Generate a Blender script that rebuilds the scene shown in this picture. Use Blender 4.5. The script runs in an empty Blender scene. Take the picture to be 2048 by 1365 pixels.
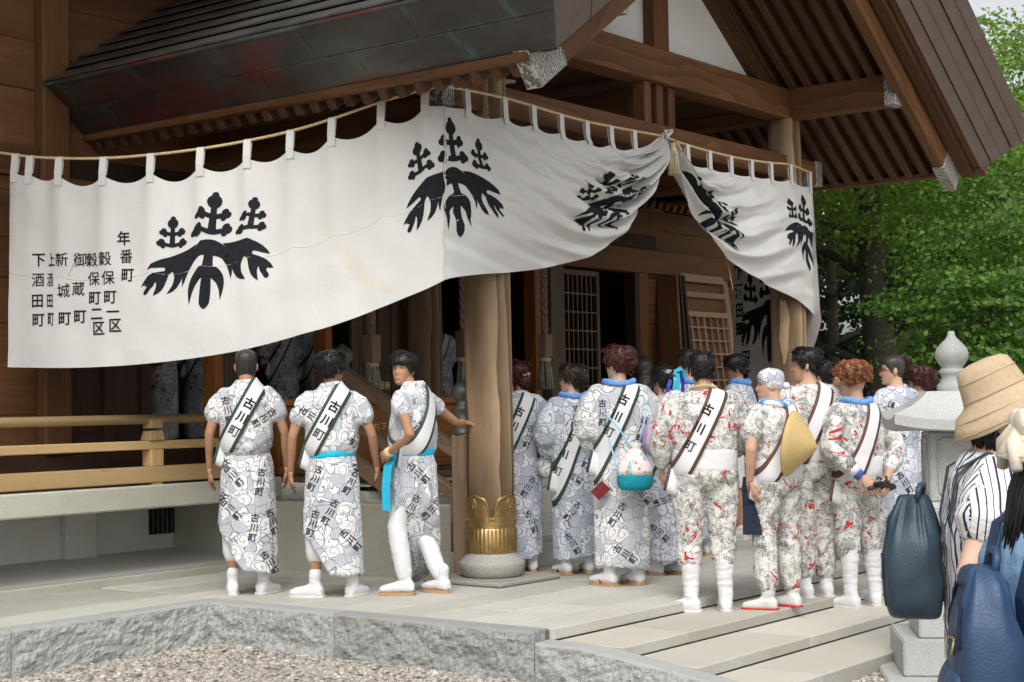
import bpy, bmesh, math, random
from mathutils import Vector, Matrix, noise
from mathutils.bvhtree import BVHTree
import numpy as np
random.seed(7)
R_ = math.radians
scene = bpy.context.scene
col = scene.collection

# ------------------------------------------------------------------ camera
FPX, CX, CY = 3142.84, 1024.0, 682.5
_y, _p, _r = R_(37.6905), R_(2.3045), R_(-1.028)
CF = Vector((math.cos(_p)*math.cos(_y), math.cos(_p)*math.sin(_y), math.sin(_p)))
_R0 = Vector((math.sin(_y), -math.cos(_y), 0)); _U0 = _R0.cross(CF)
CR = _R0*math.cos(_r) + _U0*math.sin(_r)
CU = -_R0*math.sin(_r) + _U0*math.cos(_r)
CAM = Vector((-9.294, -7.430, 1.28))
cam_d = bpy.data.cameras.new('camera'); cam = bpy.data.objects.new('camera', cam_d); col.objects.link(cam)
m3 = Matrix((CR, CU, -CF)).transposed()
cam.matrix_world = Matrix.Translation(CAM) @ m3.to_4x4()
cam_d.sensor_width = 36.0; cam_d.lens = FPX/2048*36.0
cam_d.clip_start = 0.1; cam_d.clip_end = 2000
scene.camera = cam

# ------------------------------------------------------------------ sky, sun, exposure
SUN_EL, SUN_AZ = 52.0, 215.0           # overcast: a broad soft sun from the front left
world = bpy.data.worlds.new('World'); scene.world = world; world.use_nodes = True
wn = world.node_tree; wn.nodes.clear()
sky_t = wn.nodes.new('ShaderNodeTexSky'); sky_t.sky_type = 'NISHITA'; sky_t.sun_disc = False
sky_t.sun_elevation = R_(SUN_EL); sky_t.sun_rotation = R_(90-SUN_AZ)
sky_t.air_density = 1.0; sky_t.dust_density = 4.0; sky_t.ozone_density = 1.0
hs = wn.nodes.new('ShaderNodeHueSaturation'); hs.inputs['Saturation'].default_value = 0.16
bgn = wn.nodes.new('ShaderNodeBackground'); bgn.inputs['Strength'].default_value = 0.15
won = wn.nodes.new('ShaderNodeOutputWorld')
wn.links.new(sky_t.outputs[0], hs.inputs['Color']); wn.links.new(hs.outputs[0], bgn.inputs['Color'])
wn.links.new(bgn.outputs[0], won.inputs['Surface'])
sun_d = bpy.data.lights.new('sun', 'SUN'); sun_d.energy = 1.1; sun_d.angle = R_(35); sun_d.color = (1.0, 0.97, 0.92)
sun = bpy.data.objects.new('sun', sun_d); col.objects.link(sun)
sd = Vector((math.cos(R_(SUN_EL))*math.cos(R_(SUN_AZ)), math.cos(R_(SUN_EL))*math.sin(R_(SUN_AZ)), math.sin(R_(SUN_EL))))
sun.rotation_euler = sd.to_track_quat('Z', 'Y').to_euler()
vs = scene.view_settings; vs.view_transform = 'Standard'; vs.look = 'None'; vs.exposure = 0.42; vs.gamma = 1.0
vs.use_curve_mapping = False
scene.cycles.max_bounces = 5; scene.cycles.diffuse_bounces = 4; scene.cycles.glossy_bounces = 3
scene.cycles.transparent_max_bounces = 6; scene.cycles.use_denoising = True
try: scene.cycles.use_adaptive_sampling = True; scene.cycles.adaptive_threshold = 0.02
except Exception: pass

# pixel of the photograph -> point on a known plane of the place
def ray(x, y): return CF + CR*((x-CX)/FPX) - CU*((y-CY)/FPX)
def atz(x, y, z): d = ray(x, y); return CAM + d*((z-CAM.z)/d.z)
def atx(x, y, X): d = ray(x, y); return CAM + d*((X-CAM.x)/d.x)
def aty(x, y, Y): d = ray(x, y); return CAM + d*((Y-CAM.y)/d.y)
def atd(x, y, D): return CAM + ray(x, y)*D

# ------------------------------------------------------------------ object helpers
def tag(o, label=None, cat=None, group=None, kind=None):
    if label: o['label'] = label
    if cat: o['category'] = cat
    if group: o['group'] = group
    if kind: o['kind'] = kind
    return o
def empty(name, loc=(0,0,0), rz=0.0, label=None, cat=None, group=None, kind=None):
    o = bpy.data.objects.new(name, None); col.objects.link(o)
    o.location = loc; o.rotation_euler = (0,0,rz); o.empty_display_size = .1
    return tag(o, label, cat, group, kind)
def basis(o):
    return Matrix.LocRotScale(o.location, o.rotation_euler.to_quaternion(), o.scale)
def wmat(o):
    m = basis(o)
    if o.parent: m = wmat(o.parent) @ o.matrix_parent_inverse @ m
    return m
def link(name, me, parent=None, mats=None, world_coords=True):
    o = bpy.data.objects.new(name, me); col.objects.link(o)
    if mats:
        for m in (mats if isinstance(mats, (list, tuple)) else [mats]): me.materials.append(m)
    if parent:
        o.parent = parent
        if world_coords: o.matrix_parent_inverse = wmat(parent).inverted()
    return o
def mesh_of(verts, faces, smooth=False, name='m', mi=None):
    me = bpy.data.meshes.new(name); me.from_pydata([tuple(v) for v in verts], [], faces)
    if mi is not None: me.polygons.foreach_set('material_index', mi)
    if smooth: me.polygons.foreach_set('use_smooth', [True]*len(me.polygons))
    me.update(); return me
def from_bm(bm, smooth=False, name='m'):
    me = bpy.data.meshes.new(name); bm.normal_update(); bm.to_mesh(me); bm.free()
    if smooth: me.polygons.foreach_set('use_smooth', [True]*len(me.polygons))
    return me
def frame(p0, p1, up=(0,0,1)):
    x = (Vector(p1)-Vector(p0)).normalized(); u = Vector(up)
    if abs(x.dot(u)) > .99: u = Vector((0,1,0))
    y = u.cross(x).normalized(); z = x.cross(y)
    return Matrix((x, y, z)).transposed()
def beam(name, p0, p1, w, h, mt, parent=None, up=(0,0,1), bevel=.006, taper=1.0):
    """square timber: local X runs along it"""
    p0, p1 = Vector(p0), Vector(p1); L = (p1-p0).length
    bm = bmesh.new(); bmesh.ops.create_cube(bm, size=1)
    for v in bm.verts:
        s = taper if v.co.x > 0 else 1.0
        v.co = Vector((v.co.x*L, v.co.y*w*s, v.co.z*h*s))
    if bevel: bmesh.ops.bevel(bm, geom=bm.edges[:], offset=min(bevel, w*.3, h*.3), segments=1, affect='EDGES')
    o = link(name, from_bm(bm), None, mt)
    o.matrix_world = Matrix.Translation((p0+p1)/2) @ frame(p0, p1, up).to_4x4()
    if parent:
        o.parent = parent; o.matrix_parent_inverse = wmat(parent).inverted()
    return o
def box(name, x0, x1, y0, y1, z0, z1, mt, parent=None, bevel=.006):
    d = (x1-x0, y1-y0, z1-z0); a = max(range(3), key=lambda i: abs(d[i]))
    c = Vector(((x0+x1)/2, (y0+y1)/2, (z0+z1)/2)); e = Vector((0,0,0)); e[a] = d[a]/2
    if a == 0: return beam(name, c-e, c+e, d[1], d[2], mt, parent, bevel=bevel)
    if a == 1: return beam(name, c-e, c+e, d[0], d[2], mt, parent, bevel=bevel)
    return beam(name, c-e, c+e, d[0], d[1], mt, parent, up=(0,1,0), bevel=bevel)
def lathe(name, prof, n, loc, mt, parent=None, smooth=True, fn=None):
    """prof: list of (radius, z)"""
    vs_, fs = [], []
    for r, z in prof:
        for k in range(n):
            a = 2*math.pi*k/n; rr = r*(fn(a, z) if fn else 1.0)
            vs_.append((rr*math.cos(a), rr*math.sin(a), z))
    for i in range(len(prof)-1):
        for k in range(n):
            k2 = (k+1) % n; fs.append((i*n+k, i*n+k2, (i+1)*n+k2, (i+1)*n+k))
    fs.append(tuple(range(n))[::-1]); fs.append(tuple((len(prof)-1)*n+k for k in range(n)))
    me = mesh_of(vs_, fs, smooth)
    o = link(name, me, None, mt); o.location = loc
    if parent: o.parent = parent; o.matrix_parent_inverse = wmat(parent).inverted()
    return o
def tube_data(pts, rad, n=8, close=False, squash=None):
    """verts, faces of a tube along pts; rad number or list"""
    pts = [Vector(p) for p in pts]; N = len(pts); vs_, fs = [], []
    ref = None
    for i, p in enumerate(pts):
        t = (pts[min(i+1, N-1)]-pts[max(i-1, 0)]).normalized()
        if ref is None: ref = t.orthogonal().normalized()
        ref = (ref - t*ref.dot(t)).normalized(); b = t.cross(ref)
        r = rad[i] if isinstance(rad, (list, tuple)) else rad
        for k in range(n):
            a = 2*math.pi*k/n; vs_.append(p + ref*(r*math.cos(a)) + b*(r*math.sin(a)))
    for i in range(N-1):
        for k in range(n):
            k2 = (k+1) % n; fs.append((i*n+k, i*n+k2, (i+1)*n+k2, (i+1)*n+k))
    fs.append(tuple(range(n))[::-1]); fs.append(tuple((N-1)*n+k for k in range(n)))
    return vs_, fs
def tube(name, pts, rad, mt, parent=None, n=8, world_coords=True):
    v, f = tube_data(pts, rad, n)
    return link(name, mesh_of(v, f, True), parent, mt, world_coords)
def merge(parts):
    V, F = [], []
    for v, f in parts:
        o = len(V); V += [Vector(p) for p in v]; F += [tuple(i+o for i in q) for q in f]
    return V, F
def grid_mesh(fn, nu, nv, smooth=True):
    vs_ = [fn(i/nu, j/nv) for j in range(nv+1) for i in range(nu+1)]
    fs = [(j*(nu+1)+i, j*(nu+1)+i+1, (j+1)*(nu+1)+i+1, (j+1)*(nu+1)+i) for j in range(nv) for i in range(nu)]
    return mesh_of(vs_, fs, smooth)
def lerp(a, b, t): return a+(b-a)*t
def pl(xs, ys, x):
    """piecewise linear"""
    if x <= xs[0]: return ys[0]
    for i in range(1, len(xs)):
        if x <= xs[i]: return lerp(ys[i-1], ys[i], (x-xs[i-1])/(xs[i]-xs[i-1]))
    return ys[-1]
def sm(xs, ys, x):
    """smooth interpolation (cosine eased catmull-rom)"""
    if x <= xs[0]: return ys[0]
    if x >= xs[-1]: return ys[-1]
    i = 1
    while x > xs[i]: i += 1
    h = xs[i]-xs[i-1]; t = (x-xs[i-1])/h
    m0 = (ys[i]-ys[i-2])/(xs[i]-xs[i-2]) if i > 1 else (ys[i]-ys[i-1])/h
    m1 = (ys[i+1]-ys[i-1])/(xs[i+1]-xs[i-1]) if i+1 < len(xs) else (ys[i]-ys[i-1])/h
    t2, t3 = t*t, t*t*t
    return (2*t3-3*t2+1)*ys[i-1]+(t3-2*t2+t)*h*m0+(-2*t3+3*t2)*ys[i]+(t3-t2)*h*m1

# ------------------------------------------------------------------ materials
class NT:
    def __init__(s, name):
        s.m = bpy.data.materials.new(name); s.m.use_nodes = True; s.t = s.m.node_tree
        s.b = s.t.nodes['Principled BSDF']
    def n(s, typ, ins=None, **kw):
        nd = s.t.nodes.new('ShaderNode'+typ)
        for k, v in kw.items(): setattr(nd, k, v)
        for k, v in (ins or {}).items(): s.set(nd, k, v)
        return nd
    def set(s, nd, k, v):
        sock = nd.inputs[k]
        if isinstance(v, bpy.types.NodeSocket): s.t.links.new(v, sock)
        elif isinstance(v, bpy.types.Node): s.t.links.new(v.outputs[0], sock)
        else:
            if hasattr(sock.default_value, '__len__') and not hasattr(v, '__len__'): v = (v,)*len(sock.default_value)
            if hasattr(sock.default_value, '__len__') and len(sock.default_value) == 4 and len(v) == 3: v = (*v, 1)
            sock.default_value = v
    def math(s, op, a, b=0.0, c=None):
        nd = s.n('Math', operation=op); s.set(nd, 0, a); s.set(nd, 1, b)
        if c is not None: s.set(nd, 2, c)
        return nd.outputs[0]
    def mix(s, f, a, b, mode='MIX'):
        nd = s.n('Mix', data_type='RGBA', blend_type=mode)
        s.set(nd, 0, f); s.set(nd, 6, a); s.set(nd, 7, b); return nd.outputs[2]
    def ramp(s, f, stops, interp='LINEAR'):
        nd = s.n('ValToRGB'); cr = nd.color_ramp; cr.interpolation = interp
        while len(cr.elements) < len(stops): cr.elements.new(.5)
        for e, (p, c) in zip(cr.elements, stops):
            e.position = p; e.color = (*c, 1) if hasattr(c, '__len__') else (c, c, c, 1)
        s.set(nd, 0, f); return nd.outputs[0]
    def obj(s, scale=(1,1,1), rnd=True, coord='Object', loc=(0,0,0)):
        tc = s.n('TexCoord'); v = tc.outputs[coord]
        if rnd:
            oi = s.n('ObjectInfo'); mm = s.n('Vector' 'Math', operation='SCALE')
            cb = s.n('CombineXYZ'); s.set(cb, 0, s.math('MULTIPLY', oi.outputs['Random'], 13.0)); s.set(cb, 1, s.math('MULTIPLY', oi.outputs['Random'], 31.0)); s.set(cb, 2, s.math('MULTIPLY', oi.outputs['Random'], 7.0))
            ad = s.n('VectorMath', operation='ADD'); s.set(ad, 0, v); s.set(ad, 1, cb.outputs[0]); v = ad.outputs[0]
        mp = s.n('Mapping'); s.set(mp, 'Vector', v); s.set(mp, 'Scale', scale); s.set(mp, 'Location', loc); return mp.outputs[0]
    def noise(s, vec, scale, detail=3, rough=.55, dist=0.0):
        return s.n('TexNoise', {'Vector': vec, 'Scale': scale, 'Detail': detail, 'Roughness': rough, 'Distortion': dist})
    def bump(s, h, strength=.3, dist=.01):
        bp = s.n('Bump', {'Height': h, 'Strength': strength, 'Distance': dist}); s.set(s.b, 'Normal', bp.outputs[0]); return bp
    def out(s, color=None, rough=.6, spec=.3, metal=0.0, **kw):
        if color is not None: s.set(s.b, 'Base Color', color)
        s.set(s.b, 'Roughness', rough); s.set(s.b, 'Metallic', metal); s.set(s.b, 'Specular IOR Level', spec)
        for k, v in kw.items(): s.set(s.b, k, v)
        return s.m

def flat(name, c, rough=.6, spec=.3, metal=0.0, var=.12, scale=9.0, bump=0.0, **kw):
    t = NT(name); v = t.obj(); nz = t.noise(v, scale, 4)
    a = tuple(x*(1-var) for x in c); b = tuple(min(1, x*(1+var)) for x in c)
    cc = t.ramp(nz.outputs[0], [(.3, a), (.7, b)])
    if bump: t.bump(t.noise(v, scale*6, 3).outputs[0], bump, .01)
    return t.out(cc, rough, spec, metal, **kw)
def wood(name, dark, light, rough=.62, ring=22.0, spec=.25, stain=.25, along=.10, rw=.26):
    t = NT(name); v = t.obj((along, 1, 1), loc=(0,.31,.23))
    wp = t.noise(t.obj((.55, 2.0, 2.0)), 1.5, 3, .5); cb = t.n('VectorMath', operation='SCALE'); t.set(cb, 0, wp.outputs['Color']); t.set(cb, 'Scale', .16)
    ad = t.n('VectorMath', operation='ADD'); t.set(ad, 0, v); t.set(ad, 1, cb.outputs[0])
    wv = t.n('TexWave', {'Vector': ad.outputs[0], 'Scale': ring*.32, 'Distortion': 1.5, 'Detail': 2.0, 'Detail Scale': 1.2}, wave_type='RINGS', rings_direction='X', wave_profile='SAW')
    fib = t.noise(t.obj((2.5, 90, 90)), 1.0, 2); w0 = t.noise(t.obj((along*4, 5, 5)), 1.2, 4, .6)
    f = t.math('ADD', t.math('MULTIPLY', wv.outputs[0], rw), t.math('MULTIPLY', w0.outputs[0], .8-rw))
    f = t.math('ADD', f, t.math('MULTIPLY', fib.outputs[0], .2))
    c = t.ramp(f, [(.25, dark), (.75, light)])
    big = t.noise(t.obj((.5, 1.5, 1.5)), 1.1, 5, .6); d2 = tuple(x*.5 for x in dark)
    c = t.mix(t.math('MULTIPLY', t.ramp(big.outputs[0], [(.46, 0), (.72, 1)]), stain), c, d2)
    oi = t.n('ObjectInfo'); hv = t.n('HueSaturation', {'Color': c, 'Value': t.math('ADD', .78, t.math('MULTIPLY', oi.outputs['Random'], .44))})
    t.bump(t.math('ADD', fib.outputs[0], f), .18, .004)
    return t.out(hv.outputs[0], rough, spec)
def stone(name, c, speck=.35, rough=.8, bump=.25, stain=None, scale=140.0, stain_amt=.5, wst=None, tread=None):
    t = NT(name); v = t.obj(); n1 = t.noise(v, scale, 2, .7); n2 = t.noise(v, 2.2, 4, .6)
    n3 = t.n('TexVoronoi', {'Vector': v, 'Scale': scale*.8})
    a = tuple(x*(1-speck) for x in c); b = tuple(min(1, x*(1+speck*.6)) for x in c)
    cc = t.ramp(n1.outputs[0], [(.32, a), (.5, c), (.7, b)])
    cc = t.mix(t.ramp(n2.outputs[0], [(.42, 0), (.7, .45)]), cc, stain or tuple(x*.8 for x in c))
    if stain: cc = t.mix(t.math('MULTIPLY', t.ramp(t.noise(v, .8, 5, .65).outputs[0], [(.45, 0), (.62, 1)]), stain_amt), cc, stain)
    ge = t.n('NewGeometry')
    if wst:
        wn_ = t.noise(ge.outputs['Position'], .9, 6, .65, .4); cc = t.mix(t.ramp(wn_.outputs[0], [(.47, 0), (.62, .75)]), cc, wst)
        wn3 = t.noise(ge.outputs['Position'], 5.5, 5, .7); cc = t.mix(t.ramp(wn3.outputs[0], [(.58, 0), (.74, .5)]), cc, tuple(x*.62 for x in wst))
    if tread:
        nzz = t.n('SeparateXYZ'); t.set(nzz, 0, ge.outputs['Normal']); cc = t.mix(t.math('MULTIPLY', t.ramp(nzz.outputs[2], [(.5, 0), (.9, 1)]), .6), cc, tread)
    oi = t.n('ObjectInfo'); hv = t.n('HueSaturation', {'Color': cc, 'Value': t.math('ADD', .86, t.math('MULTIPLY', oi.outputs['Random'], .26))})
    t.bump(t.math('ADD', n1.outputs[0], t.math('MULTIPLY', n2.outputs[0], .6)), bump, .01)
    return t.out(hv.outputs[0], rough, .25)

M = {}
M['beam'] = wood('aged brown timber', (.085,.036,.015), (.21,.098,.043))
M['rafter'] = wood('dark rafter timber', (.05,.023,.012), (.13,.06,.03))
M['column'] = wood('weathered column timber', (.13,.08,.045), (.44,.31,.19), ring=11, along=.05, stain=.65, rw=.5)
M['board'] = wood('brown wall boards', (.115,.05,.02), (.215,.10,.043), stain=.45, rw=.16)
M['oldboard'] = wood('grey weathered boards', (.10,.065,.042), (.19,.13,.09))
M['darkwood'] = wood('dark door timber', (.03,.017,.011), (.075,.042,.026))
M['rail'] = wood('yellow railing timber', (.38,.245,.105), (.55,.385,.19), ring=14, stain=.12)
M['orange'] = wood('orange varnished timber', (.25,.085,.02), (.42,.17,.05), rough=.4, stain=.1)
M['newel'] = wood('grey brown newel timber', (.20,.13,.085), (.33,.23,.16), stain=.2)
M['concrete'] = stone('pale concrete', (.50,.49,.42), .1, .85, .12, (.38,.37,.29), 60)
M['plasterbase'] = stone('pale foundation render', (.62,.62,.60), .07, .9, .1, (.54,.53,.47), 50)
M['slab'] = stone('cream granite paving', (.53,.52,.475), .2, .8, .2, (.45,.425,.365), 190, .5, (.46,.44,.385))
M['slabmoss'] = stone('mossy granite paving', (.50,.50,.45), .2, .8, .2, (.43,.44,.35), 190, .55, (.43,.44,.36))
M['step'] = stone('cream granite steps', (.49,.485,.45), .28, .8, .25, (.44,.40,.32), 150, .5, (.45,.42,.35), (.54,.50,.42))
M['granite'] = stone('grey rough granite', (.385,.395,.375), .4, .92, .8, (.31,.32,.295), 42, .5)
M['granitetop'] = stone('grey sawn granite', (.36,.37,.36), .16, .8, .12, None, 170)
M['lantern'] = stone('pale lantern granite', (.45,.46,.45), .3, .85, .4, (.34,.35,.32), 120, .65, (.36,.37,.345))
M['basestone'] = stone('speckled base granite', (.40,.385,.35), .42, .75, .3, None, 110)
M['plaster'] = flat('white plaster', (.78,.77,.74), .9, .1, 0, .03, 2)
M['bronze'] = flat('patinated bronze', (.15,.16,.14), .5, .5, .55, .3, 14, .1)
M['white'] = flat('white enamel', (.8,.8,.78), .4, .4, 0, .02)
M['black'] = flat('black lacquer', (.015,.015,.016), .5, .3)
M['joint'] = flat('dirty joint', (.16,.145,.115), .95, .1, 0, .4, 12)
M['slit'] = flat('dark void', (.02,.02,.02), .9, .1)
M['rope'] = flat('tan hemp rope', (.62,.48,.27), .8, .2, 0, .25, 60, .3)
M['redcloth'] = flat('dark red valance', (.22,.015,.02), .9, .1, 0, .25, 12)
# ------------------------------------------------------------------ more materials for the building
def copper_fascia():
    t = NT('oxidised copper fascia'); v = t.obj((1,1,1), rnd=False); vs2 = t.obj((.35,1,1), rnd=True)
    base = t.ramp(t.noise(v, 1.3, 5, .6).outputs[0], [(.3, (.035,.032,.030)), (.7, (.085,.075,.068))])
    red = t.ramp(t.noise(t.obj((1,.42,1.8), rnd=False, loc=(0,2.3,0)), 1.5, 4, .55, .4).outputs[0], [(.50, 0), (.62, 1)])
    base = t.mix(t.math('MULTIPLY', red, .85), base, (.125,.03,.03))
    g = t.noise(vs2, 5, 5, .7); uv = t.n('TexCoord').outputs['UV']; sx = t.n('SeparateXYZ'); t.set(sx, 0, uv)
    eu = t.math('ABSOLUTE', t.math('SUBTRACT', sx.outputs[0], .5)); ev = t.math('ABSOLUTE', t.math('SUBTRACT', sx.outputs[1], .5))
    edge = t.math('MAXIMUM', t.math('MULTIPLY', eu, 2.0), t.math('MULTIPLY', ev, 2.0))
    gm = t.math('MULTIPLY', t.ramp(edge, [(.80, 0), (1.0, 1)]), t.ramp(g.outputs[0], [(.47, 0), (.68, 1)]))
    base = t.mix(t.math('MULTIPLY', gm, .55), base, (.10,.24,.205))
    big = t.ramp(t.noise(t.obj((1,.5,2), rnd=False, loc=(4,9,0)), 1.1, 4, .6).outputs[0], [(.54, 0), (.72, .5)])
    base = t.mix(big, base, (.07,.15,.13))
    t.bump(t.noise(v, 6, 3).outputs[0], .12, .02)
    return t.out(base, .42, .5, .35)
M['fascia'] = copper_fascia()
M['shingle'] = flat('dark copper shingle', (.24,.235,.225), .34, .5, .8, .3, 3, .06)
M['brownshingle'] = flat('brown copper shingle', (.155,.115,.10), .5, .4, .25, .12, 5, .05)
def fitting():
    t = NT('silvery engraved metal'); v = t.obj(rnd=False)
    w = t.n('TexWave', {'Vector': v, 'Scale': 14.0, 'Distortion': 9.0, 'Detail': 2.0, 'Detail Scale': 1.4})
    c = t.ramp(w.outputs[0], [(.35, (.16,.155,.14)), (.6, (.55,.55,.52))])
    c = t.mix(t.ramp(t.noise(v, 7, 4).outputs[0], [(.55, 0), (.75, .7)]), c, (.25,.17,.11))
    t.bump(w.outputs[0], .5, .01); return t.out(c, .5, .5, .45)
M['fitting'] = fitting()
def brass():
    t = NT('gilded brass'); v = t.obj(rnd=False); nz = t.noise(v, 9, 5, .65)
    c = t.ramp(nz.outputs[0], [(.3, (.24,.15,.055)), (.6, (.50,.34,.14)), (.8, (.62,.47,.24))])
    t.bump(t.noise(v, 18, 3).outputs[0], .15, .01)
    return t.out(c, t.ramp(nz.outputs[0], [(.3, .5), (.7, .27)]), .5, .85)
M['brass'] = brass()

# ------------------------------------------------------------------ key dimensions (metres, porch floor = 0)
C1 = Vector((-.30, -.26, 0)); C2 = Vector((4.37, -.26, 0)); XC = (C1.x+C2.x)/2; YB = -.26
GZ = -.29            # gravel level
YV, YW = 1.30, 2.90  # veranda edge, hall front wall
VZ = .73; HFZ = .95  # veranda deck, hall floor
def zu(x): return 5.80-.68*abs(x-XC)   # underside of the porch rafters
YG = -1.50           # gable verge

# ------------------------------------------------------------------ ground
gm = mesh_of([(-90,-90,GZ),(120,-90,GZ),(120,140,GZ),(-90,140,GZ)], [(0,1,2,3)])
def gravel_mat():
    t = NT('gravel bed'); v = t.obj(rnd=False); vo = t.n('TexVoronoi', {'Vector': v, 'Scale': 38.0})
    c = t.ramp(vo.outputs['Color'], [(.1, (.22,.20,.17)), (.5, (.36,.33,.28)), (.9, (.50,.47,.42))])
    t.bump(vo.outputs['Distance'], .8, .03); return t.out(c, .9, .2)
tag(link('ground', gm, None, gravel_mat()), kind='structure')

# ------------------------------------------------------------------ stone platform: rock-faced kerb blocks, paving, steps
plat = empty('stone_platform', (-2.0,-.7,GZ)); tag(plat, kind='structure')
def rockface(name, p0, p1, out, z0, z1, top=.13, seed=0, ztop=None):
    """block p0->p1 (plan), rough face towards 'out'; sawn margin on top"""
    p0, p1, out = Vector((*p0,0)), Vector((*p1,0)), Vector((*out,0)); L = (p1-p0).length; d = (p1-p0)/L
    nx, nz = max(4, int(L/.018)), 16
    bm = bmesh.new(); g = []
    for j in range(nz+1):
        row = []
        for i in range(nx+1):
            s = i/nx*L; zt = ztop(s) if ztop else z1
            z = lerp(z0-.03, zt-.018, j/nz); p = p0+d*s
            e = min(min(s, L-s)/.05, 1); e2 = min((zt-z)/.06, 1)
            q = Vector((p.x*5+seed, p.y*5, z*7))
            k = (noise.fractal(q, 1.0, 2.1, 4)*.018 + abs(noise.noise(q*1.7))*.016 + noise.noise(q*5)*.008 + noise.noise(q*11)*.005)*max(.12, e)*e2
            if s < 1e-6 or s > L-1e-6: k = 0
            row.append(bm.verts.new(p + out*(k) + Vector((0,0,z))))
        g.append(row)
    def quads(a, b, mi):
        for i in range(len(a)-1):
            f = bm.faces.new((a[i], a[i+1], b[i+1], b[i])); f.material_index = mi
    for j in range(nz): quads(g[j], g[j+1], 0)
    def toprow(off, dz):
        return [bm.verts.new(p0+d*(i/nx*L)-out*off+Vector((0,0,(ztop(i/nx*L) if ztop else z1)+dz))) for i in range(nx+1)]
    r1 = toprow(.008, -.002); r2 = toprow(top, 0); r3 = toprow(top, -.3)
    quads(g[nz], r1, 1); quads(r1, r2, 1); quads(r2, r3, 1)
    bm.faces.new([g[j][0] for j in range(nz+1)]+[r1[0], r2[0], r3[0]])
    bm.faces.new(([g[j][-1] for j in range(nz+1)]+[r1[-1], r2[-1], r3[-1]])[::-1])
    bmesh.ops.recalc_face_normals(bm, faces=bm.faces[:])
    me = from_bm(bm, False)
    me.materials.append(M['granite']); me.materials.append(M['granitetop'])
    return link(name, me, plat)
PX = -2.19           # side of the porch platform
PY = .66             # front of the hall platform
YF = -2.10           # first riser
xs_ = [PX, -3.72, -5.3, -6.9, -8.4]
for i in range(4): rockface('kerb_block', (xs_[i+1]+.003, PY), (xs_[i]-.003, PY), (0,-1), GZ, 0, .14, i*3)
for i, (a, b) in enumerate(((PY+.10, -.50), (-.50, -2.06))):
    rockface('kerb_block', (PX, a-.003), (PX, b+.003), (-1,0), GZ, 0, .14, 20+i*5)
YE = -3.95
def cheek(s):
    t = s/(YF+.04-YE-.0); return lerp(-.062, -.062-.235*(max(0, t-.12)/.88)**1.25, 1) if t > .12 else -.062
rockface('cheek_block', (PX, -2.064), (PX, YE), (-1,0), GZ, -.06, .14, 41, ztop=cheek)
# paving: each slab an object
def slabs(name, x0, x1, rows, z, mt, lengths, seed, th=.06, parent=plat):
    rr = random.Random(seed)
    for k, (ya, yb) in enumerate(rows):
        x = x0 - rr.uniform(0, lengths[0]) ; first = True
        while x < x1:
            L = rr.uniform(*lengths); a, b = max(x, x0)+.002, min(x+L, x1)-.002
            if b-a > .06: box(name, a, b, ya+.002, yb-.002, z-th, z+rr.uniform(-.0016,.0016), mt, parent, bevel=.004)
            x += L
def rows_between(y0, y1, n): return [(lerp(y0,y1,k/n), lerp(y0,y1,(k+1)/n)) for k in range(n)]
box('bedding', -8.4, -2.1, .80, 3.0, -.25, -.012, M['joint'], plat, 0)
box('bedding', -2.08, 9.6, -2.06, 3.0, -.25, -.012, M['joint'], plat, 0)
slabs('paving_slab', -2.045, 9.6, rows_between(-2.10+.32, .0, 5), 0, M['slab'], (.9,1.3), 3)
slabs('nosing_slab', -2.045, 9.6, [(-2.10, -2.10+.318)], 0, M['slab'], (2.1,2.6), 4, .068)
slabs('paving_slab', -2.045, 9.6, rows_between(.0, .70, 2), 0, M['slab'], (.9,1.3), 5)
slabs('paving_slab', -8.4, -2.05, rows_between(.81, 2.0, 3), 0, M['slabmoss'], (1.4,2.2), 6)
slabs('paving_slab', -2.05, 9.6, rows_between(.70, 2.0, 3), 0, M['slab'], (.9,1.3), 8)
box('curb_strip', -8.4, PX+.02, PY+.145, .81, -.06, -.001, M['slabmoss'], plat, .003)
# steps: three long treads of granite blocks
SR = .0685
for k in range(3):
    ya = YF-.47*(k+1); zt = -SR*(k+1); x = -2.05+[.67,1.3,.2][k]-2.0; rr = random.Random(60+k)
    xa = -2.045
    xb = [-1.378, -.75, -1.55][k]
    box('riser_shade_strip', -2.04, 9.5, ya+.468, ya+.4795, zt+.0005, zt+.008, M['slit'], plat, 0)  # dark strip laid in as the shadow line at the riser foot
    while xa < 9.5:
        box('step_block', xa+.0015, xb-.0015, ya, ya+.4695, zt-(.10 if k < 2 else .2), zt, M['step'], plat, .006)
        xa = xb; xb = xa+rr.uniform(2.0, 2.4)
box('step_core', -2.03, 9.6, -3.45, -2.12, GZ-.05, -.218, M['granitetop'], plat, 0)

# ------------------------------------------------------------------ hall: base, veranda, wall
hall = empty('shrine_hall', (2.0, 4.0, 0)); tag(hall, 'large timber shrine hall with plank walls behind the curtained porch', 'shrine hall')
XL, XR = -8.5, 9.1
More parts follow.
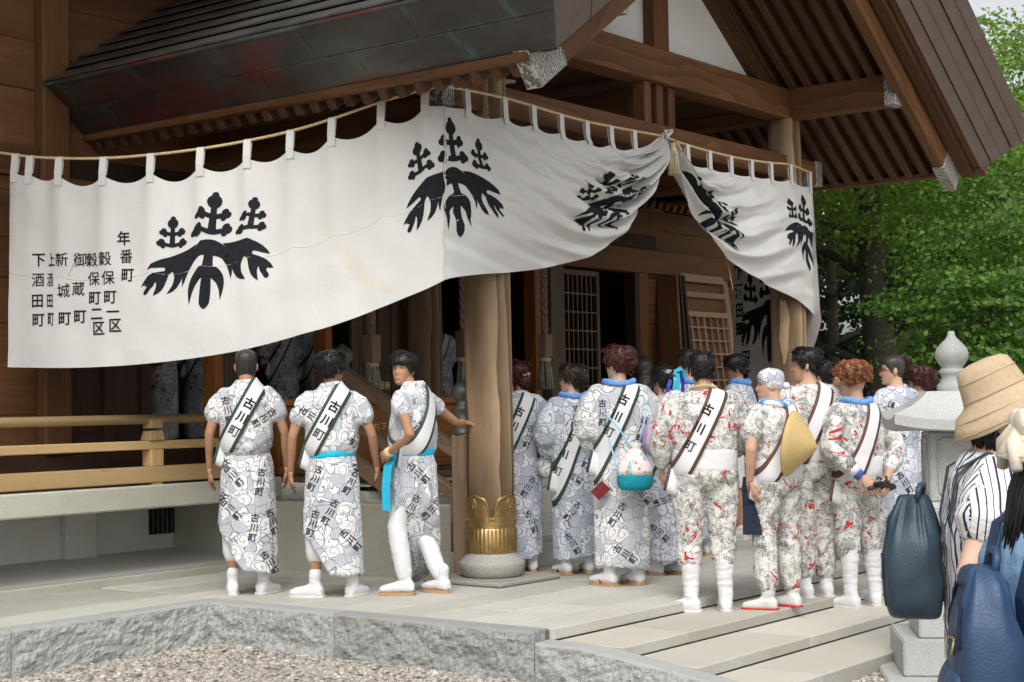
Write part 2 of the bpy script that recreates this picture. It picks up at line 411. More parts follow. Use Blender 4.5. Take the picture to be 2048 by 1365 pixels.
# kerb ledge, sloping apron and foundation wall under the veranda
box('base_kerb', XL, -.45, 1.98, 2.12, -.05, .06, M['concrete'], hall)
ap = mesh_of([(XL,2.12,.056),(-.45,2.12,.056),(-.45,3.02,.13),(XL,3.02,.13)], [(0,1,2,3)]); link('base_apron', ap, hall, M['plasterbase'])
box('foundation_wall', XL, -.2, 3.0, 3.2, .0, .60, M['plasterbase'], hall)
for xx in (-1.50, -3.6, -5.7): box('pilaster', xx-.15, xx+.15, 2.93, 2.997, .05, .56, M['plasterbase'], hall)
for xa, xb in ((-.78,-.33),(-2.75,-2.26)):
    v = box('vent', xa, xb, 2.985, 2.998, .25, .46, M['slit'], hall, 0)
    for k in range(9):
        xk = lerp(xa+.03, xb-.03, k/8); beam('vent_bar', (xk,2.978,.25), (xk,2.978,.46), .012, .012, M['bronze'], v, up=(0,1,0), bevel=0)
YVL = 1.88   # veranda edge left of the stairs
box('veranda_beam', XL, -.32, YVL, YVL+.16, .553, VZ-.004, M['concrete'], hall, .012)
for k in range(7):   # deck boards
    box('deck_board', XL, -.32, YVL+.16+k*.13+.002, YVL+.16+(k+1)*.13-.002, VZ-.05, VZ-.008, M['oldboard'], hall, .003)
box('deck_support', XL, -.3, YVL+.17, YW, .56, VZ-.055, M['concrete'], hall, 0)
for k in range(12): box('deck_board', -.32, 4.6, YV-.02+k*.13+.002, YV-.02+(k+1)*.13-.002, VZ-.05, VZ-.006, M['oldboard'], hall, .003)
for k in range(12): box('deck_board', 4.6, XR+.4, YV+k*.13+.002, YV+(k+1)*.13-.002, VZ-.05, VZ-.008, M['oldboard'], hall, .003)
box('deck_support', 4.6, XR+.3, YV+.1, YW, .0, VZ-.055, M['concrete'], hall, 0)
# sill, posts, planks
box('sill', XL, XR, YW-.06, YW+.12, VZ, HFZ, M['darkwood'], hall)
def planks(x0, x1, z0, z1, h, y, mt, seed=0):
    rr = random.Random(seed); z = z0
    while z < z1-.02:
        zz = min(z+h*rr.uniform(.9,1.1), z1); yy = y+rr.uniform(-.004,.004)
        box('wall_plank', x0, x1, yy, yy+.035, z+.0015, zz-.0015, mt, hall, .004); z = zz
def post(x, w=.24, z0=None, z1=6.6, y=YW, mt=None):
    return box('post', x-w/2, x+w/2, y-.10, y+.12, HFZ if z0 is None else z0, z1, mt or M['board'], hall, .012)
pxl = [aty(x, 500, YW-.1).x for x in (92, 140)]
PXL = sum(pxl)/2
post(PXL, .25); 
planks(XL, PXL-.13, HFZ, 3.10, .34, YW, M['board'], 1); planks(XL, PXL-.13, 3.33, 6.6, .42, YW, M['board'], 2)
box('tie_rail', XL, PXL-.13, YW-.05, YW+.08, 3.10, 3.33, M['beam'], hall)
for xx in (-3.6, -5.7): post(xx)
planks(PXL+.13, 7.2, 3.30, 6.4, .40, YW, M['board'], 3)
box('tie_rail', PXL+.13, XR, YW-.07, YW+.10, 2.83, 3.12, M['board'], hall, .01)
box('frieze', PXL+.13, 7.0, YW-.01, YW+.03, 3.12, 3.30, M['darkwood'], hall)
# hall roof far above, with its eave shading the upper wall
hr = mesh_of([(XL-1,.6,5.35),(XR+1.6,.6,5.35),(XR+1.6,7.0,9.6),(XL-1,7.0,9.6),(XL-1,.6,5.6),(XR+1.6,.6,5.6),(XR+1.6,7.0,9.85),(XL-1,7.0,9.85),
              (XL-1,14,5.35),(XR+1.6,14,5.35),(XL-1,14,5.6),(XR+1.6,14,5.6)],
             [(0,1,2,3),(4,7,6,5),(0,4,5,1),(3,2,9,8),(7,10,11,6),(8,9,11,10),(0,3,7,4),(1,5,6,2),(3,8,10,7),(2,6,11,9)])
link('hall_roof', hr, hall, M['shingle'])
# hall interior shell: floor, back wall with two openings, ceiling, side walls
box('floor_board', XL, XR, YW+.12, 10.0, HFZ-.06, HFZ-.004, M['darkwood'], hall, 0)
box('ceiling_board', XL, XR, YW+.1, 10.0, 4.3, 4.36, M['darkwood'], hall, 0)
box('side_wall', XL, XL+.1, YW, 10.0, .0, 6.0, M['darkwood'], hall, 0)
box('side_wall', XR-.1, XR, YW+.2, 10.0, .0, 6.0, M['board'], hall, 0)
YK = 8.6
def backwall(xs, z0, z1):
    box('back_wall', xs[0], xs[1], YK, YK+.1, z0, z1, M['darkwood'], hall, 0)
openings = []
for (xa, xb, ya, yb) in ((1022, 1062, 560, 745), (1222, 1252, 600, 735)):
    a, b = aty(xa, ya, YK), aty(xb, yb, YK); openings.append((a.x, b.x, b.z, a.z))
xprev = XL
for (xa, xb, za, zb) in openings:
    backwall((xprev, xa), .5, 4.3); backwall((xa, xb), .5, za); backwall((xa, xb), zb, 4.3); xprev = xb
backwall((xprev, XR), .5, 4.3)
# ------------------------------------------------------------------ front bays of the hall (doors, lattices)
def pxbox(name, xa, xb, ya, yb, Y, th, mt, parent, bevel=.006):
    a, b = aty(xa, ya, Y), aty(xb, yb, Y)
    return box(name, min(a.x,b.x), max(a.x,b.x), Y, Y+th, min(a.z,b.z), max(a.z,b.z), mt, parent, bevel)
def lattice(name, x0, x1, z0, z1, y, nx, nz, mt, fr=.07, bar=.022, back=None, parent=None):
    d = empty(name, ((x0+x1)/2, y, z0)); d.parent = parent or hall; d.matrix_parent_inverse = wmat(d.parent).inverted()
    for a, b in ((x0, x0+fr), (x1-fr, x1)): box('stile', a, b, y-.025, y+.025, z0, z1, mt, d)
    for a, b in ((z0, z0+fr*1.6), (z1-fr, z1)): box('rail', x0+fr, x1-fr, y-.024, y+.024, a, b, mt, d)
    for k in range(1, nx): xx = lerp(x0+fr, x1-fr, k/nx); beam('bar', (xx,y,z0+fr*1.6), (xx,y,z1-fr), bar, bar, mt, d, up=(0,1,0), bevel=0)
    for k in range(1, nz): zz = lerp(z0+fr*1.6, z1-fr, k/nz); beam('bar', (x0+fr,y-.004,zz), (x1-fr,y-.004,zz), bar*.8, bar, mt, d, bevel=0)
    if back: box('backing', x0+fr*.5, x1-fr*.5, y+.026, y+.036, z0+.02, z1-.02, back, d, 0)
    return d
# left closed door with two sunk panels (between post and opening)
xa, xb = PXL+.13, aty(300, 760, YW).x
pd = empty('panel_door', ((xa+xb)/2, YW, HFZ)); pd.parent = hall; pd.matrix_parent_inverse = wmat(hall).inverted()
box('back_panel', xa, xb, YW+.03, YW+.05, HFZ, 2.83, M['darkwood'], pd, 0)
mid = aty(217, 760, YW).x
for a, b in ((xa, xa+.09), (mid-.045, mid+.045), (xb-.09, xb)): box('stile', a, b, YW-.02, YW+.03, HFZ, 2.83, M['darkwood'], pd)
for z in (HFZ+.02, 1.75, 2.6): box('rail', xa+.09, xb-.09, YW-.012, YW+.028, z, z+.14, M['darkwood'], pd)
for px_, w, mt in ((430, .10, 'orange'), (460, .22, 'oldboard'), (650, .09, 'orange')):
    c = aty(px_, 760, YW).x; box('door_post', c-w/2, c+w/2, YW-.06, YW+.10, HFZ, 2.83, M[mt], hall)
# grey slatted doors behind the offertory box
ga, gb = aty(700, 700, YW+.1).x, aty(832, 700, YW+.1).x
sl = empty('slat_door', (ga, YW+.1, HFZ)); sl.parent = hall; sl.matrix_parent_inverse = wmat(hall).inverted()
for k in range(10):
    a = lerp(ga, gb, k/10); box('slat', a+.006, lerp(ga, gb, (k+1)/10)-.006, YW+.08+.012*(k % 2), YW+.12+.012*(k % 2), HFZ, 2.5, M['oldboard'], sl, .004)
# round inner column
ic = (aty(835,650,YW-.15).x+aty(877,650,YW-.15).x)/2
ico = lathe('inner_column', [(.175,0),(.175,1.3),(.172,3.2)], 28, (0,0,0), M['column'], None)
for v in ico.data.vertices: v.co = Vector((v.co.z, v.co.x, v.co.y))
ico.matrix_world = Matrix.Translation((ic, YW-.1, HFZ)) @ Matrix(((0,1,0,0),(0,0,1,0),(1,0,0,0),(0,0,0,1)))
ico.parent = hall; ico.matrix_parent_inverse = wmat(hall).inverted()
# bays right of the main column
for px_, w, mt in ((1068, .10, 'orange'), (1108, .26, 'oldboard'), (1268, .10, 'darkwood'), (1281, .20, 'beam')):
    c = aty(px_, 650, YW).x; box('door_post', c-w/2, c+w/2, YW-.06, YW+.10, HFZ, 2.83, M[mt], hall)
la, lb = aty(1124, 650, YW).x, aty(1200, 650, YW).x
lattice('lattice_door', la, lb, HFZ, 2.80, YW+.02, 7, 8, M['oldboard'], .06, .02)
box('threshold_board', la, lb, YW+.05, YW+.07, HFZ, HFZ+.5, M['darkwood'], hall, 0)
# red valances inside
for (xa_, xb_, ya_, yb_, n) in ((1018, 1062, 500, 560, 0), (1202, 1262, 515, 605, 1)):
    a, b = aty(xa_, ya_, 5.2), aty(xb_, yb_, 5.2)
    def vf(u, v, a=a, b=b): return Vector((lerp(a.x, b.x, u), 5.2+.03*math.sin(u*26), lerp(a.z, b.z, v)-.03*abs(math.sin(u*9))*v))
    link('red_valance', grid_mesh(vf, 40, 6), hall, M['redcloth'])
# white strip pillar and shutters seen through the hall
pxbox('white_pillar', 1035, 1056, 600, 740, 8.0, .1, M['plaster'], hall)
for k in range(8):
    pxbox('shutter_slat', 1057, 1064, 610+k*16, 622+k*16, 8.2, .04, M['plaster'], hall, 0)
pxbox('gold_post', 1205, 1221, 620, 740, 7.9, .1, M['orange'], hall)
tube('rope_stay', [aty(1444,492,YW-.12), aty(1458,540,2.2), aty(1468,590,1.8)], .006, M['rope'], hall, 6)
# plank wall of the right bay, end post
xr0 = aty(1290, 650, YW).x
planks(xr0, XR, HFZ, 2.78, .26, YW, M['board'], 9); planks(xr0-.9, XR, 3.12, 3.62, .25, YW, M['board'], 10)
box('top_groove', xr0, XR, YW-.03, YW+.02, 2.78, 2.83, M['darkwood'], hall, .004)
post(XR-.10, .20); 
for px_ in (1286, 1453): c = aty(px_, 508, YW-.1); lathe('nail_cover', [(.0,.0),(.03,.008),(.05,.01),(.052,.03),(.02,.045),(.0,.05)], 12, (0,0,0), M['bronze'], hall).matrix_world = Matrix.Translation((c.x, YW-.07, c.z)) @ Matrix.Rotation(R_(90), 4, 'X')
# hall eave: rafters above the right bay
for k in range(33):
    xx = 3.2+k*.15; beam('eave_rafter', (xx, 1.75, 3.42), (xx, YW, 3.95), .07, .09, M['rafter'], hall, bevel=.004)
box('eave_board', 3.0, 8.2, 1.75, YW, 3.98, 4.02, M['rafter'], hall, 0)
# leaning lattice door and a stack of dark door leaves beside it
def leaning(name, pts, label, cat, lat):
    tl, tr, bl, br = [Vector(p) for p in pts]
    d = empty(name, bl, label=label, cat=cat)
    up = (tl-bl); rt = (br-bl); n = rt.cross(up).normalized()
    def P(u, v, o=0): return bl.lerp(br, u).lerp(tl.lerp(tr, u), v) - n*o
    def bar(nm, u0, v0, u1, v1, w, th, mt, o=0): beam(nm, P(u0,v0,o), P(u1,v1,o), w, th, mt, d, up=n, bevel=.004)
    return d, P, bar
lp = [aty(1357,552,2.74), aty(1447,566,2.74), aty(1398,850,2.42), aty(1488,850,2.42)]
lp[0].z = lp[1].z = (lp[0].z+lp[1].z)/2; lp[2].z = lp[3].z = VZ+.02
ld, LP, lbar = leaning('lattice_door', lp, 'brown lattice door leaning tilted against the plank wall', 'door', True)
lbar('stile', .0,0,.0,1,.10,.05,M['orange']); lbar('stile', 1,0,1,1,.10,.05,M['newel'])
for v in (.0, .30, .78, .90, 1.0): lbar('rail', .03,v,.97,v,.10 if v not in (.78,.90) else .07,.045,M['newel'])
for k in range(1, 7): lbar('bar', k/7,.30,k/7,.78,.022,.03,M['newel'])
for k in range(1, 6): lbar('bar', .03,.30+.48*k/6,.97,.30+.48*k/6,.022,.03,M['newel'],.004)
pn = mesh_of([LP(.03,.03,.03),LP(.97,.03,.03),LP(.97,.97,.03),LP(.03,.97,.03)], [(0,1,2,3)]); link('panel', pn, ld, M['board'])
for k in range(3):
    a = aty(1352+k*13, 840, 2.46); a.z = VZ+.01; e_ = aty(1334+k*7, 556, 2.76); beam('door_leaf', a, e_, .30, .045, M['darkwood'] if k else M['board'], None, up=(1,0,0))
for o, l in zip([o for o in bpy.data.objects if o.name.startswith('door_leaf')], ('brown door leaf standing on edge, leftmost of the stack by the plank wall', 'dark door leaf in the middle of the stack by the plank wall', 'dark door leaf right against the leaning lattice door')):
    tag(o, l, 'door leaf', 'door leaves stacked against the wall')

# ------------------------------------------------------------------ veranda railing
rl = empty('veranda_railing', (-4.0, YVL+.08, VZ), label='yellow timber veranda railing with a round top rail', cat='railing')
yr = YVL+.09
def zr(y): return aty(0, y, yr).z
xe = -.42
tube('top_rail', [(XL, yr, zr(846)), (xe, yr, zr(846))], .036, M['rail'], None, 16).parent = rl
bpy.data.objects['top_rail'].matrix_parent_inverse = wmat(rl).inverted()
# let the wood grain run along: a rotated twin keeps local X along the rail already
box('middle_rail', XL, xe, yr-.04, yr+.04, zr(912), zr(893), M['rail'], rl, .006)
box('bottom_rail', XL, xe, yr-.06, yr+.06, zr(984), zr(949), M['rail'], rl, .006)
for xx in (aty(306, 900, yr).x, aty(306, 900, yr).x-2.4, aty(306, 900, yr).x-4.8, xe-.1):
    p = empty('rail_post', (xx, yr, VZ)); p.parent = rl; p.matrix_parent_inverse = wmat(rl).inverted()
    box('foot', xx-.05, xx+.05, yr-.05, yr+.05, VZ-.01, zr(984)+.002, M['rail'], p, 0)
    box('shaft', xx-.06, xx+.06, yr-.055, yr+.055, zr(949), zr(912), M['rail'], p)
    beam('flare', (xx, yr, zr(893)), (xx, yr, zr(871)), .15, .12, M['rail'], p, up=(0,1,0), taper=.8)
    beam('cap', (xx, yr, zr(866)), (xx, yr, zr(846)), .12, .10, M['rail'], p, up=(0,1,0))

# ------------------------------------------------------------------ stairs up to the hall
st = empty('hall_stairs', (2.0,.6,0), label='broad concrete stairs rising from the porch to the hall floor', cat='stairs')
for k in range(4):
    y0 = .0+.325*k; z1 = [.185,.37,.55,VZ-.06][k]
    box('stair_tread', -.28, 4.6, y0, YV+.3 if k == 3 else y0+.36, z1-.19 if k else -.01, z1, M['concrete'], st, .012)
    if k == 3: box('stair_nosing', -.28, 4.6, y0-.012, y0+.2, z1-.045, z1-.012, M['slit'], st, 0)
box('stair_core', -.26, 4.58, .36, YV+.2, -.02, .36, M['concrete'], st, 0)
box('stair_wall', -.52, -.30, .12, 3.0, -.02, .545, M['concrete'], st, .01)
def newel(loc, h, label, w=.15):
    n = empty('newel_post', loc, label=label, cat='newel post')
    x, y, z = loc; zt = z+h-.40
    beam('shaft', (x,y,z), (x,y,zt), w, w, M['newel'], n, up=(0,1,0), bevel=.02)
    k = .062/.055
    lathe('finial', [(.080,zt-.01),(.082,zt+.012),(.077,zt+.016),(.077,zt+.07),(.080,zt+.072),(.080,zt+.09),(.077,zt+.092),(.077,zt+.17),(.081,zt+.18),(.081,zt+.195),(.066,zt+.21),(.05,zt+.235),(.062,zt+.255),(.084,zt+.285),(.088,zt+.315),(.078,zt+.35),(.045,zt+.378),(.018,zt+.395),(.006,zt+.41)], 24, (x,y,0), M['bronze'], n)
    return n
N1 = (-.21, .06, 0)
newel(N1, 1.47, 'grey newel post with bronze onion finial beside the main column')
n2 = aty(1287, 712, YV); newel((n2.x, YV, VZ), n2.z-VZ, 'bronze topped newel post at the head of the stairs')
newel((-.21, YV, VZ), 1.05, 'newel post with bronze finial at the head of the stairs by the railing')
sb = empty('stair_balustrade', (-.21,.7,.3), label='sloping timber stair balustrade beside the standing young man', cat='balustrade')
for dz, h in ((.95,.10), (.62,.08), (.30,.11)):
    beam('sloping_rail', (-.21,.12,dz-.02), (-.21,YV-.05,dz+.58), .08, h, M['newel'], sb)

# ------------------------------------------------------------------ bell ropes, offertory box
def bell_rope(px, ytop, yblk0, yblk1, ytas, Y, label):
    top = aty(px, ytop, Y); b0 = aty(px, yblk0, Y).z; b1 = aty(px, yblk1, Y).z; t1 = aty(px, ytas, Y).z; x = top.x
    r = empty('bell_rope', (x, Y, t1), label=label, cat='bell rope', group='bell ropes hanging before the hall')
    V, F = [], []
    for s in range(3):
        pts = [(x+.02*math.cos(a*2.2+s*2.094), Y+.02*math.sin(a*2.2+s*2.094), lerp(3.95, b0, a/20)) for a in [i*.25 for i in range(81)]]
        v, f = tube_data(pts, .019, 7); o = len(V); V += v; F += [tuple(i+o for i in q) for q in f]
    link('twisted_cord', mesh_of(V, F, True), r, flat('pale red twist %d' % px, (.30,.19,.165), .9, .1, 0, .35, 30))
    beam('block', (x,Y,b0), (x,Y,b1), .115, .115, M['newel'], r, up=(0,1,0), bevel=.008)
    lathe('collar', [(.05,b1-.05),(.062,b1-.03),(.062,b1-.012),(.045,b1)], 14, (x,Y,0), M['rope'], r)
    V, F = [], []
    for k in range(70):
        a = random.uniform(0, 6.28); q = random.uniform(.15, 1)**.5
        v, f = tube_data([(x+.05*q*math.cos(a), Y+.05*q*math.sin(a), b1-.04), (x+.07*q*math.cos(a), Y+.07*q*math.sin(a), lerp(b1, t1, .5)), (x+.085*q*math.cos(a+.1), Y+.085*q*math.sin(a+.1), t1+random.uniform(0,.03))], .008, 4)
        o = len(V); V += v; F += [tuple(i+o for i in qq) for qq in f]
    link('tassel', mesh_of(V, F, True), r, flat('grey tassel %d' % px, (.36,.32,.27), .9, .1, 0, .3, 30))
bell_rope(743, 640, 670, 725, 803, 1.9, 'leftmost bell rope, hanging above the offertory box left of the young man')
bell_rope(925, 560, 662, 715, 790, 1.9, 'bell rope half hidden behind the main column')
bell_rope(1087, 540, 668, 715, 780, 1.9, 'rightmost bell rope with grey tassel, right of the main column')
ob0, ob1 = aty(560, 790, 2.0), aty(905, 790, 2.0)
ob = empty('offertory_box', ((ob0.x+ob1.x)/2, 2.2, VZ), label='orange brown offertory box with gold characters behind the railing men', cat='offertory box')
zt = 1.32
box('front_board', ob0.x, ob1.x, 1.98, 2.02, VZ+.08, zt-.02, M['orange'], ob); box('side_board', ob0.x, ob0.x+.04, 2.02, 2.5, VZ+.08, zt-.02, M['orange'], ob); box('side_board', ob1.x-.04, ob1.x, 2.02, 2.5, VZ+.08, zt-.02, M['orange'], ob)
box('rim', ob0.x-.05, ob1.x+.05, 1.93, 2.02, zt-.02, zt+.04, M['orange'], ob); box('base', ob0.x-.05, ob1.x+.05, 1.95, 2.5, VZ, VZ+.08, M['orange'], ob)
for k in range(9): box('grate_bar', ob0.x+.02, ob1.x-.02, 2.05+k*.05, 2.075+k*.05, zt-.03, zt+.005, M['orange'], ob)

# ------------------------------------------------------------------ porch: columns
porch = empty('shrine_porch', (XC, 0, 0), label='gabled timber porch with copper roof projecting from the shrine hall', cat='porch')
def flute(a, z): return 1.0
for ci, c in enumerate((C1, C2)):
    pc = empty('porch_column', c); pc.parent = porch; pc.matrix_parent_inverse = wmat(porch).inverted()
    s = .31
    box('footing_slab', c.x-.36, c.x+.36, c.y-.36, c.y+.36, 0.001, .035, M['basestone'], pc, .01)
    lathe('base_stone', [(.20,.035),(.218,.045),(.234,.075),(.242,.115),(.243,.135),(.238,.142),(.215,.165),(.195,.185),(.182,.20),(.176,.22)], 40, (c.x,c.y,0), M['basestone'], pc)
    o = lathe('shaft', [(.172,0),(.173,.9),(.171,2.0),(.163,3.0),(.157,4.02)], 40, (0,0,0), M['column'], None)
    # turn the shaft so that its grain (local X) runs upwards
    me = o.data
    for v in me.vertices: v.co = Vector((v.co.z, v.co.x, v.co.y))
    o.matrix_world = Matrix.Translation((c.x, c.y, .2)) @ Matrix(((0,1,0,0),(0,0,1,0),(1,0,0,0),(0,0,0,1)))
    o.parent = pc; o.matrix_parent_inverse = wmat(pc).inverted()
    # brass shoe: fluted skirt, smooth band, lobed top edge
    n = 288
    sk = lathe('brass_flutes', [(.180,.205),(.185,.215),(.186,.375),(.181,.385),(.178,.392)], n, (c.x,c.y,0), M['brass'], pc, fn=lambda a, z: 1+.05*(abs(math.sin(a*18))**.7-.5)*(1 if .22 < z < .38 else 0))
    NB, NV = 180, 14; V, F = [], []
    def edge(a):   # cusped outline of the brass top: four tall lobes
        u = ((a/(math.pi/2)) + .55) % 1.0; d = abs(u-.5)*2
        return .485+.135*max(0, 1-(d/.86)**4.5)**.5+.02*max(0, 1-(d/.4))**1.2-.03*max(0, (d-.76)/.24)**2
    for j in range(NV+1):
        for k in range(NB):
            a = 2*math.pi*k/NB; z = lerp(.385, edge(a), j/NV); rr = .1775+(.003 if j == NV-1 else 0)-(.003 if j == NV else 0)
            V.append((c.x+rr*math.cos(a), c.y+rr*math.sin(a), z))
    F = [(j*NB+k, j*NB+(k+1)%NB, (j+1)*NB+(k+1)%NB, (j+1)*NB+k) for j in range(NV) for k in range(NB)]
    link('brass_band', mesh_of(V, F, True), pc, M['brass'])
    pts = [(c.x+.180*math.cos(a), c.y+.180*math.sin(a), edge(a)-.012) for a in [2*math.pi*k/360 for k in range(361)]]
    tube('brass_bead', pts, .008, M['brass'], pc, 6)
    for q in range(4):
        a = (q+.5-.55)*math.pi/2; cz = .565; pts = []
        for k in range(25):
            b = 2*math.pi*k/24; w = .015*math.sin(b)*(1 if math.cos(b) < .3 else .6); pts.append((c.x+.181*math.cos(a+w/.18), c.y+.181*math.sin(a+w/.18), cz+.035*math.cos(b)))
        tube('brass_scroll', pts, .0045, M['brass'], pc, 6)
        a2 = (q-.55)*math.pi/2; pts = []
        for k in range(21):
            b = 2*math.pi*k/20; pts.append((c.x+.181*math.cos(a2+.022*math.sin(b)/.18), c.y+.181*math.sin(a2+.022*math.sin(b)/.18), .44-.022*math.cos(b)))
        tube('brass_scroll', pts, .005, M['brass'], pc, 6)

# ------------------------------------------------------------------ porch: beams
def B(name, p0, p1, w, h, mt='beam', **k): return beam(name, p0, p1, w, h, M[mt], porch, **k)
def cap(c, d, w, h, L=.07):
    c = Vector(c); d = Vector(d); beam('metal_cap', c-d*L, c+d*.012, w+.012, h+.012, M['fitting'], porch, bevel=.004)
TZ0, TZ1 = 3.985, 4.275; tz = (TZ0+TZ1)/2; th = TZ1-TZ0
B('tie_beam', (C1.x-.02, YB, tz), (C2.x+.11, YB, tz), .24, th, bevel=.012)
for c in (C1, C2):
    B('verge_beam', (c.x, YB-.121, tz), (c.x, YG+.04, tz), .22, th, bevel=.012); cap((c.x, YG+.04, tz), (0,-1,0), .22, th, .10)
    B('side_beam', (c.x, YB+.121, tz), (c.x, YW-.1, tz), .22, th)
CX0, CX1 = aty(890, 172, -.41).x, C2.x+.62   # ends of the head beam (curtain corners)
HB = (3.40, 3.63)
B('head_beam', (CX0+.04, YB, sum(HB)/2), (CX1-.03, YB, sum(HB)/2), .19, HB[1]-HB[0], bevel=.01)
cap((CX0+.04, YB, sum(HB)/2), (-1,0,0), .19, HB[1]-HB[0], .12); cap((CX1-.03, YB, sum(HB)/2), (1,0,0), .19, HB[1]-HB[0], .12)
for c in (C1, C2): B('side_head_beam', (c.x, YB+.2, 3.5), (c.x, YW-.1, 3.5), .16, .22)
for x in (XC-.19, XC, XC+.19): B('strut', (x, YB, HB[1]), (x, YB, TZ0), .10, .12, up=(0,1,0))
B('crown_beam', (XC, YB+.2, 3.85), (XC, YW-.1, 3.85), .2, .26)
# ceiling boards of the porch with two round lamps
for k in range(16):
    xa = lerp(C1.x+.1, C2.x-.1, k/16); xb = lerp(C1.x+.1, C2.x-.1, (k+1)/16)
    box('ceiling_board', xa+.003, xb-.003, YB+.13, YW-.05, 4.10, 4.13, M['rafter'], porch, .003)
for x, y in ((1170, 207), (1012, 163)):
    p = atz(x, y, 4.098)
    lathe('ceiling_lamp', [(.0,-.012),(.07,-.012),(.085,-.008),(.09,.0)], 28, (p.x, p.y, 4.098), M['white'], porch)
# gable wall: plaster panels, king post, inclined struts
def plaster(name, pts, y=YB+.02, th=.04):
    V = [Vector((x, y, z)) for x, z in pts]+[Vector((x, y+th, z)) for x, z in pts]; n = len(pts)
    link(name, mesh_of(V, [tuple(range(n)), tuple(range(2*n-1, n-1, -1))]+[(i, i+n, (i+1)%n+n, (i+1)%n) for i in range(n)]), porch, M['plaster'])
zr_ = zu(XC)
for s in (-1, 1):
    pts = [(XC, TZ1-.02), (XC+s*2.42, TZ1-.02), (XC+s*2.42, zu(XC+2.42)+.05), (XC, zr_+.05)]
    plaster('gable_plaster', pts if s > 0 else pts[::-1])
    B('inclined_strut', (XC+s*1.98, YB-.02, TZ1-.06), (XC+s*.35, YB-.02, TZ1-.06+1.63*.70), .10, .17, 'rafter')
B('king_post', (XC+.0, YB-.02, TZ1-.01), (XC+.0, YB-.02, zr_), .24, .14, 'beam', up=(0,1,0))
# ------------------------------------------------------------------ porch: roof
roof = empty('porch_roof', (XC, 0, 4)); roof.parent = porch; roof.matrix_parent_inverse = wmat(porch).inverted()
EX = 3.50            # half width to the lower fascia edge
slope = math.atan(.68); sn = Vector((0,0,1))
for s in (-1, 1):
    ys = [YG+.10+k*.163 for k in range(int((YW-YG-.1)/.163)+1)]
    for y in ys:
        if s > 0 and y > 1.2: continue
        dzr = -.085 if s < 0 else .0
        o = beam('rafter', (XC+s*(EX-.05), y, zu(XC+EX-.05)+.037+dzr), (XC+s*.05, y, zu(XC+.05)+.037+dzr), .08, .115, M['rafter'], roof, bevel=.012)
    # sheathing boards above the rafters
    nb = 14
    for k in range(nb):
        a, b = lerp(EX, .0, k/nb), lerp(EX, .0, (k+1)/nb)
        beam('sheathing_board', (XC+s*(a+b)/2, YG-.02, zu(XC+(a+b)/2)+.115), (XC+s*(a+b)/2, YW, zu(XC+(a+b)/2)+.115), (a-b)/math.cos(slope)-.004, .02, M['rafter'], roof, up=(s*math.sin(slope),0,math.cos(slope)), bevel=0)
    # rafter-end board
    beam('eave_board', (XC+s*(EX-.02), YG-.05, zu(XC+EX)+.045), (XC+s*(EX-.02), YW, zu(XC+EX)+.045), .09, .055, M['beam'], roof, bevel=.006)
    # barge board with metal foot, and the two boards outside it
    f0 = Vector((XC+s*3.48, YG, zu(XC+3.48)+.02)); f1 = Vector((XC, YG, zu(XC)+.02))
    dn = Vector((-s*math.sin(slope),0,-math.cos(slope)))
    beam('barge_board', f0+dn*.06, f1+dn*.06, .11, .27, M['beam'], roof, bevel=.012)
    dl = (f1-f0).normalized(); beam('barge_fitting', f0+dn*.06-dl*.012, f0+dn*.06+dl*.34, .125, .285, M['fitting'], roof, bevel=.006)
    beam('verge_board', f0+Vector((0,-.13,0))-dn*.05+dl*(.10 if s < 0 else -.05), f1+Vector((0,-.13,0))-dn*.05, .12, .13, M['rafter'], roof, bevel=.006)
    beam('verge_board', f0+Vector((0,-.235,0))-dn*.10+dl*(.16 if s < 0 else -.12), f1+Vector((0,-.235,0))-dn*.10, .09, .10, M['beam'], roof, bevel=.006)
# thick copper edge: lower loop L(s, y), upper loop further out
ZL = zu(XC+EX)+.06; UX = 3.95; UZ = ZL+.34; YL, YU = YG-.27, YG-.58
def zlow(dx): return ZL+.68*(EX-dx)
def zup(dx): return UZ+.67*(UX-dx)
def quadpatch(name, a, b, c, d, th, mt, nu=1, nv=1, uv=True):
    """thin plate with corners a b c d (a-b lower edge), real thickness"""
    n = (b-a).cross(d-a).normalized()
    V = [a, b, c, d, a-n*th, b-n*th, c-n*th, d-n*th]
    me = mesh_of(V, [(0,1,2,3),(7,6,5,4),(0,4,5,1),(1,5,6,2),(2,6,7,3),(3,7,4,0)])
    if uv:
        l = me.uv_layers.new(name='UVMap'); q = [(0,0),(1,0),(1,1),(0,1)]
        for pi, p in enumerate(me.polygons):
            for li, vi in zip(p.loop_indices, p.vertices): l.data[li].uv = q[vi % 4]
    return link(name, me, roof, mt)
rr = random.Random(5)
def side_pt(s, v, y):   # v 0..1 across the side fascia
    return Vector((XC+s*lerp(EX, UX, v), y, lerp(ZL, UZ, v)))
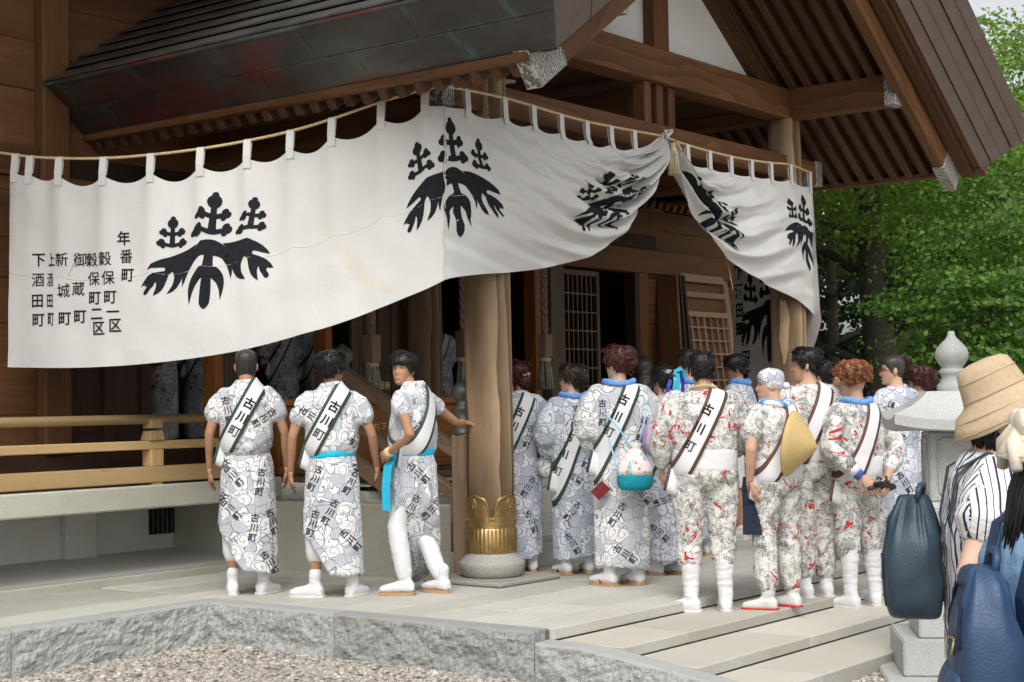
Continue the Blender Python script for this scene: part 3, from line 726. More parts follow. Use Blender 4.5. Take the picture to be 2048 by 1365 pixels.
for s in (-1, 1):
    for r_ in range(2):
        v0, v1 = r_/2, (r_+1)/2; y = YW if s < 0 else YW
        ya = YW-rr.uniform(.2,.6); yy = YW
        while True:
            yn = max(ya, -9)
            # front end is cut along the gable flare
            last = ya < lerp(YL, YU, v0)
            e0 = lerp(YL, YU, v0) if last else ya; e1 = lerp(YL, YU, v1) if last else ya
            lift = .004*((r_) % 2); nn = Vector((-s*.6,0,-.75)).normalized()*(-lift)
            P = [side_pt(s,v0,yy), side_pt(s,v0,e0), side_pt(s,v1,e1), side_pt(s,v1,yy)]
            if s > 0: P = [P[1], P[0], P[3], P[2]]
            quadpatch('copper_sheet', *[p+nn for p in P], .012, M['fascia'])
            if last: break
            yy = ya-.004; ya -= rr.uniform(.78,.92)
    # upper lip
    beam('copper_lip', side_pt(s,1.0,YW)+Vector((0,0,.0)), side_pt(s,1.0,YU-.01), .03, .035, M['fascia'], roof, bevel=.01)
# gable edge: four stepped courses of brown copper following the slope
for s in (-1, 1):
    nc = 4 if s < 0 else 5
    for k in range(nc):
        v0, v1 = k/nc, (k+1)/nc
        def gp(v, t):   # t 0 at the eave, 1 at the ridge
            dx = lerp(lerp(EX, UX, v), 0, t); z = lerp(zlow(dx) if v == 0 else 0, 0, 0) 
            zz = lerp(ZL, UZ, v)+lerp(.68,.67,v)*(lerp(EX,UX,v)-dx)
            return Vector((XC+s*dx, lerp(YL, YU, v), zz))
        t = 0.0; first = rr.uniform(.05,.12)
        while t < 1:
            t2 = min(1, t+(first if t == 0 else .125)) if s < 0 else 1; st_ = Vector((0,-.012*0,0))
            off = Vector((0,-.010*k*(1 if s > 0 else 0)-.004*(k%2),0.0))+Vector((0,rr.uniform(-.0015,.0015),0))
            P = [gp(v0,t), gp(v0,t2-.003), gp(v1,t2-.003), gp(v1,t)]
            if s > 0: P = [P[1], P[0], P[3], P[2]]
            quadpatch('edge_shingle', *[p+off for p in P], .014, M['brownshingle']); t = t2
    beam('ridge_side_cap', gp(1,0)+Vector((0,.0,.012)), gp(1,1)+Vector((0,0,.012)), .05, .03, M['brownshingle'], roof, bevel=.006)
# top surface: courses of copper shingles (each its own piece where it can be seen)
for s in (-1, 1):
    nrow = 20
    for k in range(nrow):
        d0, d1 = lerp(UX+.02, 0, k/nrow), lerp(UX+.02, 0, (k+1)/nrow+.004)
        y = YW; first = True
        while y > YU:
            L = rr.uniform(.75,.82) if s < 0 else 2.4
            if first: L *= (.5 if k % 2 else 1.0); first = False
            y2 = max(y-L, YU)
            a, b = zup(d0)+.044, zup(d1)+.012
            P = [Vector((XC+s*d0, y, a)), Vector((XC+s*d0, y2+.004, a)), Vector((XC+s*d1, y2+.004, b)), Vector((XC+s*d1, y, b))]
            if s > 0: P = [P[1], P[0], P[3], P[2]]
            quadpatch('roof_shingle', *P, .012, M['shingle'], uv=False); y = y2
    core = [Vector((XC+s*UX*.99, YW, zup(UX)-.02)), Vector((XC+s*UX*.99, YU+.02, zup(UX)-.02)), Vector((XC, YU+.02, zup(0)-.02)), Vector((XC, YW, zup(0)-.02))]
    if s > 0: core = [core[1], core[0], core[3], core[2]]
    quadpatch('roof_deck', *core, .02, M['rafter'], uv=False)
beam('ridge', (XC, YU-.02, zup(0)+.08), (XC, YW, zup(0)+.08), .4, .25, M['shingle'], roof, bevel=.03)
# ------------------------------------------------------------------ white festival curtain (maku) round the porch
def cloth_mat():
    t = NT('white cotton cloth'); v = t.obj(rnd=False)
    c = t.ramp(t.noise(v, 1.2, 4, .55).outputs[0], [(.3, (.635,.625,.60)), (.7, (.71,.705,.68))])
    uv = t.n('TexCoord').outputs['UV']; sx = t.n('SeparateXYZ'); t.set(sx, 0, uv)   # UV in metres along / down the cloth
    wob = t.noise(uv, 2.2, 4, .6)
    # tea-brown water stain running down across the side panel
    px_ = t.math('SUBTRACT', sx.outputs[0], t.math('MULTIPLY', sx.outputs[1], 1.05)); dx = t.math('SUBTRACT', px_, t.math('ADD', -1.42, t.math('MULTIPLY', t.math('SUBTRACT', wob.outputs[0], .5), .45)))
    band = t.ramp(t.math('ABSOLUTE', dx), [(.0, 1), (.055, .8), (.075, 0)])
    band = t.math('MULTIPLY', band, t.ramp(sx.outputs[1], [(.25, 0), (.5, .45), (.9, 1)])); band = t.math('MULTIPLY', band, t.ramp(sx.outputs[1], [(.93, 1), (.97, 0)]))
    band = t.math('MULTIPLY', band, t.ramp(t.math('MULTIPLY', sx.outputs[0], -1.0), [(.2, 0), (.3, 1)]))
    c = t.mix(t.math('MULTIPLY', band, .42), c, (.62,.53,.38))
    weave = t.noise(t.obj((1,1,1), rnd=False), 260, 1)
    t.bump(t.math('ADD', t.noise(v, 9, 4, .6, .5).outputs[0], t.math('MULTIPLY', weave.outputs[0], .15)), .22, .02)
    return t.out(c, .9, .12, 0, **{'Sheen Weight': .15})
M['cloth'] = cloth_mat()
M['tab'] = flat('cotton tab', (.68,.675,.65), .9, .1, 0, .04, 5)
M['ink'] = flat('black dye', (.018,.020,.024), .85, .15, 0, .2, 20)

def on_plane(x, y, p0, n):
    d = ray(x, y); return CAM + d*((Vector(p0)-CAM).dot(n)/d.dot(n))
YC = -.47
K0 = aty(889, 172, YC)                       # corner at the end of the head beam
KL = aty(22, 309, 2.50)                      # left end before the hall wall
K1 = Vector((CX1+.03, YC, 0))                # right corner
sdir = Vector((KL.x-K0.x, KL.y-K0.y, 0)); LS = sdir.length; sdir.normalize(); sn_ = Vector((0,0,1)).cross(sdir)
def P_side(x, y): return on_plane(x, y, K0, sn_)
def P_front(x, y): return aty(x, y, YC)
class Curve2:
    """polyline through 3-D points, smooth, by fraction of its length"""
    def __init__(s, pts):
        s.p = [Vector(p) for p in pts]; s.l = [0]
        for a, b in zip(s.p, s.p[1:]): s.l.append(s.l[-1]+(b-a).length)
        s.L = s.l[-1]
    def at(s, f):
        x = f*s.L; return Vector([sm(s.l, [p[i] for p in s.p], x) for i in range(3)])
H_CLOTH = 1.75
class Panel:
    def __init__(s, ropepx, botpx, P, tabs, tablen=.12, sag=.06, gather=0, fold=.03, nf=6, seed=0, n_out=None):
        s.rope = Curve2([P(*p) for p in ropepx]); s.bot = Curve2([P(*p) for p in botpx])
        s.tabs = tabs; s.P = P; s.tablen, s.sag, s.gather, s.fold, s.nf, s.seed = tablen, sag, gather, fold, nf, seed
        # fraction of each tab along the rope
        s.tf = []
        for x in tabs:
            best = min(range(401), key=lambda i: (proj2(s.rope.at(i/400))[0]-x)**2); s.tf.append(best/400)
        s.n = n_out
    def top(s, f):
        r = s.rope.at(f); tf = s.tf; k = 0
        if f <= tf[0]: d = s.sag*.3*(tf[0]-f)/max(tf[0], 1e-3)*.5
        elif f >= tf[-1]: d = 0
        else:
            while f > tf[k+1]: k += 1
            q = (f-tf[k])/(tf[k+1]-tf[k]); w = s.sag*(.75+.5*noise.noise(Vector((k*3.1+s.seed, 0, 0)))); w *= min(1, (tf[k+1]-tf[k])*s.rope.L/.35)
            d = w*math.sin(math.pi*q)**.8
        tl = s.tablen
        if s.gather > 0: tl *= 1-max(0, (f-.85)/.15)**2
        if s.gather < 0: tl *= 1-max(0, (.15-f)/.15)**2
        return r-Vector((0,0,tl+d))
    def base(s, f, t):
        return s.top(f).lerp(s.bot.at(f), t)
    def at(s, f, t):
        p = s.base(f, t)
        g = f if s.gather > 0 else (1-f if s.gather < 0 else 0)
        A = .014+.125*max(0, (g-.10)/.90)**1.1*(1-max(0, (g-.93)/.07)*.75) if s.gather else 0
        q = Vector((f*3+s.seed, t*2, 0))
        fr = s.nf*(t-1.05*g); d = A*(math.sin(2*math.pi*(fr+.35*noise.noise(q*1.1)))*.75+.22*math.sin(2*math.pi*(fr*2.3+.4*noise.noise(q*1.6))))*min(1, t*5)*(.35+.65*min(1, t*1.5))*(1-.7*max(0, (t-.85)/.15))
        if s.gather: d += .10*math.sin(math.pi*min(1, t))*min(1, g*3)*(1-g)**.5
        # soft vertical folds falling from the tabs
        k = sum(math.exp(-((f-x)*s.rope.L/.07)**2) for x in s.tf)
        d += s.fold*(k-.4)*(1-t)**1.6 + .016*noise.noise(Vector((f*s.rope.L*2.6+s.seed, t*.9, 0)))*(.4+t)
        d += .010*noise.noise(Vector((f*s.rope.L*6, t*5, s.seed)))
        return p + s.n*d
    def normal(s, f, t):
        e = 2e-3; a = s.at(min(1, f+e), t)-s.at(max(0, f-e), t); b = s.at(f, min(1, t+e))-s.at(f, max(0, t-e))
        n = a.cross(b); n = n.normalized() if n.length > 1e-12 else s.n.copy()
        return n if n.dot(s.n) > 0 else -n
def proj2(P):
    v = Vector(P)-CAM; z = v.dot(CF); return (CX+FPX*v.dot(CR)/z, CY-FPX*v.dot(CU)/z, z)
def panel_mesh(p, nu, nv, u0, sgn):
    """u0: metres on the cloth at f=0; sgn: direction of u"""
    V, UVs = [], []
    for j in range(nv+1):
        for i in range(nu+1):
            V.append(p.at(i/nu, j/nv)); UVs.append((u0+sgn*i/nu*p.rope.L, j/nv))
    V2 = [v - p.n*.004 for v in V]; N = len(V)
    idx = lambda i, j: j*(nu+1)+i
    F = [(idx(i,j), idx(i+1,j), idx(i+1,j+1), idx(i,j+1)) for j in range(nv) for i in range(nu)]
    F += [tuple(N+k for k in reversed(f)) for f in F]
    me = mesh_of(V+V2, F, True); l = me.uv_layers.new(name='UVMap')
    for poly in me.polygons:
        for li, vi in zip(poly.loop_indices, poly.vertices): l.data[li].uv = UVs[vi % N]
    return me
front_n = Vector((0,-1,0)); side_n = sn_ if sn_.dot(CAM-K0) > 0 else -sn_
rope_side = [(890,172),(850,179),(762,204),(665,238),(581,263),(495,282),(402,298),(303,310),(207,317),(120,317),(60,314),(22,309)]
bot_side = [(890,560),(850,579),(800,600),(700,640),(600,670),(500,697),(420,712),(330,724),(240,732),(150,736),(80,736),(14,735)]
tabs_side = [850,762,665,581,495,402,303,207,120,60,32]
pS = Panel(rope_side, bot_side, P_side, tabs_side, .125, .092, 0, .040, 6, 1, side_n)
rope_fl = [(890,172),(932,180),(1008,196),(1065,212),(1120,229),(1172,243),(1220,253),(1267,262),(1312,270),(1322,272)]
bot_fl = [(890,560),(905,556),(960,549),(1022,545),(1100,534),(1190,508),(1250,463),(1290,402),(1312,345),(1322,305),(1324,284)]
pL = Panel(rope_fl, bot_fl, P_front, [932,1008,1065,1120,1172,1220,1267], .14, .05, 1, .016, 5, 4, front_n)
rope_fr = [(1334,276),(1342,279),(1373,290),(1418,303),(1460,313),(1502,321),(1541,326),(1580,330),(1622,346)]
bot_fr = [(1333,290),(1343,310),(1358,350),(1385,420),(1420,475),(1480,535),(1550,578),(1600,604),(1643,642)]
pR = Panel(rope_fr, bot_fr, P_front, [1373,1418,1460,1502,1541,1580,1619], .14, .03, -1, .012, 4, 9, front_n)
KR = atd(1467, 600, 17.6); rdir = Vector((KR.x-K1.x, KR.y-K1.y, 0)); rn = Vector((0,0,1)).cross(rdir).normalized(); rn = rn if rn.dot(CAM-K1) > 0 else -rn
KF = P_front(1622, 346)
def P_right(x, y): return on_plane(x, y, KF, rn)
rope_r = [(1622,346),(1590,372),(1560,392),(1530,407),(1500,415),(1467,420)]
bot_r = [(1643,642),(1628,690),(1605,733),(1570,765),(1530,790),(1495,785),(1466,757)]
pB = Panel(rope_r, bot_r, P_right, [1610,1580,1550,1520,1490,1470], .12, .03, 0, .02, 4, 13, rn)
cur = empty('festival_curtain', (K0.x, K0.y, 1.8), label='long white festival curtain with black paulownia crests hung round the porch on a rope', cat='curtain')
link('side_cloth', panel_mesh(pS, 150, 60, 0, -1), cur, M['cloth'])
link('front_cloth', panel_mesh(pL, 110, 80, 0, 1), cur, M['cloth'])
link('front_cloth', panel_mesh(pR, 110, 80, 3, 1), cur, M['cloth'])
link('far_side_cloth', panel_mesh(pB, 60, 40, 6, 1), cur, M['cloth'])
# seam line across the side cloth
for p, t0 in ((pS, .52), (pL, .52)):
    pts = [p.at(f, t0) for f in [i/90 for i in range(91 if p is pS else 60)]]
    tube('seam', pts, .0028, M['tab'], cur, 5)
# tabs over the rope
for p in (pS, pL, pR, pB):
    for f in p.tf:
        r = p.rope.at(f); c = p.at(f, .0); e = p.rope.at(min(1,f+.01))-p.rope.at(max(0,f-.01)); e.z *= .4; e.normalize(); w = .056
        low = p.at(f, .055)+p.normal(f, .055)*.006; up = r+Vector((0,0,.012))
        V, F = [], []
        prof = [low, c.lerp(r, .1)+p.n*.010, r+p.n*.014, up, r-p.n*.014, c-p.n*.008]
        for q in prof: V += [q-e*w/2, q+e*w/2]
        F = [(2*i, 2*i+1, 2*i+3, 2*i+2) for i in range(len(prof)-1)]
        V2 = [v - p.n*.003 for v in V]; N = len(V)
        link('tab', mesh_of(V+V2, F+[tuple(N+i for i in reversed(q)) for q in F], False), cur, M['tab'])
# the rope itself
rs = [P_side(-40, 300), P_side(0, 306)]+[pS.rope.at(1-i/40) for i in range(41)]
rf = [pL.rope.at(i/30) for i in range(31)]+[pR.rope.at(i/30) for i in range(31)]
rb = [pB.rope.at(i/12) for i in range(13)]
tube('rope', rs+rf[1:]+rb[1:], .0105, M['rope'], cur, 8)
# gathered knot and tassel at the middle
kn = P_front(1326, 272); kn.y -= .02
kt = empty('curtain_tassel', kn, label='tan tassel hanging from the knot where the curtain is gathered', cat='tassel')
V = []
for k in range(9):
    a = random.uniform(0, 6.28); b = random.uniform(-1, 1)
    pts = [kn+Vector((.045*math.cos(a+i*.8), -.02+.03*math.sin(b+i), .04*math.sin(a*1.3+i*.9)+.01)) for i in range(7)]
    V.append(tube_data(pts, .006, 6))
v, f = merge(V); link('knot', mesh_of(v, f, True), kt, M['tab'])
V = []; tp = P_front(1332, 290); tp.y -= .07
for loop in (0, 1, 2):
    pts = [tp+Vector((.07*math.sin(i/10*math.pi)*(.3+loop*.45)+.02, -.01*loop, -.10*math.sin(i/10*math.pi*.9)*(.4+.2*loop)+.03)) for i in range(11)]
    V.append(tube_data(pts, .007, 6))
v, f = merge(V); link('tie_cord', mesh_of(v, f, True), kt, M['rope'])
z0, z1 = P_front(1330, 298).z, P_front(1330, 352).z; x0 = P_front(1332, 300).x; V = []
V.append(tube_data([(x0,tp.y,z0+.04),(x0,tp.y,z0-.02),(x0,tp.y,z0-.05)], [.02,.03,.035], 10))
for k in range(120):
    a = random.uniform(0, 6.28); q = random.uniform(.2, 1)**.5*.045
    V.append(tube_data([(x0+q*.7*math.cos(a), tp.y+q*.7*math.sin(a), z0-.03), (x0+q*math.cos(a), tp.y+q*math.sin(a), lerp(z0,z1,.5)), (x0+q*1.05*math.cos(a), tp.y+q*1.05*math.sin(a), z1+random.uniform(0,.015))], .0045, 4))
v, f = merge(V); link('fringe', mesh_of(v, f, True), kt, flat('pale tassel fringe', (.60,.52,.36), .9, .1, 0, .25, 40))

# ------------------------------------------------------------------ flat marks laid on surfaces
from mathutils.geometry import tessellate_polygon
def poly_tris(poly, maxlen):
    """triangulated, evenly split 2-D polygon -> verts, tris"""
    vs3 = [Vector((x, y, 0)) for x, y in poly]; tr = tessellate_polygon([vs3])
    bm = bmesh.new(); vv = [bm.verts.new(v) for v in vs3]
    for t in tr:
        try: bm.faces.new([vv[i] for i in t])
        except ValueError: pass
    for _ in range(6):
        ed = [e for e in bm.edges if e.calc_length() > maxlen]
        if not ed: break
        bmesh.ops.subdivide_edges(bm, edges=ed, cuts=1); bmesh.ops.triangulate(bm, faces=bm.faces[:])
    bm.verts.index_update(); V = [(v.co.x, v.co.y) for v in bm.verts]; F = [tuple(v.index for v in f.verts) for f in bm.faces]; bm.free(); return V, F
def circ(x, y, r, n=16): return [(x+r*math.cos(2*math.pi*k/n), y+r*math.sin(2*math.pi*k/n)) for k in range(n)]
half = [(0,0),(.07,-.012),(.14,-.05),(.20,-.095),(.25,-.15),(.295,-.22),(.33,-.30),(.355,-.39),(.37,-.48),(.372,-.57),(.365,-.65),(.345,-.57),(.32,-.50),(.29,-.42),(.25,-.36),(.21,-.305),(.16,-.27),(.11,-.255),(.06,-.25),(.064,-.33),(.075,-.42),(.12,-.43),(.16,-.46),(.20,-.505),(.235,-.56),(.256,-.63),(.265,-.70),(.263,-.77),(.255,-.82),(.245,-.89),(.235,-.96),(.226,-.88),(.21,-.80),(.19,-.745),(.17,-.70),(.14,-.66),(.11,-.63),(.065,-.60),(.072,-.70),(.078,-.80),(.078,-.92),(.072,-1.0),(.04,-1.06)]
leafC = half+[(0,-1.09)]+[(-x, y) for x, y in half[:0:-1]]
leafL = [(-.19,-.067),(-.30,-.08),(-.41,-.095),(-.52,-.115),(-.62,-.145),(-.72,-.185),(-.80,-.24),(-.87,-.31),(-.92,-.385),(-.86,-.355),(-.80,-.335),(-.74,-.315),(-.68,-.305),(-.655,-.34),(-.67,-.375),(-.76,-.405),(-.83,-.44),(-.89,-.485),(-.95,-.55),(-.995,-.62),(-.95,-.61),(-.91,-.59),(-.875,-.565),(-.855,-.55),(-.89,-.645),(-.93,-.70),(-.94,-.73),(-.925,-.757),(-.89,-.75),(-.85,-.69),(-.81,-.63),(-.785,-.556),(-.76,-.58),(-.755,-.63),(-.763,-.685),(-.775,-.73),(-.79,-.78),(-.735,-.735),(-.69,-.685),(-.655,-.61),(-.63,-.52),(-.61,-.43),(-.575,-.39),(-.54,-.37),(-.515,-.42),(-.50,-.47),(-.505,-.54),(-.52,-.605),(-.555,-.67),(-.597,-.735),(-.525,-.70),(-.46,-.645),(-.41,-.56),(-.37,-.47),(-.348,-.37),(-.333,-.28),(-.31,-.22),(-.274,-.16),(-.235,-.11)]
leafR = [(-x, y) for x, y in leafL[::-1]]
def flower(cx, cy, s, lean=0):
    P = []
    def T(pts): return [(cx+s*x+lean*y*s, cy+s*y) for x, y in pts]
    def rect(x0, y0, x1, y1, w):
        d = math.hypot(x1-x0, y1-y0); nx, ny = -(y1-y0)/d*w/2, (x1-x0)/d*w/2
        return [(x0+nx, y0+ny), (x0-nx, y0-ny), (x1-nx, y1-ny), (x1+nx, y1+ny)]
    P.append(T([(-.062,0),(.062,0),(.04,.5),(-.04,.5)])); P.append(T(circ(0,.52,.112,20))); P.append(T(circ(0,.63,.055,12)))
    for sx in (-1, 1):
        for yy, L, r in ((.055,.20,.078), (.30,.165,.070)):
            P.append(T(rect(0, yy-.02, sx*L, yy+.01, .08)))
            P.append(T(circ(sx*(L+.01), yy+.05, r*.8, 12))); P.append(T(circ(sx*(L+.055), yy-.005, r*.75, 12))); P.append(T(circ(sx*(L-.01), yy-.045, r*.62, 12)))
    return P
def fuller(poly, d):
    n = len(poly); A = sum(poly[i][0]*poly[(i+1)%n][1]-poly[(i+1)%n][0]*poly[i][1] for i in range(n)); s = 1 if A > 0 else -1; out = []
    for i in range(n):
        (x0,y0), (x,y), (x1,y1) = poly[i-1], poly[i], poly[(i+1)%n]; tx, ty = x1-x0, y1-y0; l = math.hypot(tx, ty) or 1
        out.append((x+s*ty/l*d, y-s*tx/l*d))
    return out
CREST = [fuller(leafC, .006), fuller(leafL, .008), fuller(leafR, .008)]+flower(0,.085,1.0)+flower(-.60,.02,.74,-.06)+flower(.60,.02,.74,.06)
def crest(panel, f0, t0, size, sgn=1, shear=0.0, sy=1.15, name='crest', clip=(0.0, 1.0), alt=None):
    """crest centred at fraction f0, depth t0 of the cloth; unit = size metres"""
    V, F = [], []
    for k, poly in enumerate(CREST):
        v2, f2 = poly_tris([(x*size, y*size) for x, y in poly], .05)
        o = len(V); bad = set()
        for i, (x, y) in enumerate(v2):
            f = f0+sgn*(x+shear*y)/panel.rope.L; t = t0-y*sy/H_CLOTH; pn = panel
            if f < clip[0] and alt: pn = alt; f = -f*panel.rope.L/alt.rope.L
            if not (clip[0] <= f <= 1 or pn is alt) or f > 1 or not 0 <= t <= 1: bad.add(i)
            f = min(max(f, 0), 1); t = min(max(t, 0), 1)
            V.append(pn.at(f, t)+pn.normal(f, t)*(.0022+.0003*(k % 5)))
        F += [tuple(i+o for i in q) for q in f2 if not any(i in bad for i in q)]
    return link(name, mesh_of(V, F, True), cur, M['ink'])
def frac(panel, px, py):
    best = None
    for i in range(101):
        for j in range(0, 41):
            q = proj2(panel.base(i/100, j/40)); d = (q[0]-px)**2+(q[1]-py)**2
            if best is None or d < best[0]: best = (d, i/100, j/40)
    return best[1:]
f_, t_ = frac(pS, 424, 482); crest(pS, f_, t_, .50, -1, .10, 1.2)
f_, t_ = frac(pL, 908, 334); crest(pL, f_, t_, .43, 1, -.12, 1.55, alt=pS)
f_, t_ = frac(pL, 1212, 395); crest(pL, f_, t_-.02, .50, 1)
f_, t_ = frac(pR, 1415, 420); crest(pR, f_, t_-.05, .50, 1)
f_, t_ = frac(pR, 1610, 452); crest(pR, f_, t_, .50, 1)
f_, t_ = frac(pB, 1535, 600); crest(pB, f_, t_, .50, 1)
# ------------------------------------------------------------------ lettering
_glyph = {}
def glyph(ch, bold=.022):
    """(verts, tris) of one character, about 1 unit high, centred"""
    key = (ch, bold)
    if key in _glyph: return _glyph[key]
    cu = bpy.data.curves.new('glyph', 'FONT'); cu.body = ch; cu.size = 1; cu.resolution_u = 2; cu.offset = bold
    ob_ = bpy.data.objects.new('glyph', cu); col.objects.link(ob_)
    dg = bpy.context.evaluated_depsgraph_get(); me = bpy.data.meshes.new_from_object(ob_.evaluated_get(dg))
    bm = bmesh.new(); bm.from_mesh(me); bmesh.ops.remove_doubles(bm, verts=bm.verts[:], dist=1e-4); bmesh.ops.triangulate(bm, faces=bm.faces[:])
    for _ in range(3):
        ed = [e for e in bm.edges if e.calc_length() > .30]
        if not ed: break
        bmesh.ops.subdivide_edges(bm, edges=ed, cuts=1); bmesh.ops.triangulate(bm, faces=bm.faces[:])
    xs = [v.co.x for v in bm.verts]; ys = [v.co.y for v in bm.verts]; cx_, cy_ = .5*1.0, .37
    if xs: cx_ = (min(xs)+max(xs))/2
    bm.verts.index_update(); out = ([(v.co.x-cx_, v.co.y-cy_) for v in bm.verts], [tuple(v.index for v in f.verts) for f in bm.faces])
    bm.free(); bpy.data.objects.remove(ob_); bpy.data.curves.remove(cu); bpy.data.meshes.remove(me)
    _glyph[key] = out; return out
def stamp(chars, bvh, n, off=.003, reach=.6):
    """chars: list of (char, centre, right, up, size[, xscale]); laid on the surface along -n"""
    V, F = [], []; n = Vector(n).normalized()
    for it in chars:
        ch, c, r, u, s = it[:5]; xs_c = it[5] if len(it) > 5 else 1.0; bold = it[6] if len(it) > 6 else .022
        gv, gf = glyph(ch, bold); o = len(V); bad = set()
        c, r, u = Vector(c), Vector(r).normalized(), Vector(u).normalized()
        for i, (x, y) in enumerate(gv):
            q = c+r*(x*s*xs_c)+u*(y*s); h = bvh.ray_cast(q+n*reach, -n, reach*2)
            if h[0] is None: bad.add(i); V.append(q)
            else:
                nn = h[1] if h[1].dot(n) > 0 else -h[1]; V.append(h[0]+n*off)
        F += [tuple(i+o for i in q) for q in gf if not any(i in bad for i in q)]
    return V, F
def bvh_of(me): return BVHTree.FromPolygons([v.co.copy() for v in me.vertices], [tuple(p.vertices) for p in me.polygons])
bS = bvh_of([o for o in cur.children if o.name.startswith('side_cloth')][0].data)
cols = [('年番町', [(247,477),(252,513),(256,550)]), ('穀保町一区', [(211,518),(217,556),(221,594),(226,624),(231,651)]),
        ('穀保町二区', [(183,520),(187,558),(190,596),(194,628),(198,657)]), ('御蔵町', [(150,520),(156,578),(160,633)]),
        ('新城町', [(124,520),(127,582),(130,637)]), ('上酒田町', [(103,520),(100,560),(100,602),(102,638)]), ('下酒田町', [(77,520),(76,560),(75,602),(77,640)])]
ch = []
for s_, pts in cols:
    for c_, (x, y) in zip(s_, pts):
        ch.append((c_, P_side(x, y), -sdir, (0,0,1), .108, .5 if s_ == '上酒田町' else .95, .006 if c_ in '穀御蔵新番保酒城' else .018))
for q_ in ch:
    V, F = stamp([q_], bS, side_n, .004); link('character', mesh_of(V, F), cur, M['ink'])
bB = bvh_of([o for o in cur.children if o.name.startswith('far_side')][0].data); ch = []
for s_, px_, yy in (('下酒田町', 1478, 545), ('上酒田町', 1490, 640)):
    for k, c_ in enumerate(s_): ch.append((c_, P_right(px_+k*1, yy+k*38), rdir, (0,0,1), .17, -1.0, .03))
for q_ in ch:
    V, F = stamp([q_], bB, rn, .004)
    if F: link('character', mesh_of(V, F), cur, M['ink'])
# ------------------------------------------------------------------ people: materials
def yukata(name, tint=(1,1,1), dens=1.0):
    t = NT(name); uv = t.n('TexCoord').outputs['UV']
    oi = t.n('ObjectInfo'); mp = t.n('Mapping'); t.set(mp, 'Vector', uv); cb = t.n('CombineXYZ'); t.set(cb, 0, t.math('MULTIPLY', oi.outputs['Random'], 9.0)); t.set(cb, 1, t.math('MULTIPLY', oi.outputs['Random'], 5.0)); t.set(mp, 'Location', cb.outputs[0])
    v = mp.outputs[0]
    wp = t.n('TexNoise', {'Vector': v, 'Scale': 7.0, 'Detail': 1.0}); sc = t.n('VectorMath', operation='SCALE'); t.set(sc, 0, wp.outputs['Color']); t.set(sc, 'Scale', .10)
    ad = t.n('VectorMath', operation='ADD'); t.set(ad, 0, v); t.set(ad, 1, sc.outputs[0]); w = ad.outputs[0]
    vo = t.n('TexVoronoi', {'Vector': w, 'Scale': 12.5*dens, 'Randomness': 1.0}); edge = t.n('TexVoronoi', {'Vector': w, 'Scale': 12.5*dens}, feature='DISTANCE_TO_EDGE')
    cs = t.n('SeparateColor'); t.set(cs, 0, vo.outputs['Color']); rnd = cs.outputs[0]
    # concentric curls in half of the cells, fine hatching in the others
    lv = t.n('VectorMath', operation='SUBTRACT'); t.set(lv, 0, w); t.set(lv, 1, vo.outputs['Position']); ls = t.n('SeparateXYZ'); t.set(ls, 0, lv.outputs[0]); ang = t.math('DIVIDE', t.math('ARCTAN2', ls.outputs[1], ls.outputs[0]), 6.28318)
    ph = t.math('FRACT', t.math('ADD', t.math('MULTIPLY', vo.outputs['Distance'], t.math('ADD', 2.2, t.math('MULTIPLY', rnd, 1.6))), ang))
    curl = t.math('LESS_THAN', t.math('ABSOLUTE', t.math('SUBTRACT', ph, .5)), .075)
    hat = t.n('TexWave', {'Vector': w, 'Scale': 34.0*dens, 'Distortion': 7.0, 'Detail': 1.0, 'Detail Scale': .4}); hatch = t.math('LESS_THAN', hat.outputs[0], .32)
    sel = t.math('GREATER_THAN', rnd, .58)
    lines = t.math('ADD', t.math('MULTIPLY', curl, t.math('SUBTRACT', 1.0, sel)), t.math('MULTIPLY', t.math('MULTIPLY', hatch, sel), .6))
    bord = t.math('LESS_THAN', edge.outputs['Distance'], .021)
    ink = t.math('MINIMUM', t.math('MAXIMUM', t.math('MULTIPLY', lines, .74), t.math('MULTIPLY', bord, .72)), 1.0)
    white = tuple(.74*c for c in tint); grey = tuple(.57*c for c in (tint[0]*.93, tint[1]*.97, tint[2]*1.06))
    fill = t.mix(t.math('MULTIPLY', sel, .8), white, grey)
    c = t.mix(ink, fill, (.075,.08,.095))
    g = t.n('TexCoord').outputs['Object']; t.bump(t.noise(g, 14, 4, .6, .6).outputs[0], .35, .03)
    return t.out(c, .9, .1)
M['yukata'] = yukata('wave patterned yukata'); M['yukata_blue'] = yukata('bluish wave yukata', (.88,.92,1.0)); M['yukata_fine'] = yukata('fine wave yukata', (.95,.95,1.02), 1.25)
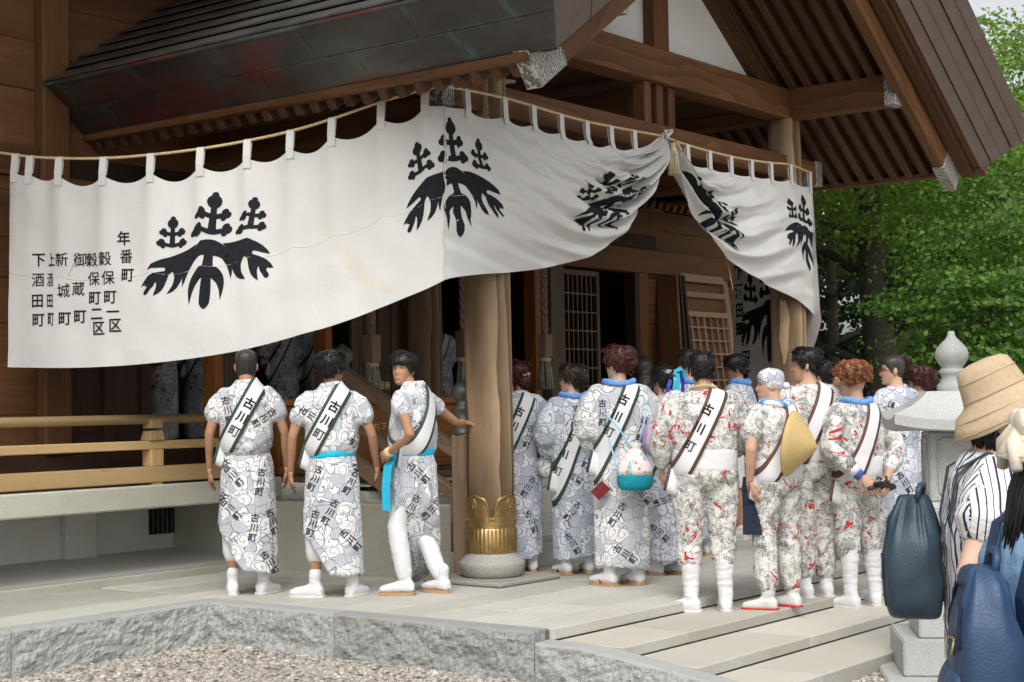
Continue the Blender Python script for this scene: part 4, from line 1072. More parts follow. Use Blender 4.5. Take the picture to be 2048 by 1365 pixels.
def dragon():
    t = NT('dragon print cotton'); uv = t.n('TexCoord').outputs['UV']
    oi = t.n('ObjectInfo'); mp = t.n('Mapping'); t.set(mp, 'Vector', uv); cb = t.n('CombineXYZ'); t.set(cb, 0, t.math('MULTIPLY', oi.outputs['Random'], 19.0)); t.set(cb, 1, t.math('MULTIPLY', oi.outputs['Random'], 7.0)); t.set(mp, 'Location', cb.outputs[0]); v = mp.outputs[0]
    n1 = t.n('TexNoise', {'Vector': v, 'Scale': 4.8, 'Detail': 5.0, 'Roughness': .62, 'Distortion': 2.6}); n2 = t.n('TexNoise', {'Vector': v, 'Scale': 16.0, 'Detail': 4.0, 'Roughness': .6, 'Distortion': 3.0})
    c = t.ramp(n2.outputs[0], [(.48, (.70,.69,.645)), (.62, (.34,.34,.345)), (.69, (.66,.65,.61))])
    smoke = t.ramp(n1.outputs[0], [(.53, 0), (.61, .8), (.65, .2)]); c = t.mix(smoke, c, (.13,.13,.14))
    body = t.ramp(t.n('TexNoise', {'Vector': v, 'Scale': 4.2, 'Detail': 2.0, 'Distortion': 1.8}).outputs[0], [(.545, 0), (.56, 1)])
    vo = t.n('TexVoronoi', {'Vector': v, 'Scale': 75.0}, feature='DISTANCE_TO_EDGE'); sc = t.math('LESS_THAN', vo.outputs['Distance'], .10)
    c = t.mix(t.math('MULTIPLY', body, t.math('MULTIPLY', sc, .65)), c, (.05,.05,.055))
    m2 = t.n('Mapping'); t.set(m2, 'Vector', v); t.set(m2, 'Location', (3.3,1.7,0))
    rn_ = t.n('TexNoise', {'Vector': m2.outputs[0], 'Scale': 4.6, 'Detail': 2.0, 'Distortion': 3.2}); red = t.ramp(rn_.outputs[0], [(.632, 0), (.642, 1), (.70, 1), (.712, 0)])
    c = t.mix(red, c, (.48,.035,.035))
    g = t.n('TexCoord').outputs['Object']; t.bump(t.noise(g, 12, 4, .6, .8).outputs[0], .4, .03)
    return t.out(c, .85, .12)
M['dragon'] = dragon()
def skin(name, c):
    t = NT(name); v = t.obj(); nz = t.noise(v, 18, 4); cc = t.ramp(nz.outputs[0], [(.3, tuple(x*.9 for x in c)), (.7, tuple(min(1, x*1.08) for x in c))])
    t.bump(t.noise(v, 120, 2).outputs[0], .06, .003)
    return t.out(cc, .6, .28, 0, **{'Subsurface Weight': .08, 'Subsurface Radius': (.02,.008,.004)})
M['skin_tan'] = skin('tanned skin', (.42,.225,.13)); M['skin'] = skin('skin', (.53,.325,.225)); M['skin_fair'] = skin('fair skin', (.62,.40,.30))
def hairm(name, c):
    t = NT(name); v = t.obj((40,40,3)); nz = t.noise(v, 1.5, 3); cc = t.ramp(nz.outputs[0], [(.3, tuple(x*.5 for x in c)), (.75, tuple(x*1.7 for x in c))])
    t.bump(nz.outputs[0], .5, .01); return t.out(cc, .45, .4)
M['hair_black'] = hairm('black hair', (.012,.011,.011)); M['hair_brown'] = hairm('dark brown hair', (.03,.018,.013)); M['hair_red'] = hairm('reddish hair', (.062,.017,.013))
M['hair_orange'] = hairm('orange curly hair', (.20,.075,.028)); M['hair_blond'] = hairm('blond brown hair', (.30,.17,.07)); M['hair_buzz'] = hairm('short cropped hair', (.035,.032,.027)); M['hair_wine'] = hairm('wine brown hair', (.055,.015,.014))
M['cotton'] = flat('white cotton', (.69,.69,.70), .9, .1, 0, .05, 7, .25)
M['sash_white'] = flat('white sash satin', (.71,.71,.72), .7, .25, 0, .03, 6)
M['sash_green'] = flat('dark green sash edge', (.045,.075,.055), .7, .2); M['sash_brown'] = flat('brown sash edge', (.12,.065,.05), .7, .2); M['sash_pink'] = flat('pink sash edge', (.72,.20,.30), .7, .2)
M['blue_towel'] = flat('blue towel', (.16,.34,.75), .95, .1, 0, .15, 40, .4); M['navy'] = flat('navy cloth', (.025,.032,.055), .9, .1, 0, .2, 30, .3)
M['cyan'] = flat('cyan cloth', (.03,.50,.75), .85, .15, 0, .1, 20); M['teal'] = flat('teal cloth', (.012,.27,.36), .8, .2, 0, .1, 20, .2)
M['tan_sole'] = flat('tan sandal sole', (.42,.29,.16), .8, .2); M['white_sole'] = flat('white shoe rubber', (.66,.65,.62), .7, .3); M['red'] = flat('red cloth', (.62,.025,.03), .8, .2, 0, .15, 15, .2)
M['eye'] = flat('dark eye', (.008,.006,.005), .25, .5, 0, 0); M['lip'] = flat('lips', (.38,.15,.12), .5, .4, 0, .05)
M['obi'] = flat('grey patterned belt', (.33,.32,.34), .85, .15, 0, .75, 55, .2); M['gold'] = flat('beads', (.55,.40,.22), .5, .4, 0, .2)
M['maroon'] = flat('maroon purse', (.16,.012,.02), .7, .3, 0, .4, 60); M['lilac'] = flat('lilac gauze', (.55,.38,.58), .8, .2, 0, .2, 12)

# ------------------------------------------------------------------ people: geometry
_vox_scene = None
def voxel(parts, size, smooth_it=4, fac=.5):
    """union of closed shells as one continuous surface"""
    V, F = merge(parts); me = mesh_of(V, F); o = bpy.data.objects.new('tmp', me); col.objects.link(o)
    m = o.modifiers.new('r', 'REMESH'); m.mode = 'VOXEL'; m.voxel_size = size; m.use_smooth_shade = True
    s = o.modifiers.new('s', 'SMOOTH'); s.iterations = smooth_it; s.factor = fac
    dg = bpy.context.evaluated_depsgraph_get(); out = bpy.data.meshes.new_from_object(o.evaluated_get(dg))
    bpy.data.objects.remove(o); bpy.data.meshes.remove(me); out.polygons.foreach_set('use_smooth', [True]*len(out.polygons)); return out
def loft(rings, n=20, ex=2.0):
    """rings: (centre, ax, ay, rx, ry); closed shell"""
    V, F = [], []
    for c, ax, ay, rx, ry in rings:
        for k in range(n):
            a = 2*math.pi*k/n; ca, sa = math.cos(a), math.sin(a)
            x = math.copysign(abs(ca)**(2/ex), ca)*rx; y = math.copysign(abs(sa)**(2/ex), sa)*ry
            V.append(c+ax*x+ay*y)
    for i in range(len(rings)-1):
        for k in range(n): F.append((i*n+k, i*n+(k+1)%n, (i+1)*n+(k+1)%n, (i+1)*n+k))
    V.append(rings[0][0].copy()); V.append(rings[-1][0].copy()); a, b = len(V)-2, len(V)-1; m = (len(rings)-1)*n
    for k in range(n): F.append((a, (k+1)%n, k)); F.append((b, m+k, m+(k+1)%n))
    return V, F
def limb(pts, rads, n=12, flat_=1.0, ref=Vector((1,0,0))):
    pts = [Vector(p) for p in pts]; out = []
    for i, p in enumerate(pts):
        t = (pts[min(i+1,len(pts)-1)]-pts[max(i-1,0)]).normalized(); a = ref-t*ref.dot(t)
        if a.length < .1: a = Vector((0,1,0))-t*t.y
        a.normalize(); b = t.cross(a); out.append((p, a, b, rads[i], rads[i]*flat_))
    # rounded ends
    t0 = (pts[0]-pts[1]).normalized()*rads[0]*.6; t1 = (pts[-1]-pts[-2]).normalized()*rads[-1]*.6
    out.insert(0, (out[0][0]+t0, out[0][1], out[0][2], rads[0]*.5, rads[0]*.5*flat_)); out.append((out[-1][0]+t1, out[-1][1], out[-1][2], rads[-1]*.5, rads[-1]*.5*flat_))
    return loft(out, n)
X_, Y_, Z_ = Vector((1,0,0)), Vector((0,1,0)), Vector((0,0,1))
def ring(z, rx, ry, cx=0, cy=0): return (Vector((cx,cy,z)), X_, Y_, rx, ry)
def mid(a, b, t, lift=(0,0,0)): return Vector(a).lerp(Vector(b), t)+Vector(lift)

HP = [(-.118,.010,.055,-.02),(-.112,.028,.074,.0),(-.10,.041,.084,.02),(-.08,.052,.087,.045),(-.06,.059,.087,.062),(-.03,.066,.086,.078),(0,.071,.084,.09),(.03,.074,.087,.097),(.06,.074,.085,.098),(.085,.067,.073,.088),(.104,.048,.05,.064),(.114,.026,.027,.036),(.118,.006,.006,.008)]
HZ = [p[0] for p in HP]
def head_pt(th, z, off=0.0, face=1.0):
    w, f, b = (sm(HZ, [p[i] for p in HP], z) for i in (1,2,3))
    s, c = math.sin(th), math.cos(th)
    x = w*math.copysign(abs(s)**.9, s); y = (f if c > 0 else b)*math.copysign(abs(c)**.85, c)
    p = Vector((x, y, z))
    if c > 0 and face:
        g = lambda x0, z0, sx, sz: math.exp(-((x-x0)/sx)**2-((z-z0)/sz)**2)
        d = .020*g(0,-.030,.013,.016)+.011*g(0,-.008,.010,.022)-.010*(g(.031,.004,.016,.011)+g(-.031,.004,.016,.011))
        d += .005*(g(.03,.024,.022,.008)+g(-.03,.024,.022,.008))+.005*(g(.042,-.03,.018,.018)+g(-.042,-.03,.018,.018))
        d += .007*g(0,-.064,.022,.008)-.003*g(0,-.0655,.024,.003)+.006*g(0,-.074,.018,.006)+.006*g(0,-.1,.02,.012)-.004*g(0,-.086,.02,.006)
        p.y += d
    if off:
        n = Vector((x/max(w,.02)**2*.006, y/max(f if c > 0 else b, .02)**2*.006, (z/.118)*.9/1.0*abs(z/.118)*.12+ (z/.118**2)*.006)); n.normalize(); p += n*off
    return p
def head_mesh():
    NT_, NZ = 44, 40; V = []
    zs = [-.118+.236*(.5-.5*math.cos(math.pi*(j/NZ)))*1.0 for j in range(NZ+1)]
    zs = [lerp(-.118, .118, j/NZ) for j in range(NZ+1)]
    for z in zs:
        for k in range(NT_): V.append(head_pt(2*math.pi*k/NT_, z))
    F = [(j*NT_+k, (j+1)*NT_+k, (j+1)*NT_+(k+1)%NT_, j*NT_+(k+1)%NT_) for j in range(NZ) for k in range(NT_)]
    F.append(tuple(range(NT_))); F.append(tuple(reversed([NZ*NT_+k for k in range(NT_)])))
    return V, F
def ellipsoid(c, rx, ry, rz, n=10, m=7, rot=None):
    V, F = [], []
    for j in range(m+1):
        ph = math.pi*j/m
        for k in range(n):
            a = 2*math.pi*k/n; p = Vector((rx*math.sin(ph)*math.cos(a), ry*math.sin(ph)*math.sin(a), rz*math.cos(ph)))
            V.append(Vector(c)+(rot @ p if rot else p))
    F = [(j*n+k, (j+1)*n+k, (j+1)*n+(k+1)%n, j*n+(k+1)%n) for j in range(m) for k in range(n)]
    return V, F
def hand_parts(wrist, d, palm_n, k=1.0, curl=.35, side=1, fist=False):
    """wrist point, direction of fingers, palm normal; side: thumb to +1/-1 of d x palm_n"""
    d = Vector(d).normalized(); pn = Vector(palm_n); pn = (pn-d*pn.dot(d)).normalized(); l = d.cross(pn)*side
    w = Vector(wrist); P = []
    P.append(loft([(w-d*.02*k, l, pn, .026*k, .020*k), (w+d*.02*k, l, pn, .034*k, .017*k), (w+d*.06*k, l, pn, .041*k, .016*k), (w+d*.092*k, l, pn, .040*k, .013*k), (w+d*.10*k, l, pn, .034*k, .008*k)], 12))
    if fist: curl = 1.25
    for i, (o, L) in enumerate(((.029,.070), (.0098,.080), (-.0098,.075), (-.029,.058))):
        p = w+d*.088*k+l*o*k; pts = [p-d*.02*k, p]; dd = d.copy(); a = curl*(.8+.12*i)
        for s in (.44,.32,.24):
            q = Matrix.Rotation(a, 3, l*side if side > 0 else l*side); dd = (math.cos(a)*dd + math.sin(a)*pn).normalized() if False else (dd*math.cos(a)+pn*math.sin(a)); dd.normalize()
            pn2 = (pn-dd*pn.dot(dd)).normalized() if (pn-dd*pn.dot(dd)).length > .05 else -d
            pts.append(pts[-1]+dd*L*s*k); a = a*.95
            pn_local = pn2
            if fist: dd = (dd*math.cos(.5)+pn_local*math.sin(.5)).normalized()
        P.append(tube_data(pts, [.0095*k,.0092*k,.0085*k,.0075*k,.006*k], 7))
    th = w+d*.022*k+l*.030*k
    P.append(tube_data([th-l*.012*k, th+l*.016*k+d*.022*k+pn*.006*k, th+l*.022*k+d*.05*k+pn*.016*k, th+l*.016*k+d*.072*k+pn*.024*k], [.013*k,.0115*k,.0095*k,.007*k], 7))
    return P
def foot_parts(ank, yaw, k=1.0, grow=0.0):
    c, s = math.cos(yaw), math.sin(yaw); fy = Vector((-s, c, 0)); fx = Vector((c, s, 0)); a = Vector((ank[0], ank[1], 0)); g = grow
    R = [(a-fy*.062*k+Z_*(.030*k+ank[2]), fx, Z_, .020*k+g, .022*k+g), (a-fy*.04*k+Z_*(.042*k+ank[2]), fx, Z_, .033*k+g, .040*k+g), (a+Z_*(.046*k+ank[2]), fx, Z_, .036*k+g, .044*k+g), (a+fy*.05*k+Z_*(.038*k+ank[2]), fx, Z_, .040*k+g, .036*k+g), (a+fy*.10*k+Z_*(.030*k+ank[2]), fx, Z_, .044*k+g, .028*k+g), (a+fy*.15*k+Z_*(.024*k+ank[2]), fx, Z_, .042*k+g, .021*k+g), (a+fy*.185*k+Z_*(.019*k+ank[2]), fx, Z_, .028*k+g, .015*k+g)]
    return loft(R, 14, 2.4)
def cyl_uv(me, cx=0.0, cy=0.0, R=.2):
    l = me.uv_layers.new(name='UVMap'); co = [v.co for v in me.vertices]
    buf = [0.0]*(2*len(me.loops))
    for p in me.polygons:
        n = p.normal; ax, ay, az = abs(n.x), abs(n.y), abs(n.z)
        for li, vi in zip(p.loop_indices, p.vertices):
            q = co[vi]
            if az > .85: buf[2*li] = q.x*1.05; buf[2*li+1] = q.y+3.1
            elif ax > ay: buf[2*li] = q.y*1.05+(4.3 if n.x > 0 else 7.7); buf[2*li+1] = q.z
            else: buf[2*li] = q.x*1.05; buf[2*li+1] = q.z+(0 if n.y < 0 else 5.0)
    l.data.foreach_set('uv', buf)
def wrinkle(me, amp, sc=(7,7,4), seed=0.0, fn=None):
    ns = [v.normal.copy() for v in me.vertices]
    for v, n in zip(me.vertices, ns):
        q = Vector((v.co.x*sc[0]+seed, v.co.y*sc[1]+v.co.z*2.2, v.co.z*sc[2]))
        a = amp*(fn(v.co) if fn else 1.0)
        w = noise.noise(q)+.5*(1-2*abs(noise.noise(q*2.1+Vector((5,3,1)))))+.25*noise.noise(q*4.3)
        v.co += n*(w*a)
class Person: pass
FWD_AZ = 37.69
def person(label, foot_px, z, head_y, az, head_az=None, head_tilt=0.0, skin_m='skin', build=1.0, H=None, sx=.0, stance=.10, foot_yaw=(.15,-.15), arms=None, group=None, lean=0.0, shoes='tabi', loc=None, legs=None, neck_f=0.0, voxs=.015, gender='m', head_scale=1.0):
    """places a figure: feet at foot_px on level z, crown at head_y; az: heading in degrees (camera looks along 37.7)"""
    P = Person(); base = atz(*foot_px, z) if loc is None else Vector(loc); P.base = base
    if H is None:
        dep = (base-CAM).dot(CF); yb = proj2(base)[1]; H = (yb-head_y)/FPX*dep
    P.H = H; k = H/1.70; P.k = k; P.rz = R_(az-90); P.b = build
    P.root = empty('person', base, P.rz, label, 'person', group)
    W = Matrix.Translation(base) @ Matrix.Rotation(P.rz, 4, 'Z'); P.W = W; P.Wi = W.inverted()
    v = P.Wi.to_3x3() @ (CAM-base); v.z = 0; P.cn = v.normalized(); P.cr = Z_.cross(P.cn)   # towards camera, camera right (local)
    if P.cr.dot(P.Wi.to_3x3() @ CR) < 0: P.cr = -P.cr
    A = arms or {}
    sh = lambda s: Vector((s*.185*build, -.005+neck_f*.4, 1.385))*k
    P.sh = {s: sh(s) for s in (-1, 1)}
    P.el = {s: (Vector(A[s][0])*k if s in A else Vector((s*.255*build, -.03, 1.10))*k) for s in (-1, 1)}
    P.wr = {s: (Vector(A[s][1])*k if s in A else Vector((s*.275*build, .045, .85))*k) for s in (-1, 1)}
    P.hd = {s: (Vector(A[s][2]) if s in A and len(A[s]) > 2 else (P.wr[s]-P.el[s])+Vector((0,.03,0))) for s in (-1, 1)}
    P.pn = {s: (Vector(A[s][3]) if s in A and len(A[s]) > 3 else Vector((-s,.2,0))) for s in (-1, 1)}
    P.fist = {s: (A[s][4] if s in A and len(A[s]) > 4 else False) for s in (-1, 1)}
    L = legs or {}
    P.hip = {s: Vector((s*.088*build, 0, .90))*k for s in (-1, 1)}
    P.ank = {s: (Vector(L[s][1]) if s in L else Vector((s*stance, -.03, .0)))*k for s in (-1, 1)}
    P.kn = {s: (Vector(L[s][0])*k if s in L else mid(P.hip[s], P.ank[s]+Vector((0,0,.08*k)), .52, (0,.02*k,0))) for s in (-1, 1)}
    P.fy = {-1: foot_yaw[0], 1: foot_yaw[1]}
    b = build; parts = []
    P.torso = lambda g=0.0: [ring(.84*k,(.13*b+g)*k,(.10+g)*k), ring(.92*k,(.165*b+g)*k,(.118*b+g)*k), ring(1.0*k,(.158*b+g)*k,(.112*b+g)*k), ring(1.08*k,(.148*b+g)*k,(.105*b+g)*k,0,.005), ring(1.2*k,(.165*b+g)*k,(.115*b+g)*k,0,.005), ring(1.30*k,(.182*b+g)*k,(.115*b+g)*k,0,0), ring(1.37*k,(.178*b+g)*k,(.10*b+g)*k,0,-.005+neck_f*.2), ring(1.42*k,(.135*b+g)*k,(.08+g)*k,0,-.008+neck_f*.35), ring(1.455*k,(.07*b+g)*k,(.06+g)*k,0,-.005+neck_f*.5)]
    parts.append(loft(P.torso(), 22, 2.2))
    hc = Vector((0, .025+neck_f, 1.582))*k; P.hc = hc
    parts.append(limb([Vector((0,-.012+neck_f*.4,1.40))*k, Vector((0,-.004+neck_f*.7,1.47))*k, Vector((0,.008+neck_f*.95,1.535))*k], [.066*k*b**.5,.054*k*b**.5,.052*k*b**.5]))
    for s in (-1, 1):
        parts.append(limb([P.sh[s]+Vector((-s*.02,0,0)), mid(P.sh[s],P.el[s],.4), P.el[s], mid(P.el[s],P.wr[s],.35), P.wr[s]], [.052*k*b,.045*k*b,.0365*k*b,.037*k*b,.0245*k*b]))
        an = P.ank[s]+Vector((0,0,.075*k))
        parts.append(limb([P.hip[s], mid(P.hip[s],P.kn[s],.45), P.kn[s], mid(P.kn[s],an,.35,(0,-.018*k,0)), mid(P.kn[s],an,.75), an], [.086*k*b,.070*k*b,.051*k*b**.7,.051*k*b**.6,.038*k,.034*k]))
        parts.append(foot_parts(P.ank[s], P.fy[s], k))
    me = voxel(parts, voxs*k, 5)
    V = [v.co.copy() for v in me.vertices]; F = [tuple(p.vertices) for p in me.polygons]; bpy.data.meshes.remove(me); mi = [0]*len(F)
    # head and hands join the same mesh
    ha = R_((head_az-az) if head_az is not None else 0.0); HR = Matrix.Rotation(ha, 3, 'Z') @ Matrix.Rotation(R_(head_tilt), 3, 'X'); P.HR = HR
    hk = k*.99*head_scale*(1.0 if gender == 'm' else .97); P.hk = hk
    P.head = lambda p: hc+HR @ (Vector(p)*hk)
    extra = []; hv, hf = head_mesh(); extra.append(([P.head(p) for p in hv], hf, 0))
    for s in (-1, 1):
        ev, ef = ellipsoid((s*.0735,-.008,-.006), .010,.020,.031, 10, 6, Matrix.Rotation(s*.35, 3, 'Z')); extra.append(([P.head(p) for p in ev], ef, 0))
        ev, ef = ellipsoid((s*.0310, head_pt(math.asin(min(1,.031/.07)),.003).y-.0035,.003), .0145,.0065,.0046, 10, 6); extra.append(([P.head(p) for p in ev], ef, 1))
        by = head_pt(.42,.024).y; ev, ef = ellipsoid((s*.032, by-.001,.0235), .020,.0055,.0032, 10, 5, Matrix.Rotation(-s*.30, 3, 'Z') @ Matrix.Rotation(-s*.1, 3, 'Y')); extra.append(([P.head(p) for p in ev], ef, 1))
        for q in hand_parts(P.wr[s], P.hd[s], P.pn[s], k*.97*(1.0 if gender == 'm' else .92), .32, -s if True else s, P.fist[s]): extra.append((q[0], q[1], 0))
    ev, ef = ellipsoid((0, head_pt(0,-.067).y-.004,-.0675), .022,.0065,.0068, 12, 6); extra.append(([P.head(p) for p in ev], ef, 2))
    for q, f, m in extra:
        o = len(V); V += q; F += [tuple(i+o for i in t) for t in f]; mi += [m]*len(f)
    bm_ = mesh_of(V, F, True, 'body', mi); P.body = link('body', bm_, P.root, [M[skin_m], M['eye'], M['lip']], False)
    return P
def add(P, name, me, mt, parent=None):
    return link(name, me, parent or P.root, mt, False)
def hair(P, style='short', mt='hair_black', thick=.014, line=.055, back=-.07, strands=160, seed=1, rough=.35):
    """scalp shell hugging the head plus loose locks"""
    rr = random.Random(seed); NTh, NZ = 48, 34; V = []
    def side_line(th):   # lowest z of the hair at azimuth th (0 = face)
        a = abs(((th+math.pi) % (2*math.pi))-math.pi)
        return pl([0,.75,1.15,1.45,1.75,2.2,3.2], [line,line-.006,line-.04,-.028,-.02,back,back], a)
    for j in range(NZ+1):
        z = lerp(-.112, .118, j/NZ)
        for k in range(NTh):
            th = 2*math.pi*k/NTh; d = (z-side_line(th))/.012; e = max(-1, min(1, d))
            tt = thick*(.85+.5*max(0, (z-.02)/.1)); q = Vector((math.sin(th)*3.1, math.cos(th)*3.1, z*26))
            off = (-.010 if e < -.5 else tt*(e+.5)/1.5)+ (rough*tt*noise.noise(q*1.4+Vector((seed*3,0,0))) if e > .3 else 0)
            V.append(P.head(head_pt(th, z, off, 0)))
    F = [(j*NTh+k, (j+1)*NTh+k, (j+1)*NTh+(k+1)%NTh, j*NTh+(k+1)%NTh) for j in range(NZ) for k in range(NTh)]
    F.append(tuple(reversed([NZ*NTh+k for k in range(NTh)])))
    parts = [(V, F)]
    for i in range(int(strands*2.6) if style != 'curly' else int(strands*1.5)):
        th = rr.uniform(0, 2*math.pi); z = rr.uniform(side_line(th)+.005, .112)
        p = head_pt(th, z, thick*.6, 0); nrm = Vector((p.x, p.y*.8, p.z*.9)).normalized()
        if style in ('short', 'bob'):
            nn_ = nrm; dn = Vector((p.x*.3, p.y*.3-.02, -.05 if z < .07 else .01)); L = rr.uniform(.022,.034) if style == 'short' else .05
            q1 = p+nrm*.007+dn.normalized()*L*.5; q2 = p+nrm*.002+dn.normalized()*L+Vector((rr.uniform(-.006,.006),rr.uniform(-.006,.006),rr.uniform(-.004,.004)))
            parts.append(tube_data([P.head(p), P.head(q1), P.head(q2)], [.0036*P.hk,.0034*P.hk,.001*P.hk], 3))
        elif style == 'curly':
            c = p+nrm*rr.uniform(.0, .028); r = rr.uniform(.007,.013); ax = Vector((rr.uniform(-1,1),rr.uniform(-1,1),rr.uniform(-1,1))).normalized(); a = ax.orthogonal().normalized(); b = ax.cross(a)
            pts = [P.head(c+a*(r*math.cos(t*1.1))+b*(r*math.sin(t*1.1))+ax*(.003*t)) for t in range(7)]
            parts.append(tube_data(pts, .0034*P.hk, 4))
    v, f = merge(parts); return add(P, 'hair', mesh_of(v, f, True), M[mt])
def bun(P, c, r, mt, n=60, seed=3, parent=None):
    rr = random.Random(seed); parts = [ellipsoid(P.head(c), r*P.hk, r*P.hk, r*.9*P.hk, 12, 8)]
    for i in range(n):
        ax = Vector((rr.uniform(-1,1),rr.uniform(-1,1),rr.uniform(-1,1))).normalized(); a = ax.orthogonal().normalized(); b = ax.cross(a); ph = rr.uniform(0,6)
        pts = [P.head(Vector(c)+(a*math.cos(ph+t*.35)+b*math.sin(ph+t*.35))*r*rr.uniform(.96,1.12)) for t in range(6)]
        parts.append(tube_data(pts, .005*P.hk, 4))
    v, f = merge(parts); return link('hair_bun', mesh_of(v, f, True), parent or P.root, M[mt], False)
def skirt_shell(P, ztop, hem, prof, folds=9, amp=.035, n=64, nz=26, seed=0, cx=lambda z: 0, cy=lambda z: 0):
    """closed shell from ztop down to hem(theta); prof(z)->(rx,ry)"""
    k = P.k; V, F = [], []
    for j in range(nz+1):
        for i in range(n):
            a = 2*math.pi*i/n; zz = lerp(ztop, hem(a), j/nz); rx, ry = prof(zz); s = j/nz
            m = 1+amp*s*math.sin(folds*a+2.2*math.sin(a*2+seed)+seed)+amp*.6*s*math.sin((folds*1.7)*a+seed*2)
            V.append(Vector((cx(zz)+rx*m*math.cos(a), cy(zz)+ry*m*math.sin(a), zz))*k)
    for j in range(nz):
        for i in range(n): F.append((j*n+i, (j+1)*n+i, (j+1)*n+(i+1)%n, j*n+(i+1)%n))
    V.append(Vector((cx(ztop),cy(ztop),ztop))*k); hz = sum(hem(2*math.pi*i/n) for i in range(n))/n; V.append(Vector((cx(hz),cy(hz),hz+.03))*k); a, b = len(V)-2, len(V)-1
    for i in range(n): F.append((a, i, (i+1)%n)); F.append((b, nz*n+(i+1)%n, nz*n+i))
    return V, F
def sash(P, bvhs, edge='sash_green', hi=1, low=.95, w=.128, text=True, top=(.085,1.44), drop=.16, tsize=.080, side_drop=True, tc=None, off=.014):
    """shoulder sash: loop over shoulder 'hi' to the opposite hip"""
    k = P.k; S = Vector((hi*top[0],0,top[1]))*k; Hp = Vector((-hi*.175*P.b,0,low))*k
    d1 = (S-Hp).normalized(); C = (S+Hp)/2; N = d1.cross(Y_).normalized(); na, nw = 72, 6
    rows = []
    for j in range(nw+1):
        o = N*((j/nw-.5)*w*k); rr_ = []
        for i in range(na):
            a = 2*math.pi*i/na; d = d1*math.cos(a)+Y_*math.sin(a); best = 0
            h = bvhs.ray_cast(C+o+d*1.2*k, -d, 1.2*k); best = (h[0]-(C+o)).length if h[0] is not None else None
            rr_.append(best)
        known = [r for r in rr_ if r is not None] or [.15*k]; rr_ = [r if r is not None else .05*k for r in rr_]
        for _ in range(3): rr_ = [max(rr_[i], .25*rr_[i-1]+.5*rr_[i]+.25*rr_[(i+1)%na]) if _ < 1 else .25*rr_[i-1]+.5*rr_[i]+.25*rr_[(i+1)%na]+.001 for i in range(na)]
        rows.append([C+o+(d1*math.cos(2*math.pi*i/na)+Y_*math.sin(2*math.pi*i/na))*(rr_[i]+off*k) for i in range(na)])
    V = [p for r in rows for p in r]; F, mi = [], []
    for j in range(nw):
        for i in range(na): F.append((j*na+i, j*na+(i+1)%na, (j+1)*na+(i+1)%na, (j+1)*na+i)); mi.append(1 if j in (0, nw-1) else 0)
    if side_drop:   # tails hanging at the hip
        o = len(V); L = drop*k; e0 = C-d1*((S-Hp).length*.5)+P.cn*.02*k
        hh = bvhs.ray_cast(e0+P.cn*.8*k, -P.cn, 1.6*k); e0 = (hh[0] if hh[0] is not None else e0)+P.cn*.022*k+d1*.05*k
        for i in range(5):
            t = i/4; c = e0+(-d1*.55-Z_*.45)*(L*t)+P.cn*(.012*math.sin(t*3))*k; q = N*(w*.5*k)
            V += [c-q, c-q*.66, c+q*.66, c+q]
        for i in range(4):
            for q in range(3): F.append((o+i*4+q, o+i*4+q+1, o+(i+1)*4+q+1, o+(i+1)*4+q)); mi.append(0 if q == 1 else 1)
    me = mesh_of(V, F, True, 'sash', mi); so = link('sash', me, P.root, [M['sash_white'], M[edge]], False)
    md = so.modifiers.new('thick', 'SOLIDIFY'); md.thickness = .004*k; md.offset = 0
    if text:
        b = BVHTree.FromPolygons(V, F); ch = []; n = P.cn
        up = d1-n*d1.dot(n); up.normalize(); rt = up.cross(n); L = (S-Hp).length
        if rt.dot(P.cr) < 0: rt = -rt
        rt = up.cross(n)
        for q, c_ in enumerate('古川町'):
            c = C+d1*(L*(.24-.21*q)) if tc is None else C+d1*(L*(tc-.21*q))
            ch.append((c_, c, rt, up, tsize*k, 1.0, .012 if c_ == '町' else .03))
        v, f = stamp(ch, b, n, .005)
        if f: tag(link('lettering', mesh_of(v, f), so, M['ink'], False), kind='stuff')
    return so
def prints(P, garment, me, spots, size=.060, text='古川町', bold=.014, name='lettering'):
    """black characters printed on a garment; spots: (metres right, height, angle deg[, size])"""
    b = bvh_of(me); k = P.k; V, F = [], []
    for di, (n, r) in enumerate(((P.cn, P.cr), (Matrix.Rotation(2.1,3,'Z') @ P.cn, Matrix.Rotation(2.1,3,'Z') @ P.cr), (Matrix.Rotation(-2.1,3,'Z') @ P.cn, Matrix.Rotation(-2.1,3,'Z') @ P.cr))):
        ch = []
        for sp in (spots if di == 0 else [(-x*.8, z+.04, -a) for x, z, a, *_ in spots[::2]]):
            x, z, a = sp[:3]; a = a*1.6+(180 if int(abs(x)*1000+z*100) % 4 == 1 else 0); s = sp[3] if len(sp) > 3 else size; a = R_(a)
            up = Z_*math.cos(a)+r*math.sin(a); rt = r*math.cos(a)-Z_*math.sin(a)
            for q, c_ in enumerate(text): ch.append((c_, r*(x*k)+Z_*(z*k)+up*((1-q)*s*1.12*k), rt, up, s*k, 1.0, bold))
        v, f = stamp(ch, b, n, .0045); o = len(V); V += v; F += [tuple(i+o for i in t) for t in f]
    return tag(link(name, mesh_of(V, F), garment, M['ink'], False), kind='stuff')
